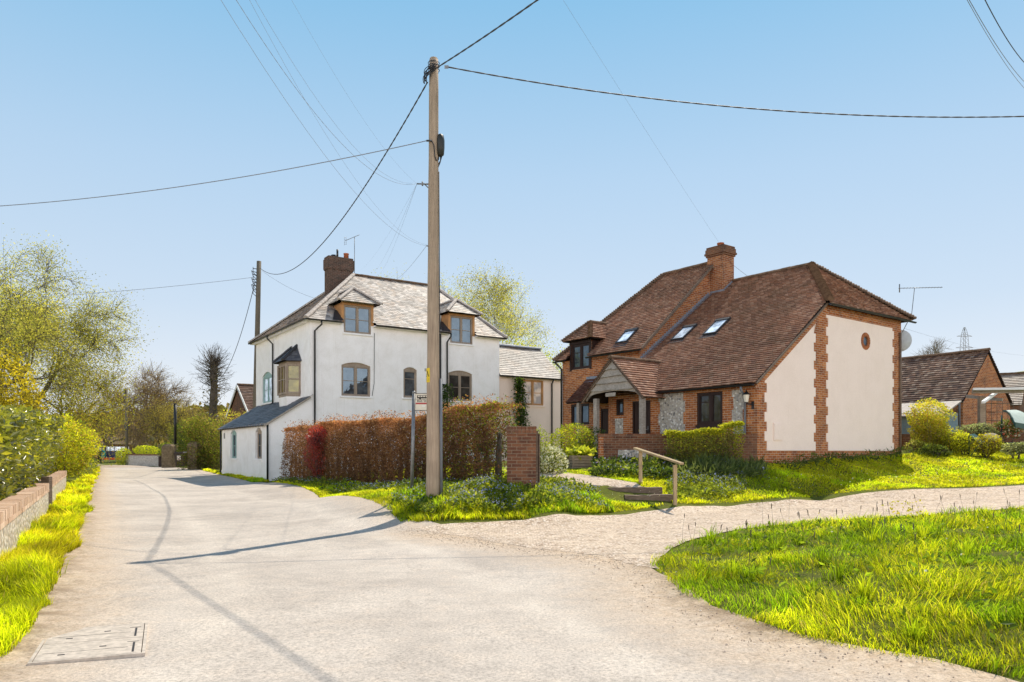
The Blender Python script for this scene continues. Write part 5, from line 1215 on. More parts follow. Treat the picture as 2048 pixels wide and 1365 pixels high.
# grey conduit up the right side
xo = .165; zc = pz(758)
mb = MB(); mb.tube([(PX+xo+.02,PY-.02,PZ-.1), (PX+xo+.005,PY-.02,zc)], .034, 8); mb.build('conduit', M['grey_paint'], up)
mb = MB(); mb.tube([(PX+xo-.0,PY-.02,zc), (PX+xo-.018,PY-.02,pz(600)), (PX+xo-.03,PY-.03,pz(345))], .011, 6); mb.build('riser_cable', M['cable'], up)
# yellow danger plate bent round the left of the shaft
sx = -.11
mb = MB(); rs = .148-.052*.3+.004; n = 8
def sp(t, z): a_ = math.pi+.15+t*1.05; return Vector((PX+rs*math.cos(a_), PY+rs*math.sin(a_), z))
z1, z0_ = pz(737.5), pz(766)
mb.add([sp(i/n,z) for z in (z0_,z1) for i in range(n+1)], [(i,i+1,n+2+i,n+1+i) for i in range(n)]); sg = mb.build('danger_sign', M['yellow'], up)
mb = MB()
def si(t, z, o=.004): a_ = math.pi+.15+t*1.05; return Vector((PX+(rs+o)*math.cos(a_), PY+(rs+o)*math.sin(a_), z))
tri = [(.12,pz(755)),(.92,pz(755)),(.5,pz(742))]; inn = [(.3,pz(753.6)),(.76,pz(753.6)),(.5,pz(745.5))]
mb.add([si(*q) for q in tri]+[si(*q) for q in inn], [(0,1,4,3),(1,2,5,4),(2,0,3,5)])
mb.add([si(*q,.005) for q in ((.52,pz(747.5)),(.44,pz(750.6)),(.53,pz(750.2)),(.47,pz(753)),(.6,pz(749.4)),(.51,pz(749.8)))], [(0,1,2,5),(2,3,4,5)])
for zz in (758,760,762): mb.add([si(.15,pz(zz+.9)),si(.85,pz(zz+.9)),si(.85,pz(zz)),si(.15,pz(zz))], [(0,1,2,3)])
mb.build('sign_symbol', M['ink'], sg)
mb = MB(); mb.box8([pp(x,y,d) for d in (-.02,.02) for x,y in ((849,737.5),(853,737.5),(853,743),(849,743))]); mb.build('number_tag', M['metal'], up)
# far pole behind the white house
FY = 47.0; fx = (518-CX)*FY/FOC; ft = EYE+(HY-523)*FY/FOC
fpole = thing('utility_pole', (fx, FY, .3), 'tall dark utility pole rising behind the white house roof', 'utility pole')
mb = MB(); mb.tube([(fx-.05*i, FY, .2+(ft-.2)*(1-i/6)) for i in range(7)][::-1], [.19-.05*i/6 for i in range(7)], 12); mb.build('shaft', M['pole_far'], fpole)
mb = MB()
for k in range(7): z = ft-.5-.22*k; mb.tube([(fx-.12,FY-.1,z), (fx-.3-.1*(k%2),FY-.2,z+.05*(k%3))], .025, 5); mb.tube([(fx-.3-.1*(k%2),FY-.2,z+.1),(fx-.3,FY-.2,z-.25),(fx-.14,FY-.15,z-.4)], .02, 5)
mb.build('cable_tails', M['cable'], fpole)
# small pole far down the lane
qy = 92; q = at(253.5, 893, qy); qt = EYE+(HY-777)*qy/FOC
lp = thing('utility_pole', (q.x, qy, .2), 'distant thin utility pole beside the low flint wall down the lane', 'utility pole'); mb = MB(); mb.tube([(q.x,qy,-.2),(q.x-.05,qy,qt)], [.21,.15], 10); mb.build('shaft', M['pole_far'], lp)
mb = MB(); mb.box(q.x-.28,q.x-.1,qy-.3,qy-.1,qt-.7,qt-.1); mb.box(q.x-.15,q.x+.3,qy-.35,qy-.15,4.2,4.9); mb.build('pole_fittings', M['black'], lp)

# ------------------------------------------------------------------ cables: each one its own object
def cable(label, p, q, sag, r, mat='cable', twist=0, n=40, name='overhead_cable'):
    p = Vector(p); q = Vector(q); pts = []
    for i in range(n+1):
        t = i/n; c = p.lerp(q, t); c.z -= sag*4*t*(1-t); pts.append(c)
    mb = MB()
    if twist:
        d = (q-p).normalized(); s = d.cross(Vector((0,0,1))).normalized(); u = s.cross(d); L = (q-p).length; m_ = int(L/.045)
        for ph in (0, math.pi):
            tw = []
            for i in range(m_+1):
                t = i/m_; c = p.lerp(q, t); c.z -= sag*4*t*(1-t); a_ = ph+L*t/twist*2*math.pi; tw.append(c+s*(r*.32*math.cos(a_))+u*(r*.32*math.sin(a_)))
            mb.tube(tw, r*.72, 5)
    else: mb.tube(pts, r, 5)
    o_ = mb.build(name, M[mat], recalc=False); return tag(o_, label, 'cable', 'overhead cables and wires')
top = Vector((PX+lean, PY-.1, pz(131)))
cable('thick twisted cable rising from the pole top to the top edge of the photo', pp(872,137,-.1), (16.9,-15,9.9), 1.62, .016, 'rope', .6)
cable('thick twisted cable crossing the sky from the pole top to the right', pp(893,134,-.05), (17.5,17.6,9.75), .72, .0155, 'rope', .6)
cable('thick cable running down from the main pole to the pole behind the white house', pp(855,165,-.05), (fx+.1,FY-.1,ft-.45), 1.75, .017, 'rope', .6)
cable('single cable running from the main pole to the left edge', pp(853,282,-.05), (-23,20.5,8.3), .75, .0095, 'thin')
br = pp(834,368)
cable('bundle of phone wires sweeping up to the upper left from the pole bracket', br, (-4,-9,15.5), 4.6, .003, 'thin', .3)
cable('thin phone wire just above the bundled wires to the upper left', br+Vector((0,0,.02)), (-3.6,-9,15.7), 4.6, .0017, 'thin')
cable('thin phone wire dropping lowest to the pole from the upper left', pp(853,492), (-3.5,-9,12), 3.1, .002, 'thin')
cable('faint thin wire beside the lowest phone wire', pp(855,490), (-2.9,-9,12.2), 3.2, .0013, 'thin')
cable('thin wire from the top left of the sky down to the pole bracket', br, (-3.5,-9,12), 2.5, .0011, 'thin')
for i, (hx, hy_, d_) in enumerate(((748,545,43.5),(760,548,44),(722,540,42))):
    cable(['thin wire from the pole bracket to the white house ridge, middle one','thin wire from the pole bracket to the white house ridge, rightmost one','thin wire from the pole bracket to the white house chimney'][i], br, at(hx,hy_,d_), .25, .0022 if i != 2 else .0015, 'thin')
cable('short thin wire from the lower pole bracket towards the white house roof', pp(853,492), at(782,562,45), .2, .004, 'thin')
cable('thin wire from the upper edge of the sky to the brick cottage chimney', bpt(6.1,6.3,10.15), (-5.5,3,12.5), .2, .0024, 'thin')
cable('thin wire from the brick cottage chimney down behind the roof', bpt(6.3,6.3,10.0), at(1500,556,36), .05, .008, 'thin')
cable('dark cable crossing the upper right corner of the sky', at(1960,-20,10), at(2080,150,16), .2, .007, 'cable')
cable('upper of two thin wires crossing the right edge of the sky', at(1930,-15,10), at(2080,190,18), .2, .005, 'thin')
cable('lower of two thin wires crossing the right edge of the sky', at(1926,-15,10), at(2080,205,18), .2, .004, 'thin')
cable('faint wire from the far pole to the left edge of the photo', (fx-.3,FY,ft-1.0), (-42,40,9.3), .5, .012, 'thin')
cable('cable dropping from the far pole behind the bare pollard tree', (fx-.25,FY,ft-1.3), at(428,762,66), 1.6, .02, 'cable')
cable('wire between the bare pollard tree and the white house', at(432,760,66), at(510,786,45.5), .3, .012, 'cable')
cable('faint wire from the far pole across the white house roof', (fx+.2,FY,ft-.6), at(640,600,42), .2, .008, 'thin')
cable('faint wire at the right of the cream gable to the edge', at(1808,657,28.6), at(2080,712,60), .3, .004, 'thin')
# ================================================================== bus stop sign
bx, byy = (823-CX)*17/FOC, 17.0; bz = tz(bx, byy); bt_ = EYE+(HY-785)*17/FOC
bs = thing('bus_stop_sign', (bx, byy, bz), 'cream bus stop plate on a grey metal post partly behind the timber pole', 'bus stop sign')
mb = MB(); mb.tube([(bx-.0,byy,bz-.2),(bx+.055,byy,bt_)], .04, 10); mb.lathe((bx+.055,byy,bt_), [(.043,-.03),(.043,.01),(.02,.03)], 10); mb.build('post', M['metal'], bs)
x0, z1 = at(831.5,787,17).x, EYE+(HY-787)*17/FOC; z0_ = EYE+(HY-822)*17/FOC; x1 = x0+.42; pl_ = Plane(Vector((0,byy)), Vector((1,0)), Vector((0,1)))
mb = MB(); mb.box(x0-.06,x1,byy-.012,byy+.012,z0_,z1); mb.build('plate', M['cream'], bs, bevel=.003); pl_o = [o_ for o_ in bs.children if o_.name.startswith('plate')][0]
mb = MB(); 
def bb(a0,a1,w0,w1,l=.015): mb.box(x0+a0, x0+a1, byy-l, byy-.0121, z0_+w0, z0_+w1)
H_ = z1-z0_
bb(-.06,.42,H_-.012,H_-.0005,.02); bb(-.06,.42,.0005,.012,.02); bb(.03,.36,H_*.70,H_*.88); bb(.0,.4,H_*.63,H_*.645)
for k in range(2): mb.tube([(x0+.1+k*.2,byy-.0145,z0_+H_*.69),(x0+.1+k*.2,byy-.0125,z0_+H_*.69)], .022, 10)
mb.build('bus_symbol', M['ink'], pl_o)
mb = MB()
for k in range(5): mb.box(x0+.05+k*.06, x0+.095+k*.06, byy-.018, byy-.0155, z0_+H_*.785, z0_+H_*.85)
mb.build('bus_windows', M['cream'], pl_o)
mb = MB(); mb.box(x0+.0,x0+.4,byy-.015,byy-.0121,z0_+H_*.37,z0_+H_*.46); mb.build('red_band', M['red'], pl_o)
def text_mesh(name, body, size, loc, rot, mat, parent, ext=.001):
    cu = bpy.data.curves.new(name, 'FONT'); cu.body = body; cu.size = size; cu.extrude = ext; cu.align_x = 'LEFT'
    o_ = bpy.data.objects.new('tmp', cu); COL.objects.link(o_); bpy.context.view_layer.update()
    me = bpy.data.meshes.new_from_object(o_.evaluated_get(bpy.context.evaluated_depsgraph_get())); bpy.data.objects.remove(o_)
    mt = Matrix.Translation(Vector(loc)) @ rot.to_matrix().to_4x4(); org = ORG[parent.name]
    me.transform(Matrix.Translation(-org) @ mt); me.materials.clear(); me.materials.append(mat)
    return link(name, me, parent)
from mathutils import Euler
text_mesh('lettering', 'Bus Stop', .085, (x0+.03, byy-.0155, z0_+H_*.5), Euler((rad(90),0,0)), M['ink'], pl_o)
mb = MB(); mb.box(x0+.14,x0+.22,byy-.0155,byy-.0121,z0_+H_*.24,z0_+H_*.3); mb.build('notice', M['white_paint'], pl_o)

# ================================================================== wall along the left verge
WA, WBm, WE = Vector((-5.2,7.4)), Vector((-10.35,16.75)), Vector((-15.75,26.5))
WA = WBm + (WA-WBm)*1.0
def wall_seg(p, q, top, name, label, post=False):
    d = (q-p).normalized(); n = Vector((-d.y, d.x)); n = n if n.x < 0 else -n
    t = thing(name, ((p.x+q.x)/2, (p.y+q.y)/2, .15), label, 'wall')
    def P(a, o_, z): v_ = p+d*a+n*o_; return Vector((v_.x, v_.y, z))
    L = (q-p).length; zb = -.15
    def bx(mb, a0,a1,o0,o1,z0,z1): mb.box8([P(a,o_,z) for z in (z0,z1) for a,o_ in ((a0,o0),(a1,o0),(a1,o1),(a0,o1))])
    mb = MB(); bx(mb,0,L,.0,.22,zb,top-.19); mb.build('flint_face', M['flint_warm'], t)
    mb = MB(); 
    kk = int(L/.23)
    for i in range(kk): bx(mb, i*L/kk+.004, (i+1)*L/kk-.004, -.012+random.uniform(-.004,.004), .235, top-.188, top-.122)
    mb.build('brick_course', M['brick_cap2'], t)
    mb = MB(); kk = int(L/.078)
    for i in range(kk): j = random.uniform(-.005,.005); bx(mb, i*L/kk+.004, (i+1)*L/kk-.004, -.012+j, .235+j, top-.12, top+random.uniform(-.006,.006))
    c_ = mb.build('brick_coping', M['brick_cap2'], t)
    mb = MB(); bx(mb,0,L,.0,.22,top-.19,top-.012); mb.build('mortar_bed', M['mortar'], t)
    return P, L
m, nt, b, o = new_mat('single_brick'); p = pos(nt)
oi = nd(nt, 'ShaderNodeNewGeometry'); c = mix(nt, oi.outputs['Random Per Island'], (.58,.38,.25), (.80,.60,.45)); c = mix(nt, .6, c, ramp(nt, noise(nt, p, 30, 5, .7), [(.3, .6), (.7, 1.25)]), 'MULTIPLY'); nt.links.new(c, b.inputs['Base Color']); spec(b, .9, .2); bump(nt, b, noise(nt, p, 60, 4), .5, .006); M['brick_cap2'] = m
M['mortar'] = m_plain('lime_mortar', (.42,.37,.3), .95, .1, .2, 12, bmp=.5)
wall_seg(WA, WBm, .76, 'roadside_wall', 'low flint wall with brick coping nearest the camera on the left verge')
d_ = (WE-WBm).normalized(); wall_seg(WBm+d_*.55, WE, .80, 'roadside_wall', 'farther flint wall with brick coping behind the rusty post on the left')
for k, (oo, hh, lab) in enumerate(((.05,.93,'short brown square post in the gap of the left flint walls'),(.42,.97,'shorter brown post set back in the left wall gap'))):
    q = WBm+d_*.27+Vector((-d_.y,d_.x))*(oo if k == 0 else .4)
    t = thing('gap_post', (q.x,q.y,.15), lab, 'post'); mb = MB(); mb.box(q.x-.09,q.x+.09,q.y-.07,q.y+.07,-.1,.9+.04*k); mb.build('post', M['sleeper'] if k else M['rust'] if 'rust' in M else M['sleeper'], t, bevel=.008)
# ================================================================== manhole cover
mc = Vector((-3.17,5.69)); ma = Vector((.927,.374)); mn = Vector((-.42,.907))
man = thing('manhole_cover', (mc.x,mc.y,.02), 'rectangular two-part cast iron cover set in the road at the lower left', 'manhole cover')
def mp_(a, b_, z): q = mc+ma*a+mn*b_; return Vector((q.x,q.y,z))
def mbx(mb,a0,a1,b0_,b1_,z0,z1): mb.box8([mp_(a,b_,z) for z in (z0,z1) for a,b_ in ((a0,b0_),(a1,b0_),(a1,b1_),(a0,b1_))])
mb = MB(); A_, B_ = .36, .53
for (a0,a1,b0_,b1_) in ((-A_,A_,-B_,-B_+.022),(-A_,A_,B_-.022,B_),(-A_,-A_+.022,-B_+.022,B_-.022),(A_-.022,A_,-B_+.022,B_-.022)): mbx(mb,a0,a1,b0_,b1_,-.02,.021)
mb.build('frame', M['cast'], man)
for k in (0,1):
    b0_ = -B_+.028+k*(B_-.024); b1_ = b0_+B_-.033; mb = MB(); mbx(mb,-A_+.028,A_-.028,b0_,b1_,-.02,.0215); cv = mb.build('cover_plate', M['cast'], man); mb = MB()
    for (a_,b_) in ((-.2,.12),(.05,.28)): mbx(mb,a_,a_+.045,b0_+b_,b0_+b_+.025,.0216,.0226)
    mbx(mb,A_-.09,A_-.075,b0_+.04,b0_+.34,.0216,.0226); mbx(mb,-A_+.06,A_-.12,b0_+.2,b0_+.206,.0216,.0222); mbx(mb,A_-.13,A_-.05,b0_+.36,b0_+.372,.0216,.0226)
    mb.build('key_slots', M['ink'], cv)
mb = MB(); mbx(mb,-A_+.02,A_-.02,-B_+.02,B_-.02,-.02,.0135); mb.build('shadow_gap', M['soil'], man)

# ================================================================== steps and handrail
st = thing('sleeper_steps', (3.1,18.9,.4), 'two rough timber sleeper steps leading up the grass bank', 'steps')
def step(pxl, pxr, pyt, y, hgt, nm):
    a_, b_ = at(pxl,pyt,y), at(pxr,pyt-1,y-.05); d = (b_-a_).normalized(); n_ = Vector((-d.y,d.x,0)); mb = MB(); k = 8; vs = []
    for i in range(k+1):
        c_ = a_.lerp(b_, i/k); j = random.uniform(-.012,.012)
        vs += [c_+Vector((0,0,-hgt-.1)), c_+Vector((0,0,j)), c_+n_*.24+Vector((0,0,j+.005)), c_+n_*.24+Vector((0,0,-hgt))]
    mb.add(vs, [f for i in range(k) for f in ((i*4,i*4+1,i*4+5,i*4+4),(i*4+1,i*4+2,i*4+6,i*4+5),(i*4+2,i*4+3,i*4+7,i*4+6))]+[(0,1,2,3),(k*4,k*4+1,k*4+2,k*4+3)])
    mb.build('step', M['sleeper'], st)
step(1250,1346,991.5,18.55,.2,''); step(1216,1325,976,19.1,.26,'')
hr = thing('handrail', (3.7,18.9,.4), 'simple timber handrail on two posts beside the sleeper steps', 'handrail')
pA, pB = at(1350,935,18.3), at(1281,905,19.9)
for (pt_, px_, py_, y_) in ((pA,1350,1006,18.3),(pB,1281,970,19.9)):
    mb = MB(); q = at(px_,py_,y_); tp_ = at(px_,930 if y_ < 19 else 902,y_); mb.box8([Vector((q.x+a_,q.y+b_,z)) for z in (q.z-.25,tp_.z) for a_,b_ in ((-.045,-.045),(.045,-.045),(.045,.045),(-.045,.045))]); mb.build('post', M['rail'], hr, bevel=.006)
mb = MB(); a_, b_ = at(1364,928,18.0), at(1270,897,20.15); mb.beam(a_, b_, .12, .05); mb.build('rail', M['rail'], hr, bevel=.008)
# ================================================================== garden walls, pillar, planter
gwl = thing('garden_wall', (5,22.9,1), 'dark brick and flint garden wall in front of the brick cottage porch', 'wall')
xl, xr = at(1197,900,22.8).x, at(1512,900,22.9).x; zt_ = EYE+(HY-868)*22.8/FOC
mb = MB(); mb.box(xl,xr,22.8,23.03,.3,zt_-.1)
mb.build('brickwork', M['brick_old'], gwl); mb = MB(); mb.box(xl-.02,xr,22.775,23.05,zt_-.099,zt_); mb.build('coping', M['brick_old'], gwl)
mb = MB(); mb.box(at(1236,900,22.8).x, at(1292,900,22.8).x, 22.785, 22.81, .5, EYE+(HY-900)*22.8/FOC); mb.build('flint_panel', M['flint'], gwl)
mb = MB(); mb.box(xl+.0, at(1207,900,22.8).x, 22.788, 22.81, .5, zt_-.1); mb.build('corner_bricks', M['brick'], gwl)
bpil = thing('brick_pillar', (-.05,16.8,.68), 'weathered brick gate pillar at the right end of the brown hedge', 'pillar')
x0, x1 = at(1014,900,16.6).x, at(1072,900,16.6).x; mb = MB(); zt_ = EYE+(HY-853)*16.6/FOC
mb.box(x0,x1,16.6,17.25,.2,zt_-.17); mb.build('brickwork', M['brick_pil'] if 'brick_pil' in M else M['brick_old'], bpil); mb = MB(); n = 8
for i in range(n): mb.box(x0-.015+(x1-x0+.03)*i/n+.003, x0-.015+(x1-x0+.03)*(i+1)/n-.003, 16.585,17.26,zt_-.168,zt_+random.uniform(-.006,.006))
mb.build('coping', M['brick_old'], bpil)
mb = MB(); mb.box(x1+.001,x1+.05,16.75,17.5,.3,zt_-.1); mb.box(x1+.07,x1+.1,16.9,17.6,.4,zt_-.15); mb.build('gate_post', M['sleeper'], bpil)
PLY = 23.6; q = at(1140,937,PLY); q2 = at(1182,937,PLY); zt_ = EYE+(HY-911)*PLY/FOC; zb = tz((q.x+q2.x)/2,PLY)-.02
pln = thing('wooden_planter', ((q.x+q2.x)/2,PLY+.3,zb), 'square slatted wooden planter box with bright green hostas', 'planter'); dpt = .62
ang = .12; ca, sa = math.cos(ang), math.sin(ang); W_ = q2.x-q.x
def pl3(a, b_, z, q=q): return Vector((q.x+a*ca-b_*sa+.06, PLY+a*sa+b_*ca, z))
mb = MB(); nb = 5
for i in range(nb):
    z0 = zb+(zt_-zb)*i/nb+.006; z1 = zb+(zt_-zb)*(i+1)/nb-.006
    for (a0,a1,b0_,b1_) in ((0,W_,0,.03),(0,W_,dpt-.03,dpt),(0,.03,.031,dpt-.031),(W_-.03,W_,.031,dpt-.031)): mb.box8([pl3(a,b_,z) for z in (z0,z1) for a,b_ in ((a0,b0_),(a1,b0_),(a1,b1_),(a0,b1_))])
for (a_,b_) in ((.035,.035),(W_-.09,.035),(.035,dpt-.09),(W_-.09,dpt-.09)): mb.box8([pl3(a_+u,b_+v,z) for z in (zb-.08,zt_-.01) for u,v in ((0,0),(.05,0),(.05,.05),(0,.05))])
mb.build('box', M['planter'], pln); mb = MB(); mb.box8([pl3(a,b_,z) for z in (zb,zt_-.05) for a,b_ in ((.04,.04),(W_-.04,.04),(W_-.04,dpt-.04),(.04,dpt-.04))]); mb.build('soil', M['soil'], pln)
# ================================================================== down the lane: bin, gateposts, low wall, person, banners
by2 = 54; q = at(362,934,by2); zb = q.z
wb = thing('wheelie_bin', (q.x,q.y,zb), 'dark brown wheelie bin with a white sticker between two stone gateposts', 'bin'); mb = MB(); s_ = .56*.62
def fr_(w, d, z): return [Vector((q.x+a*w, q.y+b_*d, zb+z)) for a,b_ in ((-1,-1),(1,-1),(1,1),(-1,1))]
vs = fr_(.26,.27,.06)+fr_(.35,.37,.95); mb.box8(vs); mb.build('body', M['bin'], wb); mb = MB(); vs = fr_(.38,.4,.951)+fr_(.37,.39,1.0); mb.box8(vs); vs = fr_(.36,.38,1.001)+fr_(.26,.3,1.08); mb.box8(vs); mb.build('lid', M['bin'], wb)
mb = MB(); 
for sx_ in (-1,1): mb.tube([(q.x+sx_*.33,q.y+.3,zb+.1),(q.x+sx_*.26,q.y+.3,zb+.1)], .1, 12)
mb.build('wheel', M['black'], wb); mb = MB(); mb.add([Vector((q.x-.12,q.y-.352,zb+.48)),Vector((q.x+.14,q.y-.352,zb+.48)),Vector((q.x+.14,q.y-.375,zb+.8)),Vector((q.x-.12,q.y-.375,zb+.8))], [(0,1,2,3)]); so_ = mb.build('sticker', M['white_paint'], wb); mb = MB()
ring_ = [(q.x+.01+.085*math.cos(t*math.pi/8), zb+.66+.085*math.sin(t*math.pi/8)) for t in range(17)]
for t in range(16): mb.beam((ring_[t][0],q.y-.378-(.0),ring_[t][1]), (ring_[t+1][0],q.y-.378,ring_[t+1][1]), .004, .02)
mb.box(q.x-.09,q.x+.11,q.y-.379,q.y-.372,zb+.505,zb+.53); mb.build('sticker_print', M['red'], so_)
def stone_post(pl_, pr_, pyt, pyb, y, label, mat='stone'):
    a_, b_ = at(pl_,pyb,y), at(pr_,pyb,y); t = thing('stone_gatepost', ((a_.x+b_.x)/2,y+.4,a_.z), label, 'gatepost'); zt = EYE+(HY-pyt)*y/FOC; mb = MB(); cz = zt
    mb.box(a_.x,b_.x,y,y+(b_.x-a_.x)*1.1,a_.z-.4,zt-.15); mb.build('shaft', M[mat], t); mb = MB(); mb.box8([Vector((x,yy,z)) for z,e in ((zt-.149,.0),(zt+.03,-.18)) for x,yy in ((a_.x-e,y-e),(b_.x+e,y-e),(b_.x+e,y+(b_.x-a_.x)*1.1+e),(a_.x-e,y+(b_.x-a_.x)*1.1+e))]); mb.build('cap', M[mat], t)
M['old_stone'] = m_plain('lichened_stone', (.2,.155,.1), .95, .1, .4, 6, bmp=.8)
stone_post(375,394,884,936,49,'flint stone gatepost to the right of the wheelie bin', 'old_stone')
stone_post(323,343,889,933,57,'grey stone gatepost to the left of the wheelie bin', 'old_stone')
lw1, lw2 = at(320,930,67), at(252,928,74); t = thing('flint_wall', (lw1.lerp(lw2,.5)), 'low old flint wall with brick top down the lane', 'wall'); mb = MB(); dd_ = (lw2-lw1).normalized(); nn_ = Vector((dd_.y,-dd_.x,0)); nn_ = nn_ if nn_.y > 0 else -nn_
def lwp(a,o_,z): q_ = lw1+(lw2-lw1)*a+nn_*o_; return Vector((q_.x,q_.y,z))
zt = 1.27
mb.box8([lwp(a,o_,z) for z in (-.2,zt-.12) for a,o_ in ((0,0),(1,0),(1,.3),(0,.3))]); mb.build('stonework', M['stone'], t); mb = MB(); mb.box8([lwp(a,o_,z) for z in (zt-.119,zt) for a,o_ in ((-.01,-.03),(1.01,-.03),(1.01,.33),(-.01,.33))]); mb.build('coping', M['brick_old'], t)
mb = MB(); q = at(319,931,66); gp = thing('gate_post', q, 'dark wooden gate post at the end of the low flint wall', 'post'); mb.box(q.x-.1,q.x+.1,66,66.2,-.1,1.1); mb.build('post', M['dark_wood'], gp)
# person walking away down the lane (continuous skinned body)
py2 = 84.0; q = at(199,929,py2); gz = .02; sc_h = (EYE+(HY-897)*py2/FOC)-gz
pn = thing('person', (q.x,py2,gz), 'white haired person in a black top standing at the far end of the lane', 'person')
S_ = sc_h/1.75
J = {'pel':(0,0,.95,.15,.11),'sp':(0,0,1.15,.15,.11),'ch':(0,.02,1.35,.17,.12),'nk':(0,.02,1.5,.055,.055),'hd':(0,-.01,1.6,.075,.085),'ht':(0,0,1.72,.07,.08),
 'hl':(-.1,0,.9,.1,.1),'kl':(-.11,-.04,.5,.065,.065),'al':(-.11,.04,.09,.045,.045),'tl':(-.12,-.12,.03,.04,.03),'hr':(.1,0,.9,.1,.1),'kr':(.11,.03,.5,.065,.065),'ar':(.11,.1,.09,.045,.045),'tr':(.12,-.04,.03,.04,.03),
 'sl':(-.19,.02,1.43,.07,.07),'el':(-.27,.04,1.15,.045,.045),'wl':(-.28,-.06,.9,.032,.032),'fl':(-.28,-.09,.8,.03,.02),'sr':(.19,.02,1.43,.07,.07),'er':(.38,.06,1.28,.045,.045),'wr':(.3,-.05,1.05,.032,.032),'fr':(.24,-.08,1.02,.03,.02)}
E_ = [('pel','sp'),('sp','ch'),('ch','nk'),('nk','hd'),('hd','ht'),('pel','hl'),('hl','kl'),('kl','al'),('al','tl'),('pel','hr'),('hr','kr'),('kr','ar'),('ar','tr'),('ch','sl'),('sl','el'),('el','wl'),('wl','fl'),('ch','sr'),('sr','er'),('er','wr'),('wr','fr')]
ks = list(J); me = bpy.data.meshes.new('body'); me.from_pydata([tuple(v*S_ for v in J[k][:3]) for k in ks], [(ks.index(a),ks.index(b_)) for a,b_ in E_], [])
bd = link('body', me, pn); mo = bd.modifiers.new('s','SKIN'); mo2 = bd.modifiers.new('d','SUBSURF'); mo2.levels = mo2.render_levels = 1
for i,k in enumerate(ks): me.skin_vertices[0].data[i].radius = (J[k][3]*S_,J[k][4]*S_); me.skin_vertices[0].data[i].use_root = (k == 'pel')
bpy.context.view_layer.update(); ev = bd.evaluated_get(bpy.context.evaluated_depsgraph_get()); nm = bpy.data.meshes.new_from_object(ev); bd.modifiers.clear(); bd.data = nm; nm.materials.clear()
for mm_ in (M['cloth'], M['skin']): nm.materials.append(mm_)
for p_ in nm.polygons: p_.use_smooth = True; p_.material_index = 1 if (p_.center.z > 1.5*S_ or (p_.center.z < 1.2*S_ and abs(p_.center.x) > .24*S_)) else 0
mb = MB(); mb.lathe(Vector((q.x,py2+.01,gz+1.64*S_)), [(.085*S_,-.05),(.1*S_,.02),(.085*S_,.09),(.03*S_,.125)], 10); mb.build('hair', M['hair'], pn)
# banners and barrier behind
bn = thing('barrier_banner', at(228,905,98), 'dark blue banner with a pale glazed screen above it at the lane end', 'banner'); mb = MB(); a_, b_ = at(211,915,98), at(240,915,98); zz = lambda py: EYE+(HY-py)*98/FOC
mb.box(a_.x,b_.x,98,98.1,zz(915),zz(902)); mb.build('banner', M['blue'], bn); mb = MB(); mb.box(a_.x+.05,at(251,0,98).x,98.3,98.36,zz(902),zz(894)); mb.build('screen', M['glass_roof'], bn); mb = MB()
for k in range(4): x = a_.x+k*.95; mb.box(x,x+.08,98.2,98.29,zz(918),zz(893))
mb.build('frame', M['white_paint'], bn)
ob2 = thing('barrier_fence', at(226,918,97), 'low orange barrier netting below the dark blue banner', 'barrier'); mb = MB(); zz = lambda py: EYE+(HY-py)*97/FOC; a_, b_ = at(203,0,97), at(243,0,97); mb.box(a_.x,b_.x,97,97.04,zz(920),zz(916)); mb.build('netting', M['orange'], ob2); mb = MB()
for k in range(4): x = a_.x+.2+k*.8; mb.box(x,x+.1,96.9,96.99,zz(924),zz(915))
mb.build('post', M['planter'], ob2)
tp2 = thing('folded_parasol', at(207,910,97.5), 'folded teal parasol beside the dark blue banner', 'parasol'); mb = MB(); q = at(207,917,97.5); mb.lathe((q.x,97.5,q.z), [(.22,0),(.3,.3),(.18,.9),(.06,1.35),(.03,1.5)], 8, sx=1); mb.build('canopy', m_plain('teal_canvas', (.02,.3,.28), .8, .2, .1, 5), tp2); mb = MB(); mb.tube([(q.x,97.5,-.1),(q.x,97.5,q.z+.2)], .05, 6); mb.build('pole', M['metal'], tp2)
# pylon on the far hill
pyl = thing('pylon', at(1929,740,420), 'distant steel lattice electricity pylon above the barn roof', 'pylon'); mb = MB(); Y_ = 420; zb = EYE+(HY-780)*Y_/FOC; zt = EYE+(HY-655)*Y_/FOC; cx_ = (1929-CX)*Y_/FOC; hw = [(zb,3.6),(EYE+(HY-700)*Y_/FOC,1.6),(EYE+(HY-668)*Y_/FOC,1.15),(zt,.25)]
def wd(z):
    for (a_,wa_),(b_,wb2) in zip(hw[:-1],hw[1:]):
        if a_ <= z <= b_: return wa_+(wb2-wa_)*(z-a_)/(b_-a_)
    return .25
zs = np.linspace(zb, zt, 15)
for za,zb2 in zip(zs[:-1],zs[1:]):
    for s1 in (-1,1):
        for s2 in (-1,1): mb.beam((cx_+s1*wd(za),Y_+s2*wd(za),za),(cx_+s1*wd(zb2),Y_+s2*wd(zb2),zb2),.16,.16)
        mb.beam((cx_-wd(za),Y_+s1*wd(za),za),(cx_+wd(zb2),Y_+s1*wd(zb2),zb2),.1,.1); mb.beam((cx_+wd(za),Y_+s1*wd(za),za),(cx_-wd(zb2),Y_+s1*wd(zb2),zb2),.1,.1)
mb.build('tower', M['metal'], pyl); mb = MB()
for py_,hw_ in ((673,4.2),(696,4.8)): z = EYE+(HY-py_)*Y_/FOC; mb.beam((cx_-hw_,Y_,z),(cx_+hw_,Y_,z),.25,.25); mb.beam((cx_-hw_,Y_,z),(cx_,Y_,z+1.3),.15,.15); mb.beam((cx_+hw_,Y_,z),(cx_,Y_,z+1.3),.15,.15)
mb.build('cross_arms', M['metal'], pyl)
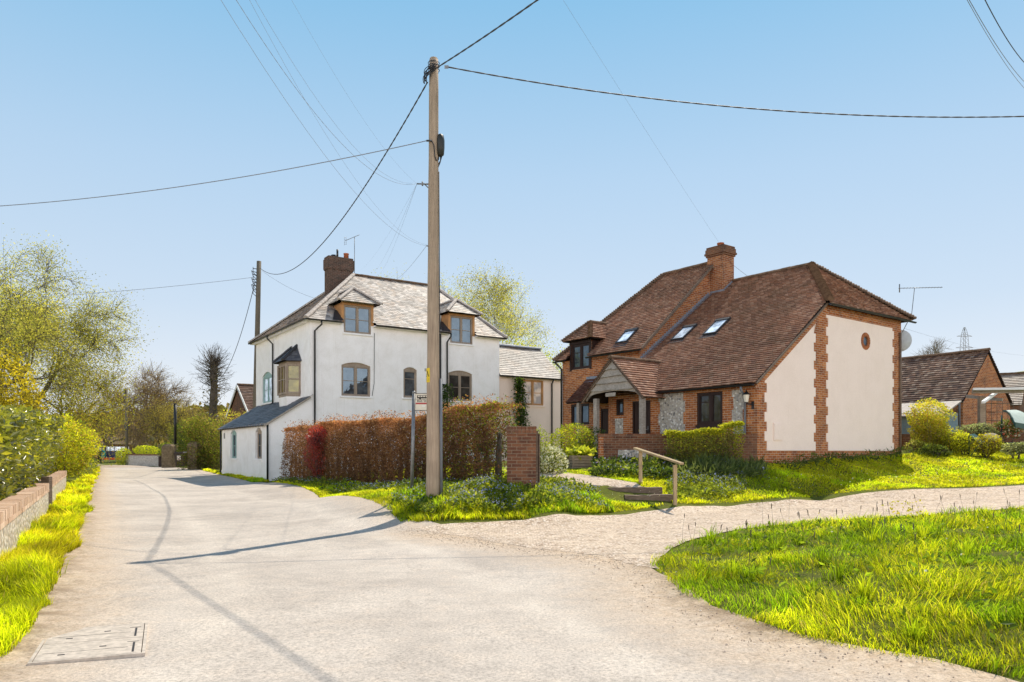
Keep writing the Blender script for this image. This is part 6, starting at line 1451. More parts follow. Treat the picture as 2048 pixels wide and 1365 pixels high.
# ================================================================== vegetation
def leaf_cloud(name, P, size, cols, mat, parent=None, elong=1.9, up=.3, seed=0, loc=None, droop=0):
    """every leaf is a small folded diamond; P (N,3) positions, size scalar or (N,), cols (N,3)"""
    r = np.random.RandomState(seed+100); N = len(P); P = np.asarray(P, float)
    d = r.normal(size=(N,3)); d[:,2] = d[:,2]*.7 + up - droop; d /= np.linalg.norm(d, axis=1)[:,None]
    a = r.normal(size=(N,3)); s = np.cross(d, a); s /= np.linalg.norm(s, axis=1)[:,None]+1e-9; nrm = np.cross(d, s)
    L = (size*r.uniform(.65,1.3,N))[:,None]; w = L/elong/2
    V = np.stack([P, P+d*L*.45+s*w+nrm*w*.35, P+d*L, P+d*L*.45-s*w+nrm*w*.35], 1).reshape(-1,3)
    q = np.arange(N)[:,None]*4; F = np.concatenate([q+[0,1,2], q+[0,2,3]])
    return np_mesh(name, V, F, mat, np.repeat(cols, 4, 0), parent, loc)
def pick(cols, n, r, P=None, sc=1.2, amp=.35, jit=.22):
    c = np.array(cols)[r.randint(0, len(cols), n)]*r.uniform(1-jit, 1+jit, n)[:,None]
    if P is not None:
        k = vnoise(P[:,0]+P[:,2]*.7, P[:,1]-P[:,2]*.6, sc, 17); c = c*(1-amp+2*amp*k)[:,None]
    return c
def blob(n, c, rad_, r, surf=.55, lump=.25, sc=2.2, flat=None):
    d = r.normal(size=(n,3)); d /= np.linalg.norm(d, axis=1)[:,None]
    rr = np.where(r.uniform(size=n) < surf, r.uniform(.82,1.0,n), r.uniform(0,1,n)**.45)
    lu = 1-lump+2*lump*vnoise(d[:,0]*sc+d[:,2]*1.3*sc+7, d[:,1]*sc-d[:,2]*sc+3, 1, int(abs(c[0]*10))+1)
    p = np.array(c)+d*np.array(rad_)*(rr*lu)[:,None]
    if flat is not None: p[:,2] = np.maximum(p[:,2], flat+r.uniform(0,.1,n))
    return p
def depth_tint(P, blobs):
    """shade painted into leaf colour: inner and lower leaves darkened, outer tops lightened"""
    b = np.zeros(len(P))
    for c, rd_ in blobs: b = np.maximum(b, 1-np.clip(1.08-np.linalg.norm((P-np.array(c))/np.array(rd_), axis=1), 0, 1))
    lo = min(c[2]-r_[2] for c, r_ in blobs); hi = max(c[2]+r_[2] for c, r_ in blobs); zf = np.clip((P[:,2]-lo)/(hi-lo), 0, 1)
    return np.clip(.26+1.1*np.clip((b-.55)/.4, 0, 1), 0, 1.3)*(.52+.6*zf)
def shrub(name, label, cat, blobs, n, size, cols, mat='leaf', stems=8, stem_mat='bark', up=.3, elong=1.9, group=None, seed=1, surf=.55, lump=.3, sc=1.5, jit=.22, stem_r=.018, amp=.35):
    r = np.random.RandomState(seed); tot = sum(b[1][0]*b[1][1]+b[1][1]*b[1][2]+b[1][0]*b[1][2] for b in blobs); P = []
    c0 = blobs[0][0]; g0 = tz(c0[0], c0[1])
    for (c, rd_) in blobs:
        k = int(n*(rd_[0]*rd_[1]+rd_[1]*rd_[2]+rd_[0]*rd_[2])/tot); P.append(blob(k, c, rd_, r, surf, lump))
    P = np.concatenate(P); P = P[P[:,2] > terrain(P[:,0], P[:,1])+.02]
    t = thing(name, (c0[0], c0[1], g0), label, cat, group)
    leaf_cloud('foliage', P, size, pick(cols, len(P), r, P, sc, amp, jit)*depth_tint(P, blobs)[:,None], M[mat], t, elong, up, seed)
    if stems:
        mb = MB()
        for i in range(stems):
            b_ = blobs[i % len(blobs)]; c, rd_ = b_; a_ = r.uniform(0, 6.28); q = (c[0]+.35*rd_[0]*math.cos(a_)*r.uniform(.1,.6), c[1]+.35*rd_[1]*math.sin(a_)*r.uniform(.1,.6)); e = (c[0]+rd_[0]*math.cos(a_)*.75, c[1]+rd_[1]*math.sin(a_)*.75, c[2]+rd_[2]*r.uniform(.2,.7)); zb = tz(*q)-.05
            mb.tube([(q[0],q[1],zb), ((q[0]*2+e[0])/3, (q[1]*2+e[1])/3, (zb*1.2+e[2])/2.2), e], [stem_r*1.6, stem_r, stem_r*.4], 5)
        mb.build('stems', M[stem_mat], t, recalc=False)
    return t
def grow_tree(base, height, r0, rs, levels=4, kids=(4,4,4,3), spread=.75, trunk_f=.35, gnarl=.16, up=.18, taper=.62, lean=(0,0), len_f=.72, droop=0):
    """returns (branch list of (points, radii), twig points)"""
    br = []; tips = []
    def rec(p, d, L, r, lv):
        n = 5 if lv == 0 else 4; pts = [p]; q = p.copy(); dd = d.copy()
        for i in range(n):
            dd = (dd + Vector((rs.normal(0,gnarl), rs.normal(0,gnarl), rs.normal(0,gnarl)+up*(.25 if lv else .5)-droop*lv*.12))).normalized(); q = q+dd*(L/n); pts.append(q.copy())
        rr = [r*(1-(1-taper)*i/n) for i in range(n+1)]; br.append((pts, rr, lv))
        if lv >= levels-1:
            for i in range(1, n+1): tips.append((pts[i], dd.copy()))
            return
        k = kids[min(lv, len(kids)-1)]; az0 = rs.uniform(0, 6.28)
        for j in range(k):
            f = 1.0 if j == 0 and lv > 0 else rs.uniform(.45 if lv else .7, 1.0); idx = min(n, max(1, int(round(f*n)))); pp_ = pts[idx]
            az = az0 + j*2.399 + rs.uniform(-.4,.4); ax = dd.orthogonal().normalized(); ax.rotate(Matrix.Rotation(az, 3, dd)); nd_ = (dd*math.cos(spread*rs.uniform(.6,1.2)) + ax*math.sin(spread*rs.uniform(.6,1.2))).normalized()
            rec(pp_.copy(), nd_, L*len_f*rs.uniform(.75,1.15)*(1.25 if lv == 0 else 1), max(.006, rr[idx]*.62*rs.uniform(.8,1.05)), lv+1)
    rec(Vector(base), Vector((lean[0], lean[1], 1)).normalized(), height*trunk_f, r0, 0)
    return br, tips
def tree(name, label, base, height, r0, seed, leaf_n, leaf_size, cols, spread_r=.5, mat='leaf', bark='bark', group=None, leaf_up=.1, droop=0, extra_twigs=0, twig_len=.6, twig_r=.008, **kw):
    rs = np.random.RandomState(seed); base = Vector(base)
    br, tips = grow_tree(base-Vector((0,0,.2)), height, r0, rs, droop=droop, **kw)
    zmax = max(t[0].z for t in tips); k = height/(zmax-base.z)
    sc = lambda p: base+Vector(((p.x-base.x)*k, (p.y-base.y)*k, (p.z-base.z)*k))
    t = thing(name, base, label, 'tree', group); mb = MB()
    for pts, rr, lv in br: mb.tube([sc(p) for p in pts], [max(.005, q) for q in rr], 7 if lv < 2 else 4, caps=lv < 1)
    tp = [sc(a) for a, d in tips]; td = [d for a, d in tips]
    T = np.array([tuple(p) for p in tp])
    tw = []
    if extra_twigs:
        for i in range(extra_twigs):
            j = rs.randint(len(tp)); d = (td[j]+Vector(rs.normal(0,.55,3))+Vector((0,0,-droop*.8+.1))).normalized(); a_ = tp[j]; m_ = a_+d*twig_len*.5+Vector(rs.normal(0,.05,3)); e = m_+(d+Vector((0,0,-droop*.6))).normalized()*twig_len*.6
            mb.tube([a_, m_, e], [twig_r, twig_r*.8, twig_r*.4], 3, caps=False); tw += [m_, e, (m_+e)/2]
    mb.build('trunk', M[bark], t, recalc=False)
    if leaf_n:
        src = np.concatenate([T, np.array([tuple(p) for p in tw])]) if tw else T
        P = src[rs.randint(0, len(src), leaf_n)] + rs.normal(0, spread_r, (leaf_n,3))*np.array([1,1,.8])
        P = P[P[:,2] > base.z+.3]
        leaf_cloud('crown', P, leaf_size, pick(cols, len(P), rs, P, .5, .4), M[mat], t, 1.8, leaf_up, seed, droop=droop*.6)
    return t
YG = [(0.49, 0.51, 0.028), (0.427, 0.461, 0.025), (0.544, 0.529, 0.035), (0.345, 0.402, 0.022)]
PALE = [(0.468, 0.441, 0.11), (0.401, 0.396, 0.09), (0.524, 0.474, 0.14), (0.323, 0.341, 0.07)]
GRN = [(.10,.16,.025),(.14,.21,.03),(.07,.12,.02),(.18,.25,.035)]
LAU = [(.17,.19,.022),(.23,.24,.03),(.11,.13,.018),(.40,.38,.035),(.19,.2,.025)]
DRY = [(0.378, 0.171, 0.075), (0.462, 0.222, 0.102), (0.284, 0.123, 0.056), (0.525, 0.284, 0.15), (0.221, 0.095, 0.047)]
GOLD = [(0.45, 0.367, 0.02), (0.396, 0.326, 0.02), (0.495, 0.428, 0.03), (0.324, 0.275, 0.02)]
TAN = [(.38,.26,.10),(.32,.22,.085),(.44,.32,.13),(.36,.30,.08)]
M['bark_tan'] = m_wood('tan_bark', (.16,.11,.06), (.34,.24,.13), (9,9,2))
# ---- trees
q = at(70,900,46); tree('willow_tree', 'large pale green spring tree towering over the left hedge', (q.x,q.y,.3), 13.6, .38, 3, 62000, .10, PALE, .40, extra_twigs=2200, twig_len=1.1, twig_r=.011, levels=5, kids=(4,4,3,3), spread=.62, trunk_f=.26, droop=.25, gnarl=.17)
q = at(-25,900,40); tree('willow_tree', 'pale green tree cut by the left edge of the photo', (q.x,q.y,.4), 11.5, .3, 8, 20000, .10, PALE, .40, extra_twigs=900, twig_len=1.0, twig_r=.01, levels=5, kids=(4,3,3,3), spread=.6, trunk_f=.3, droop=.2)
q = at(140,905,50); tree('bushy_tree', 'lower drooping yellow green tree beside the lane at the left', (q.x,q.y,.3), 7.2, .22, 12, 26000, .105, [(.34,.33,.05),(.28,.29,.045),(.40,.36,.06),(.30,.22,.05)], .6, extra_twigs=700, twig_len=1.0, twig_r=.011, levels=4, kids=(5,4,4), spread=.75, trunk_f=.3, droop=.15)
q = at(292,893,100); tree('bare_tree', 'wide bare tan-twigged tree above the low flint wall', (q.x,q.y,.3), 11.6, .75, 22, 9000, .12, TAN, .5, bark='bark_tan', extra_twigs=3000, twig_len=1.8, twig_r=.022, levels=5, kids=(5,4,4,3), spread=.8, trunk_f=.2, droop=.12, gnarl=.2)
q = at(345,890,92); tree('scrubby_tree', 'olive and yellow bushy tree behind the clipped hedge', (q.x,q.y,.4), 6.5, .25, 25, 12000, .12, [(.34,.27,.07),(.30,.25,.06),(.38,.33,.08)], .8, extra_twigs=800, twig_len=1.2, twig_r=.016, levels=4, kids=(5,4,4), spread=.85, trunk_f=.22)
q = at(205,893,112); tree('scrubby_tree', 'tan leafed scrub tree behind the thatched cottage', (q.x,q.y,.3), 9.0, .4, 27, 7000, .14, TAN, .8, extra_twigs=700, twig_len=1.6, twig_r=.02, levels=4, kids=(5,4,4), spread=.9, trunk_f=.22)
# pollard with radiating twigs
q = at(427,880,70); rs = np.random.RandomState(31); t = thing('pollard_tree', (q.x,q.y,.5), 'pollarded tree with thick ivy trunk and a fan of bare twigs', 'tree'); mb = MB(); zt = EYE+(HY-733)*70/FOC
mb.tube([(q.x+.05*math.sin(i),q.y,.2+(zt-.2)*i/10) for i in range(11)], [.42-.012*i+.03*math.sin(i*3) for i in range(11)], 10)
for i in range(170):
    a_ = rs.uniform(0,6.28); el = rs.uniform(-.35,1.3); z = zt-abs(rs.normal(0,1.5))*(1 if el < .6 else .15); L = rs.uniform(1.2,2.3); d = Vector((math.cos(a_)*math.cos(el),math.sin(a_)*math.cos(el),math.sin(el))); p = Vector((q.x,q.y,z)); pts = [p]
    for k in range(5): d = (d+Vector(rs.normal(0,.13,3))+Vector((0,0,.06))).normalized(); pts.append(pts[-1]+d*L/5)
    mb.tube(pts,[.032,.026,.02,.015,.010,.006],4,caps=False)
    for k in range(5): j = rs.randint(1,5); e2 = pts[j]+(d+Vector(rs.normal(0,.6,3))).normalized()*L*rs.uniform(.2,.45); mb.tube([pts[j],pts[j].lerp(e2,.5)+Vector(rs.normal(0,.04,3)),e2],[.012,.009,.005],3,caps=False)
mb.build('trunk', M['bark'], t, recalc=False); P = np.c_[q.x+rs.normal(0,.36,1500), q.y+rs.normal(0,.36,1500), rs.uniform(.5,zt,1500)]; leaf_cloud('ivy', P, .16, pick([(.12,.09,.03),(.08,.075,.02),(.16,.12,.05)],1500,rs), M['leaf'], t, 1.5)
q = at(1000,880,66); tree('birch_tree', 'open yellow green tree behind the white house and annex', (q.x,q.y,1.2), 15.6, .26, 41, 26000, .125, PALE, .40, extra_twigs=900, twig_len=1.0, twig_r=.012, levels=5, kids=(4,4,3,3), spread=.62, trunk_f=.24, bark='bark_pale', gnarl=.12)
q = at(925,880,72); tree('birch_tree', 'narrower leafy tree behind the right hip of the slate roof', (q.x,q.y,1.2), 16.4, .2, 44, 12000, .125, PALE, .40, extra_twigs=500, twig_len=1.0, twig_r=.012, levels=5, kids=(3,3,3,3), spread=.5, trunk_f=.28, bark='bark_pale', gnarl=.12)
q = at(1095,880,58); tree('leafy_tree', 'low bright green tree above the annex roof ridge', (q.x,q.y,1.2), 8.9, .2, 47, 13000, .12, YG, .55, levels=4, kids=(4,4,4), spread=.7, trunk_f=.35)
q = at(1872,760,180); tree('bare_tree', 'small bare tree on the skyline above the barn', (q.x,q.y,18), 9.5, .35, 51, 0, .2, TAN, extra_twigs=500, twig_len=1.6, twig_r=.028, levels=4, kids=(4,4,4), spread=.6, trunk_f=.35, bark='bark_pale')
# ---- left: laurel hedge along the wall
rs = np.random.RandomState(61); P = []; hd = (WE-WA).normalized(); hn = Vector((-hd.y,hd.x)); hn = hn if hn.x < 0 else -hn; L_ = (WE-WA).length
n = 26000; aa = rs.uniform(-3.5, L_-1.0, n); oo = .33+np.where(rs.uniform(size=n) < .6, rs.uniform(0,.35,n), rs.uniform(0,1.3,n)); top = 1.5+.3*vnoise(aa, aa*0, .7, 3)+.035*np.clip(aa,0,30)
zz = np.where(rs.uniform(size=n) < .25, top-rs.uniform(0,.18,n), rs.uniform(.2,1,n)*top); oo += .12*np.sin(aa*2.1)+.25*(vnoise(aa,zz,1.3,9)-.5)-.12*(zz > .85)*rs.uniform(0,1.6,n)
P = np.stack([WA.x+hd.x*aa+hn.x*oo, WA.y+hd.y*aa+hn.y*oo, .25+zz], -1); k = P[:,1] > 5.2; P = P[k]
lh = thing('laurel_hedge', (WA.x+hd.x*6+hn.x*.9, WA.y+hd.y*6+hn.y*.9, .3), 'glossy leaved laurel hedge growing behind the low flint walls on the left', 'hedge')
zz = zz[k]; oo = oo[k]; leaf_cloud('foliage', P, .125, pick(LAU+[(.2,.2,.03)], len(P), rs, P, 1.4, .35)*(np.clip(1.15-1.1*np.clip(oo-.42,0,1)*(zz < 1.45),.2,1.1)*(.45+.4*np.clip(zz,0,1.6)))[:,None], M['leaf_gloss'], lh, 2.3, .35, 61)  # shade in the hedge depth painted: inner and low leaves darker
mb = MB()
for i in range(34): a_ = i*.62-2; q = WA+hd*a_+hn*(.8+rs.uniform(-.2,.3)); mb.tube([(q.x,q.y,.1),(q.x+rs.uniform(-.15,.15),q.y+rs.uniform(-.15,.15),1.2),(q.x+rs.uniform(-.3,.3),q.y+rs.uniform(-.3,.3),2.0)],[.03,.02,.008],5)
mb.build('stems', M['bark'], lh, recalc=False)
c = at(8,760,24); shrub('golden_shrub', 'rounded golden yellow conifer shrub above the laurel at the left edge', 'shrub', [((c.x-.9,c.y,3.0),(1.75,1.4,1.95)),((c.x-.2,c.y+.3,1.8),(1.2,1.2,1.5))], 17000, .11, GOLD+[(.3,.24,.03)], stems=6, seed=63, up=.5, sc=1.6)
c = at(44,860,32); shrub('yellow_green_bush', 'tall yellow green bush between the golden shrub and the lane', 'shrub', [((c.x-.6,c.y,2.0),(1.6,1.3,1.5)),((c.x+.9,c.y+1.5,1.7),(1.3,1.2,1.2))], 14000, .11, YG+GOLD[:1]+TAN[:1], stems=6, seed=64)
c = at(151,880,38); shrub('roadside_bush', 'bright yellow green bush spilling over the verge past the flint wall', 'shrub', [((c.x+.25,c.y-2.2,1.35),(1.0,1.2,1.25)),((c.x-2.1,c.y+2.2,1.7),(1.2,1.7,1.5)),((c.x-5.1,c.y+7,1.8),(1.5,2.6,1.6)),((c.x+.2,c.y-1.0,.7),(.9,1.7,.7)),((c.x-.9,c.y-3.4,1.3),(.9,1.2,1.2))], 22000, .10, YG+[(.46,.42,.05),(.12,.15,.025)], stems=10, seed=65)
c = at(95,860,40); shrub('yellow_green_bush', 'mid green bushy growth under the pale trees at the left', 'shrub', [((c.x,c.y,1.8),(2.2,1.6,1.5)),((c.x-2.6,c.y+5,1.5),(1.8,2.2,1.4))], 9000, .12, GRN+YG[:2]+TAN[:1], stems=6, seed=66)
# ---- right of the lane: clipped hedges and shrubs
c = at(352,885,58.5); shrub('clipped_hedge', 'tall dark green clipped hedge behind the wheelie bin', 'hedge', [((c.x+.1,c.y+1.2,2.3),(1.1,1.2,1.85)),((c.x+.9,c.y+.8,2.1),(.9,1.2,1.7)),((c.x+.2,c.y+1.2,.9),(1.2,1.2,.9))], 9000, .09, [(.05,.085,.014),(.08,.12,.018),(.04,.065,.012),(.12,.17,.02)], stems=0, seed=71, lump=.12)
c = at(412,880,50); shrub('ivy_bush', 'large mixed green and brown overgrown bush beside the lean-to', 'shrub', [((c.x+.2,c.y,2.2),(1.55,1.3,1.75)),((c.x-.6,c.y-.2,3.0),(.9,.9,.9)),((c.x+.9,c.y-.8,1.1),(1.1,1.1,1.2)),((c.x-.3,c.y-.9,.9),(1.0,.9,1.0))], 15000, .10, [(.13,.17,.022),(.22,.27,.03),(.15,.10,.04),(.09,.11,.018),(.2,.14,.05)], stems=10, seed=72)
c = at(318,886,66); shrub('round_bush', 'rounded dark green bush above the low flint wall', 'shrub', [((c.x,c.y+1.5,1.4),(.75,.8,.95))], 3000, .09, GRN+YG[:1], stems=3, seed=73, lump=.1)
c = at(268,905,74); shrub('low_hedge', 'bright clipped bush at the left end of the low flint wall', 'hedge', [((c.x-.9,c.y-.2,.95),(.75,.8,1.0)),((c.x+.5,c.y+1.5,1.6),(1.4,.8,.55))], 5000, .10, YG+GRN[:1], stems=3, seed=74, lump=.1)
c = at(470,815,56); shrub('blossom_tree', 'half bare shrub with pale twigs in front of the red roofed cottage', 'shrub', [((c.x,c.y,3.2),(1.9,1.2,1.5)),((c.x-.2,c.y,1.4),(1.9,1.2,1.4))], 6500, .10, TAN+YG[:2]+PALE[:1], stems=90, seed=75, surf=.3, stem_mat='bark_pale', stem_r=.02)
c = at(380,850,66); shrub('yellow_shrub', 'yellow flowering shrub behind the dark clipped hedge', 'shrub', [((c.x+.3,c.y,2.8),(2.4,1.2,1.6))], 5000, .12, [(.40,.34,.08),(.34,.3,.07),(.3,.3,.06)], stems=14, seed=76, surf=.3)
# ---- brown beech hedge
HA, HB = Vector((-10.35,33.6)), Vector((-.5,18.21)); rs = np.random.RandomState(81); hd2 = (HB-HA).normalized(); hn2 = Vector((hd2.y,-hd2.x)); hn2 = hn2 if hn2.y > 0 else -hn2; HL = (HB-HA).length
bh = thing('beech_hedge', (HA.x+hd2.x*HL/2+hn2.x*.4, HA.y+hd2.y*HL/2+hn2.y*.4, .4), 'long russet brown beech hedge between the lane and the white house', 'hedge')
def hz(a): x = HA.x+hd2.x*a; y = HA.y+hd2.y*a; return terrain(x, y)
n = 118000; aa = HL*(rs.uniform(0,1,n)**.8); zrel = rs.uniform(0,1,n); low = zrel < .42; keep = ~(low & (rs.uniform(size=n) < (.16+.35*(vnoise(aa,aa*0,1.6,5)-.5)+.25*np.clip((aa-HL*.55)/(HL*.45),0,1)))); aa, zrel = aa[keep], zrel[keep]; n = len(aa)
oo = np.where(rs.uniform(size=n) < .62, rs.uniform(-.05,.14,n), rs.uniform(0,.85,n)) + .16*(vnoise(aa,zrel*3,1.5,6)-.5); hgt = 1.98+.16*(vnoise(aa,aa*0,1.1,7)-.5)-.0*aa + np.where(rs.uniform(size=n) < .06, rs.uniform(0,.3,n), 0)+.42*np.clip(1-aa/(HL*.8),0,1)
zz = np.where(rs.uniform(size=n) < .22, hgt-rs.uniform(0,.12,n), zrel*hgt); gz_ = hz(aa); sl_ = np.clip((zz-1.55)/.45,0,1)*.12
P = np.stack([HA.x+hd2.x*aa+hn2.x*(oo+sl_), HA.y+hd2.y*aa+hn2.y*(oo+sl_), gz_+zz], -1)
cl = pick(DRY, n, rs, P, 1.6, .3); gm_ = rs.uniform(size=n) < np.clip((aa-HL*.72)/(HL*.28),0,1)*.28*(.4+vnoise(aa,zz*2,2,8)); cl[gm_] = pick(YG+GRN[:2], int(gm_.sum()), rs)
cl = cl*(.36+.5*np.clip(zz/2.0,0,1)+.35*np.clip((zz-1.6)/.5,0,1))[:,None]*(.75+.5*vnoise(aa,zz,2.2,12))[:,None]*np.where(oo > .3,.7,1)[:,None]; leaf_cloud('foliage', P, .062, cl, M['dry'], bh, 1.7, .15, 81)  # sunlit top and shaded lower hedge put into the leaf colours
mb = MB()
for i in range(30):
    a_ = .25+i*(HL-.5)/29+rs.uniform(-.1,.1); q = HA+hd2*a_+hn2*.4; z = float(hz(np.array([a_]))[0]); th_ = .05+.045*(i/30)
    mb.tube([(q.x,q.y,z-.1),(q.x+rs.uniform(-.05,.05),q.y,z+.6),(q.x+rs.uniform(-.1,.1),q.y,z+1.25)],[th_*1.25,th_,th_*.6],6)
    for k in range(12): z2 = z+rs.uniform(.15,1.7); d = Vector((rs.normal(),rs.normal()*.6,rs.uniform(-.1,.9))).normalized(); L = rs.uniform(.25,.6); p0_ = Vector((q.x,q.y,z2)); mb.tube([p0_, p0_+d*L*.5+Vector((0,0,.04)), p0_+d*L],[.014,.009,.004],3,caps=False)
mb.build('stems', M['bark'], bh, recalc=False)
a_ = (HA+hd2*5.6)-hn2*.1; zc = tz(a_.x,a_.y); shrub('copper_beech', 'dark red leaved copper beech bush growing within the brown hedge', 'shrub', [((a_.x,a_.y,zc+1.75),(.5,.42,.45)),((a_.x-.1,a_.y,zc+1.1),(.45,.38,1.0))], 5200, .065, [(.42,.045,.04),(.52,.07,.05),(.22,.03,.03),(.30,.06,.04)], 'leaf_gloss', stems=6, seed=82)
# climbers and garden plants near the annex
va = AP.a(1034); P = []; rs = np.random.RandomState(83)
c = AP.pt(va, 0, -.2); z1 = AP.w(1030,757); t = thing('wall_climber', (c.x,c.y,.8), 'green climbing plant trained up the pink annex wall', 'climber'); n = 2600; zz = .8+(z1-.8)*rs.uniform(0,1,n)**.8; wd_ = .28+.55*np.clip(1-(zz-.8)/(z1-.8),0,1); off = rs.normal(0,1,n)*wd_*.5+.3*np.clip(1-(zz-.8)/(z1-.8),0,1); P = np.stack([c.x+AP.ax.x*off, c.y+AP.ax.y*off-rs.uniform(0,.25,n), zz], -1); leaf_cloud('foliage', P, .13, pick([(.06,.11,.02),(.09,.15,.03),(.05,.08,.02),(.15,.2,.04)], n, rs), M['leaf'], t, 1.5)
mb = MB(); mb.tube([(c.x,c.y,.7),(c.x+.1,c.y,2.5),(c.x-.1,c.y,z1)],[.03,.02,.008],5); mb.build('stem', M['bark'], t)
vb_ = WF.a(887); c = WF.pt(vb_,0,-.25); rs = np.random.RandomState(84); t = thing('wall_climber', (c.x,c.y,.8), 'small ivy climbing the black downpipe on the white wall', 'climber'); n = 900; zz = rs.uniform(2.4,WF.w(887,770),n); P = np.stack([c.x+rs.normal(0,.2,n)+.3*(3.6-zz).clip(0,1), c.y+rs.normal(0,.1,n), zz], -1); leaf_cloud('foliage', P, .12, pick([(.05,.10,.02),(.08,.13,.03)], n, rs), M['leaf'], t, 1.4)
c = at(960,812,27); shrub('garden_shrub', 'leafy green shrub rising above the right end of the brown hedge', 'shrub', [((c.x-.4,c.y,2.55),(1.1,.6,.42)),((c.x+.6,c.y,2.3),(.8,.6,.7)),((c.x,c.y,1.5),(1.1,.6,.8))], 3200, .085, [(.13,.19,.035),(.2,.26,.05),(.09,.14,.03)], stems=5, seed=85)
c = at(1093,905,22.5); shrub('flowering_shrub', 'white flowering shrub beside the brick gate pillar', 'shrub', [((c.x+.15,c.y,1.15),(.42,.42,.5)),((c.x-.18,c.y,1.75),(.25,.25,.4))], 1700, .07, [(.30,.33,.06),(.22,.27,.05)], stems=5, seed=86)
rs = np.random.RandomState(87); P = blob(1300, (c.x+.17,c.y-.05,1.15), (.44,.42,.52), rs, .9, .2); fl_ = bpy.data.objects[[o_.name for o_ in bpy.data.objects if o_.get('label') == 'white flowering shrub beside the brick gate pillar'][0]]; leaf_cloud('blossom', P, .055, pick([(.8,.78,.7),(.72,.7,.6)], 1300, rs), M['petal'], fl_, 1.1)
c = at(1152,885,24.8); shrub('clipped_bush', 'large rounded green bush in front of the cottage bay', 'shrub', [((c.x-.12,c.y,1.65),(.82,.7,.78)),((c.x-.1,c.y,1.1),(.85,.65,.6))], 8500, .06, YG+[(.2,.27,.03),(.14,.2,.03)], stems=4, seed=88, lump=.1)
c = at(1184,885,25.2); shrub('clipped_bush', 'darker shaded green bush behind the wooden planter', 'shrub', [((c.x,c.y,1.6),(.7,.6,.75)),((c.x,c.y,1.1),(.7,.6,.5))], 4500, .06, [(.06,.10,.018),(.09,.14,.022),(.05,.08,.015)], stems=4, seed=89, lump=.1)
rs = np.random.RandomState(90); hp_ = pl3(W_*.5, dpt*.5, EYE+(HY-911)*PLY/FOC); P = np.stack([hp_.x+rs.normal(0,.17,230), hp_.y+rs.normal(0,.16,230), hp_.z-.02+rs.uniform(0,.14,230)], -1); ho = thing('hosta_plant', hp_, 'bright lime green hosta leaves filling the wooden planter', 'plant'); leaf_cloud('foliage', P, .24, pick([(.46,.5,.05),(.38,.45,.05),(.52,.53,.08)], 230, rs), M['leaf'], ho, 2.0, .75, 90)
# hedge in front of the garden wall
rs = np.random.RandomState(91); x0, x1 = at(1330,900,22.4).x, at(1480,900,22.4).x; t = thing('privet_hedge', ((x0+x1)/2,22.4,1), 'clipped sunlit hedge in front of the cottage window', 'hedge'); n = 11000; xx = rs.uniform(x0,x1,n); dx = (xx-x0)/(x1-x0); tp_ = 2.02+.12*dx+np.where(dx > .75,.16,0)+.08*vnoise(xx,xx*0,3,4); zz = np.where(rs.uniform(size=n) < .35, tp_-rs.uniform(0,.12,n), .85+(tp_-.85)*rs.uniform(0,1,n)); yy = 22.35+np.where(rs.uniform(size=n) < .6, rs.uniform(-.32,-.15,n), rs.uniform(-.3,.35,n)); P = np.stack([xx+rs.normal(0,.04,n),yy,zz],-1); cl = pick([(.24,.27,.04),(.18,.17,.05),(.3,.31,.05),(.14,.17,.03)], n, rs, P, 2.5, .3); s_ = (zz > tp_-.2) | (dx > .88); cl[s_] = pick([(.46,.46,.03),(.36,.38,.03),(.5,.48,.04),(.25,.3,.03)], int(s_.sum()), rs); cl = cl*(.35+.7*np.clip((zz-.85)/1.15,0,1))[:,None]; leaf_cloud('foliage', P, .06, cl, M['leaf'], t, 1.8, .35, 91)  # sunlit top and right end painted brighter, foot painted darker
mb = MB()
for i in range(14): x = x0+.1+(x1-x0-.2)*i/13; mb.tube([(x,22.4,.8),(x+rs.uniform(-.1,.1),22.4+rs.uniform(-.1,.1),1.6)],[.02,.01],5)
mb.build('stems', M['bark'], t, recalc=False)
# bed of flowers along the garden wall
def bed(name, label, cat, poly, n, size, hgt, cols, mat, seed, up=.6, elong=2.2, fl=None):
    rs = np.random.RandomState(seed); pa = np.array(poly); lo, hi = pa.min(0), pa.max(0); X = rs.uniform(lo[0],hi[0],n*4); Y = rs.uniform(lo[1],hi[1],n*4); k = inside(X,Y,poly); X, Y = X[k][:n], Y[k][:n]; m_ = len(X); hh = hgt*(.45+.8*vnoise(X,Y,2.5,seed)); Z = terrain(X,Y)+rs.uniform(0,1,m_)**.7*hh
    t = thing(name, (pa[:,0].mean(), pa[:,1].mean(), tz(pa[:,0].mean(), pa[:,1].mean())), label, cat); t['kind'] = 'stuff'
    leaf_cloud('foliage', np.stack([X,Y,Z],-1), size, pick(cols, m_, rs, np.stack([X,Y,Z],-1), 2.5, .35), M[mat], t, elong, up, seed)
    if fl:
        (nf, sz, fc, hf) = fl; i_ = rs.randint(0,m_,nf); g = vnoise(X[i_],Y[i_],1.3,seed+2) > .35; i_ = i_[g]; P = np.stack([X[i_]+rs.normal(0,.03,len(i_)),Y[i_]+rs.normal(0,.03,len(i_)),terrain(X[i_],Y[i_])+hh[i_]*hf*rs.uniform(.8,1.15,len(i_))],-1); fo_ = leaf_cloud('flowers', P, sz, pick(fc,len(i_),rs), M['petal'], t, 1.1, .2, seed); fo_['kind'] = 'stuff'
    return t
BLU = [(.30,.36,.72),(.36,.40,.75),(.25,.30,.6),(.45,.48,.8)]
bed('flower_bed', 'dark leafy flower bed with purple and blue flowers below the garden wall', 'flower bed', [(2.25,21.0),(4.5,20.9),(4.9,22.2),(4.4,22.7),(2.5,22.7)], 2600, .13, .34, [(.09,.14,.025),(.14,.2,.035),(.06,.1,.02),(.28,.33,.06)], 'leaf', 93, fl=(260,.05,[(.28,.16,.5),(.36,.22,.6)]+BLU,1.0))
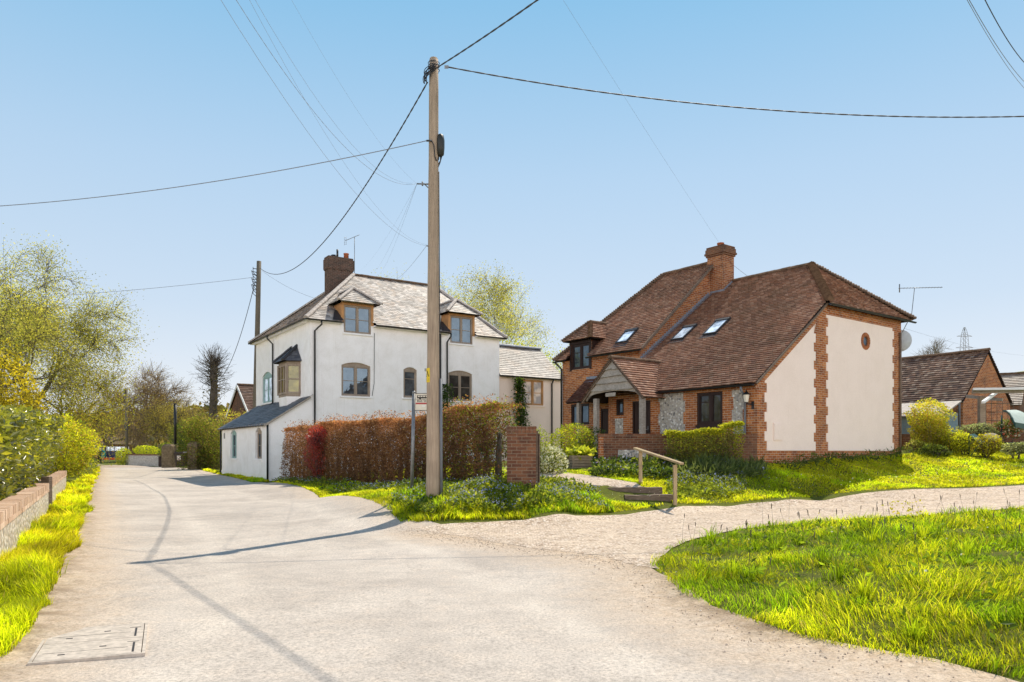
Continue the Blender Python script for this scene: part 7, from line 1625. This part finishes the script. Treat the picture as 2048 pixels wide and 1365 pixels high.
bed('strappy_plants', 'arching grey green strap leaves and bluebells under the clipped hedge', 'plants', [(4.6,21.0),(7.3,21.6),(7.4,22.2),(4.7,22.3)], 2600, .30, .26, [(.14,.18,.07),(.10,.14,.05),(.18,.22,.09)], 'leaf', 94, up=.7, elong=9, fl=(220,.05,BLU,1.0))
bed('dark_weeds', 'tall dark weeds growing along the foot of the cream gable', 'plants', [(7.9,22.9),(14.7,28.0),(14.95,27.5),(8.3,22.5)], 1700, .15, .3, [(.08,.12,.025),(.12,.16,.035),(.06,.09,.02)], 'leaf', 95, up=.8, elong=4)
bed('weedy_bank', 'leafy weeds with blue forget-me-nots on the grass corner around the pole', 'wild flowers', [(-2.6,17.0),(-2.5,15.6),(-1.6,15.0),(.2,15.5),(2.2,17.2),(2.1,18.4),(.6,18.9),(-.2,16.9),(-1.2,16.9)], 7500, .10, .26, [(.16,.22,.03),(.24,.29,.035),(.32,.35,.045),(.12,.17,.03)], 'leaf', 96, fl=(2600,.03,BLU,1.1))
bed('weedy_bank', 'low weeds with scattered blue flowers right of the handrail', 'wild flowers', [(4.0,18.6),(6.3,20.3),(6.6,21.2),(4.6,20.9),(4.0,19.6)], 2200, .10, .22, [(.22,.27,.035),(.3,.34,.045),(.15,.2,.03)], 'leaf', 97, fl=(700,.032,BLU,1.1))
bed('weedy_bank', 'low weeds with a few blue flowers along the foot of the brown hedge', 'wild flowers', [(-10.6,33.2),(-10.9,33.6),(-2.9,18.2),(-2.4,17.2),(-1.2,17.6),(-.6,17.3),(-9.9,33.0)], 4200, .11, .2, [(.14,.18,.03),(.2,.24,.035),(.1,.14,.025)], 'leaf', 98, fl=(900,.032,BLU,1.1))
# right garden shrubs
c = at(1858,850,29.5); shrub('tall_shrub', 'tall rounded yellow green shrub at the corner of the cream gable', 'shrub', [((c.x,c.y,2.75),(.82,.75,.75)),((c.x+.05,c.y,2.1),(.75,.7,.7)),((c.x,c.y,1.6),(.45,.4,.5))], 15000, .07, [(.44,.43,.05),(.36,.37,.045),(.5,.46,.06),(.40,.27,.08),(.2,.24,.03)], stems=30, seed=101, surf=.4, stem_mat='rail')
for i, (px_, py_2, y_, rx, rz, cols, lab, n_, sz) in enumerate((
  (1908,885,29.0,.62,.48,YG+GOLD[:1],'bright yellow green bush to the right of the tall shrub',2600,.06),
  (1930,888,28.4,.5,.42,YG,'leafy light green bush next to the folded chair',1900,.06),
  (1975,892,27.6,.55,.42,GOLD+YG[:2],'feathery golden bush in front of the low garden wall',2300,.06),
  (1955,862,30.6,.75,.3,[(.26,.29,.17),(.2,.24,.13),(.3,.33,.2)],'grey green lavender bush behind the folded chair',2200,.07),
  (2014,858,30.6,.62,.38,[(.12,.16,.04),(.16,.2,.05)],'red and white flowered bush below the green canopy',2000,.06),
  (2034,898,27.0,.55,.24,[(.62,.64,.45),(.5,.54,.32),(.2,.25,.08)],'white variegated low bush at the right edge',1700,.07),
  (1836,905,28.6,.5,.4,[(.34,.36,.06),(.22,.27,.04),(.48,.46,.16)],'small pale leaved bush at the foot of the tall shrub',1600,.06),
  (1868,912,28.0,.6,.32,[(.1,.15,.03),(.2,.25,.04)],'dark green low growth beneath the tall shrub',1600,.07))):
    c = at(px_,py_2,y_); g_ = tz(c.x,c.y); zc = max(g_+.1, c.z)
    t = shrub('garden_bush', lab, 'shrub', [((c.x,c.y,zc),(rx,rx*.8,rz))], n_, sz, cols, stems=4, seed=110+i)
    if 'flowered' in lab:
        rs = np.random.RandomState(120); P = blob(260,(c.x,c.y-.03,zc),(rx,rx*.8,rz),rs,.95,.2); f_ = leaf_cloud('flowers',P,.08,pick([(.75,.7,.66),(.6,.12,.1)],len(P),rs),M['petal'],t,1.1); f_['kind'] = 'stuff'
# garden boulder
c = at(1982,875,29.6); bo_ = thing('boulder', c, 'pale rounded boulder on top of the bed by the garden wall', 'rock'); bm = bmesh.new(); bmesh.ops.create_icosphere(bm, subdivisions=3, radius=.36)
for v in bm.verts: k_ = 1+.35*(float(vnoise(np.array([v.co.x*2+9]),np.array([v.co.y*2+v.co.z*1.7]),1,3)[0])-.5); v.co = Vector((v.co.x*.9*k_, v.co.y*.6*k_, v.co.z*.5*k_))
me = bpy.data.meshes.new('stone'); bm.to_mesh(me); bm.free(); me.materials.append(M['lime'] if 'lime' in M else M['mortar']); [setattr(p_,'use_smooth',True) for p_ in me.polygons]; link('stone', me, bo_)
# distant woodland on the left hill: one mass
rs = np.random.RandomState(131); n = 26000; X = rs.uniform(-230,-30,n); Y = rs.uniform(150,300,n); H_ = 19+4*np.sin(X*.012+1)+2*np.sin(X*.05); tt = (Y-170)/250; Z = np.where(Y > 170, H_*np.sin(np.clip(tt*1.25,0,1)*math.pi/2), 0)
Z = Z+rs.uniform(0,1,n)**.5*4.5*(.3+vnoise(X,Y,.12,9)); wl = leaf_cloud('woodland', np.stack([X,Y,Z],-1), 1.5, pick([(.18,.13,.055),(.13,.10,.04),(.22,.17,.07),(.13,.13,.04)], n, rs, np.stack([X,Y,Z],-1), .06, .35), M['leaf'], None, 1.4, .4, 131); tag(wl, 'far brown wooded hillside seen as one mass above the lane', 'woodland', kind='stuff')

# ================================================================== grass
def grass(name, label, poly, n, hgt, wid, cols, seed, tuft=.5, lean=.35, tsc=2.0, avoid=(), dens_far=None, wfar=None, mat='grass', patch=.62):
    r = np.random.RandomState(seed); pa = np.array(poly); lo, hi = pa.min(0), pa.max(0); X = np.zeros(0); Y = np.zeros(0)
    while len(X) < n:
        x = r.uniform(lo[0],hi[0],n); y = r.uniform(lo[1],hi[1],n); k = inside(x,y,poly)
        if dens_far: k &= r.uniform(size=n) < np.clip(dens_far/np.hypot(x,y), .05, 1)**1.6
        for a_ in avoid: k &= ~inside(x,y,a_)
        k &= r.uniform(size=n) < (.35+.65*vnoise(x,y,tsc*1.7,seed+2))
        X = np.r_[X,x[k]]; Y = np.r_[Y,y[k]]
    X, Y = X[:n], Y[:n]; tf = np.clip(vnoise(X,Y,tsc,seed)*.75+vnoise(X,Y,tsc*3,seed+1)*.45-.1,0,1)**1.5; h = hgt*(1-tuft+2*tuft*tf)*r.uniform(.55,1.2,n); D = np.hypot(X,Y)
    w = wid*r.uniform(.7,1.3,n)*np.maximum(1, D/9)
    a = r.uniform(0,2*math.pi,n); la = vnoise(X,Y,1.1,seed+4)*2*math.pi*1.5+r.normal(0,.9,n); ll = lean*h*r.uniform(.3,1.6,n)
    Z = terrain(X,Y)-.02; sx, sy = np.cos(a)*w/2, np.sin(a)*w/2; lx, ly = np.cos(la)*ll, np.sin(la)*ll
    B = np.stack([X,Y,Z],-1); S_ = np.stack([sx,sy,sx*0],-1)
    M1 = np.stack([X+lx*.35,Y+ly*.35,Z+h*.58],-1); T = np.stack([X+lx,Y+ly,Z+h*np.maximum(.35,1-.35*(ll/h)**2)],-1)
    V = np.stack([B-S_,B+S_,M1+S_*.75,M1-S_*.75,T],1).reshape(-1,3); q = np.arange(n)[:,None]*5; F = np.concatenate([q+[0,1,2],q+[0,2,3],q+[3,2,4]])
    c = pick(cols,n,r,None,1,0,.2)*(.78+.5*vnoise(X,Y,.8,seed+6))[:,None]*(.82+.4*vnoise(X,Y,3.1,seed+7))[:,None]; gr = (vnoise(X,Y,1.3,seed+8) > .62)[:,None]; c = np.where(gr, c*np.array([patch,.4+patch*.72,.8]), c); dead = r.uniform(size=n) < .05; c[dead] = np.array([.42,.34,.16])*r.uniform(.6,1.1,(int(dead.sum()),1)); C = np.repeat(c,5,0); C = C*np.tile(np.array([.40,.40,.9,.9,1.15]),n)[:,None]  # shade between blades painted in: dark roots, bright tips
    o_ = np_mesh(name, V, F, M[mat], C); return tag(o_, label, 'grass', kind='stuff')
GC = [(0.463, 0.53, 0.016), (0.528, 0.565, 0.02), (0.353, 0.44, 0.013), (0.538, 0.52, 0.05), (0.232, 0.32, 0.012)]
GY = [(0.538, 0.546, 0.016), (0.591, 0.573, 0.02), (0.448, 0.482, 0.015), (0.609, 0.546, 0.05)]
GL = [(0.462, 0.52, 0.02), (0.527, 0.55, 0.028), (0.378, 0.45, 0.018), (0.536, 0.52, 0.06)]
_mo = TB + [(1.78,7.6),(2.0,6.5),(2.5,5.6),(3.3,4.85),(4.3,4.2),(6,3.6),(9,3),(30,3)]; _mc = np.array([7.0,9.0])
md = []
for q in _mo:
    d_ = np.array(q)-_mc; md.append(tuple(_mc+d_*(1+.09/max(1,np.linalg.norm(d_)))))
md = wobble(densify(md,.3),.05,1.2,41)
grass('grass', 'long lush grass on the triangular mound at the lower right', md, 190000, .155, .0072, GC, 201, .8, .75, 1.5, dens_far=6.5)
le = [(x+.07,y) for x,y in LS if 3 < y < 60]; wl_ = [(WE.x-8,WE.y+16),(WE.x,WE.y),(WBm.x,WBm.y),(WA.x,WA.y),(-4.4,5.4)]
grass('grass', 'sunlit yellow green grass on the left verge below the flint walls', le+wl_[0:]+[(-3.3,3.4)], 62000, .21, .0085, GY, 202, .65, .6, 1.6, dens_far=8, patch=.92)
bank = [(-11.2,34.5),(-6.2,23.9),(-3.9,18.8),(-2.2,14.75),(-1.2,14.95),(.3,15.35),(2.6,17.5),(5.5,19.4),(8.5,21.1),(13,22.5),(16.5,23.4),(24,26.4),(40,35),(40,42),(24,30),(17,29),(14.6,28),(7.6,22.7),(4.6,22.4),(2.4,22.4),(.9,21.5),(-.1,17.2),(-10.3,33.5)]
stp = [(2.1,18.3),(4.0,18.2),(3.6,19.5),(2.0,19.6)]
grass('grass', 'grass on the sloping bank between the gravel track and the houses', bank, 190000, .10, .0095, GL, 203, .4, .5, 1.8, avoid=(stp, PATH), dens_far=22, patch=.9)
grass('grass', 'rough taller grass on the corner in front of the utility pole', [(-2.4,15.2),(-1.9,14.7),(-1,14.9),(.3,15.3),(2.4,17.3),(2.0,18.3),(.4,17.3),(-1.2,16.4),(-2.6,16.6)], 22000, .22, .010, GC+[(.34,.36,.03)], 204, .6, .5, 2.2)
grass('grass', 'patch of short lawn beside the wooden planter', [(.9,22.6),(1.5,21.9),(2.3,21.6),(2.8,22.4),(2.6,23.4),(.8,24.4)], 5000, .06, .012, GL, 205, .3, .4, 2)
grass('grass', 'thin grass growing at the foot of the white lean-to and far lane edges', [(-11.4,35.2),(-12.2,35.2),(-16.8,43.2),(-19.5,47.3),(-20.2,48.8),(-17,44.6)], 5000, .16, .02, GL, 206, .5, .4, 2)
grass('grass', 'grass in the white house garden seen through the hedge stems', [(-9.4,34),(.8,18.2),(1.0,21.5),(-.3,26),(-3,38)], 14000, .12, .016, GC, 207, .4, .4, 2)
def tufts(name, label, poly, k, per, hgt, wid, cols, seed):
    r = np.random.RandomState(seed); pa = np.array(poly); lo, hi = pa.min(0), pa.max(0); cx = r.uniform(lo[0],hi[0],k*8); cy = r.uniform(lo[1],hi[1],k*8); ok = inside(cx,cy,poly) & (r.uniform(size=k*8) < np.clip(8/np.hypot(cx,cy),.1,1)**1.5); cx, cy = cx[ok][:k], cy[ok][:k]; k = len(cx)
    i_ = np.repeat(np.arange(k), per); n = len(i_); sc = r.uniform(.6,1.4,k)[i_]; a = r.uniform(0,6.283,n); rad_ = np.abs(r.normal(0,.07,n))*sc; X = cx[i_]+np.cos(a)*rad_; Y = cy[i_]+np.sin(a)*rad_; h = hgt*sc*r.uniform(.5,1.15,n); ll = h*r.uniform(.15,.9,n); la = a+r.normal(0,.5,n); Z = terrain(X,Y)-.02
    w = wid*r.uniform(.7,1.4,n); b = a+1.57+r.normal(0,.6,n); S_ = np.stack([np.cos(b)*w/2, np.sin(b)*w/2, b*0],-1); B = np.stack([X,Y,Z],-1); lx, ly = np.cos(la)*ll, np.sin(la)*ll
    M1 = np.stack([X+lx*.3,Y+ly*.3,Z+h*.62],-1); T = np.stack([X+lx,Y+ly,Z+h*(1-.45*(ll/h)**2)],-1); V = np.stack([B-S_,B+S_,M1+S_*.8,M1-S_*.8,T],1).reshape(-1,3); q = np.arange(n)[:,None]*5; F = np.concatenate([q+[0,1,2],q+[0,2,3],q+[3,2,4]])
    c = np.array(cols)[r.randint(0,len(cols),k)][i_]*r.uniform(.75,1.2,n)[:,None]; C = np.repeat(c,5,0)*np.tile(np.array([.3,.3,.85,.85,1.1]),n)[:,None]  # tuft roots darkened in colour to imitate shade, tips lightened
    tag(np_mesh(name, V, F, M['grass'], C), label, 'grass', kind='stuff')
TC = [(0.234, 0.36, 0.014), (0.324, 0.44, 0.016), (0.18, 0.28, 0.012), (0.432, 0.52, 0.02)]
mdi = [tuple(_mc+(np.array(q)-_mc)*.93) for q in md]
tufts('grass_tufts', 'darker green coarse grass tufts standing up from the mound', mdi, 300, 75, .26, .0095, TC, 241)
tufts('grass_tufts', 'coarse green grass tufts along the left verge', le+wl_+[(-3.3,3.4)], 130, 60, .24, .009, [(.42,.48,.016),(.34,.42,.014),(.56,.56,.02)], 242)
bed('mound_weeds', 'low broad leaved weeds among the mound grass', 'weeds', [(2.2,9.2),(2.3,6.8),(3.2,5.4),(6,4.2),(9,8),(12,13),(7,14.6),(3.8,12.8)], 2600, .085, .14, [(.16,.25,.02),(.24,.33,.025),(.12,.18,.016)], 'leaf', 243, up=.5, elong=2.4)
# tall seed heads over the mound
rs = np.random.RandomState(211); mb = MB(); mb2 = MB()
for i in range(95):
    x = rs.uniform(2.2,9); y = 4.5+rs.uniform(2.5,9.5)*.9
    if not inside(np.array([x]),np.array([y]),md)[0]: continue
    z = tz(x,y); h = rs.uniform(.32,.6); lx, ly = rs.normal(0,.06,2); p_ = Vector((x,y,z)); e = p_+Vector((lx,ly,h)); mb.tube([p_, p_+Vector((lx*.3,ly*.3,h*.6)), e],[.0022,.002,.0015],3,caps=False); mb.tube([e-Vector((lx,ly,h))*.03, e+Vector((0,0,.03)), e+Vector((lx*.1,ly*.1,.055))],[.004,.0065,.002],4)
sh_ = mb.build('seed_heads', M['bark'], recalc=False); tag(sh_, 'thin brown plantain seed heads standing above the mound grass', 'grass', kind='stuff')
# daisies, dandelions
def dots(name, label, poly, n, size, cols, hz_, seed):
    r = np.random.RandomState(seed); pa = np.array(poly); lo, hi = pa.min(0), pa.max(0); X = r.uniform(lo[0],hi[0],n*5); Y = r.uniform(lo[1],hi[1],n*5); k = inside(X,Y,poly); X, Y = X[k][:n], Y[k][:n]; P = np.stack([X,Y,terrain(X,Y)+hz_*r.uniform(.6,1.3,len(X))],-1)
    tag(leaf_cloud(name, P, size, pick(cols,len(X),r), M['petal'], None, 1.05, .1, seed), label, 'flowers', kind='stuff')
dots('daisies', 'tiny white and yellow flowers dotted over the lower right mound', [(2.2,8.5),(3,6.3),(5,5.2),(9,7),(12,13),(6,14.5),(3,12)], 130, .028, [(.8,.78,.6),(.7,.6,.08)], .2, 221)
dots('daisies', 'tiny white flowers dotted over the sloping bank', [(-1,15.2),(2.6,17.6),(8.5,21.3),(16,23.6),(24,27),(18,27.5),(8,22),(3,19.8)], 500, .03, [(.75,.74,.66)], .13, 222)
c = ground_at(1805,1045,.2); dots('cowslips', 'small cluster of yellow cowslips at the far edge of the mound', [(c.x-.25,c.y-.2),(c.x+.3,c.y-.2),(c.x+.3,c.y+.25),(c.x-.25,c.y+.25)], 50, .05, [(.75,.62,.05)], .32, 223)
# loose stones scattered from the track over the asphalt
r = np.random.RandomState(231); jl = densify(T_JOIN, .05); n = 2600; i_ = r.randint(0,len(jl),n); base = np.array(jl)[i_]; dx = r.normal(0,.28,n)+np.abs(r.normal(0,.3,n))*-.5; dy = r.normal(0,.28,n)-np.abs(r.normal(0,.3,n))*.4
X = base[:,0]+dx; Y = base[:,1]+dy; extra = 450; e = np.array(densify([(1.75,9.2),(1.7,7.2),(2.1,5.9),(3.0,4.7)],.05)); j_ = r.randint(0,len(e),extra); X = np.r_[X, e[j_,0]-np.abs(r.normal(0,.35,extra))]; Y = np.r_[Y, e[j_,1]+r.normal(0,.2,extra)]
tt = r.randint(0,len(TT),900); tx = np.array(TT)[tt]; X = np.r_[X, tx[:,0]+r.normal(0,.3,900)]; Y = np.r_[Y, tx[:,1]-np.abs(r.normal(0,.6,900))]; N = len(X)
Zt = terrain(X,Y)+.016; sz = r.uniform(.003,.010,N)*np.where(r.uniform(size=N) < .06,1.7,1); oc = np.array([(1,0,0),(0,1,0),(-1,0,0),(0,-1,0),(0,0,1),(0,0,-.4)],float); rot = r.uniform(0,6.28,N); V = []
for o_ in oc: vx = o_[0]*np.cos(rot)-o_[1]*np.sin(rot); vy = o_[0]*np.sin(rot)+o_[1]*np.cos(rot); V.append(np.stack([X+vx*sz*r.uniform(.7,1.3,N),Y+vy*sz*r.uniform(.7,1.3,N),Zt+o_[2]*sz*.7],-1))
V = np.stack(V,1).reshape(-1,3); q = np.arange(N)[:,None]*6; F = np.concatenate([q+list(f) for f in ((0,1,4),(1,2,4),(2,3,4),(3,0,4),(1,0,5),(2,1,5),(3,2,5),(0,3,5))]); C = pick([(.46,.36,.28),(.55,.45,.36),(.28,.21,.17),(.68,.58,.48)],N,r)
tag(np_mesh('loose_stones', V, F, m_tint('loose_stone', .9, .2), np.repeat(C,6,0)), 'loose stones scattered where the gravel track meets the asphalt', 'stones', kind='stuff')

# ================================================================== repeats share a group
GROUPS = {'utility_pole': 'timber utility poles', 'stone_gatepost': 'stone gateposts down the lane', 'gap_post': 'brown posts in the wall gap', 'roadside_wall': 'flint walls along the left verge', 'garden_bush': 'small bushes in the right hand garden', 'willow_tree': 'pale green trees on the left', 'birch_tree': 'open leafy trees behind the white house', 'scrubby_tree': 'scrubby trees at the lane end', 'bare_tree': 'bare trees', 'clipped_bush': 'rounded bushes in front of the cottage', 'yellow_green_bush': 'yellow green bushes on the left', 'garden_wall': 'low brick garden walls', 'wall_climber': 'climbing plants on the house walls', 'grass_tufts': 'coarse grass tufts', 'weedy_bank': 'weedy patches on the bank', 'daisies': 'small wild flowers'}
for o_ in list(S.objects):
    if o_.parent is None and 'label' in o_.keys() and not o_.get('group'):
        g_ = GROUPS.get(o_.name.split('.')[0])
        if g_: o_['group'] = g_
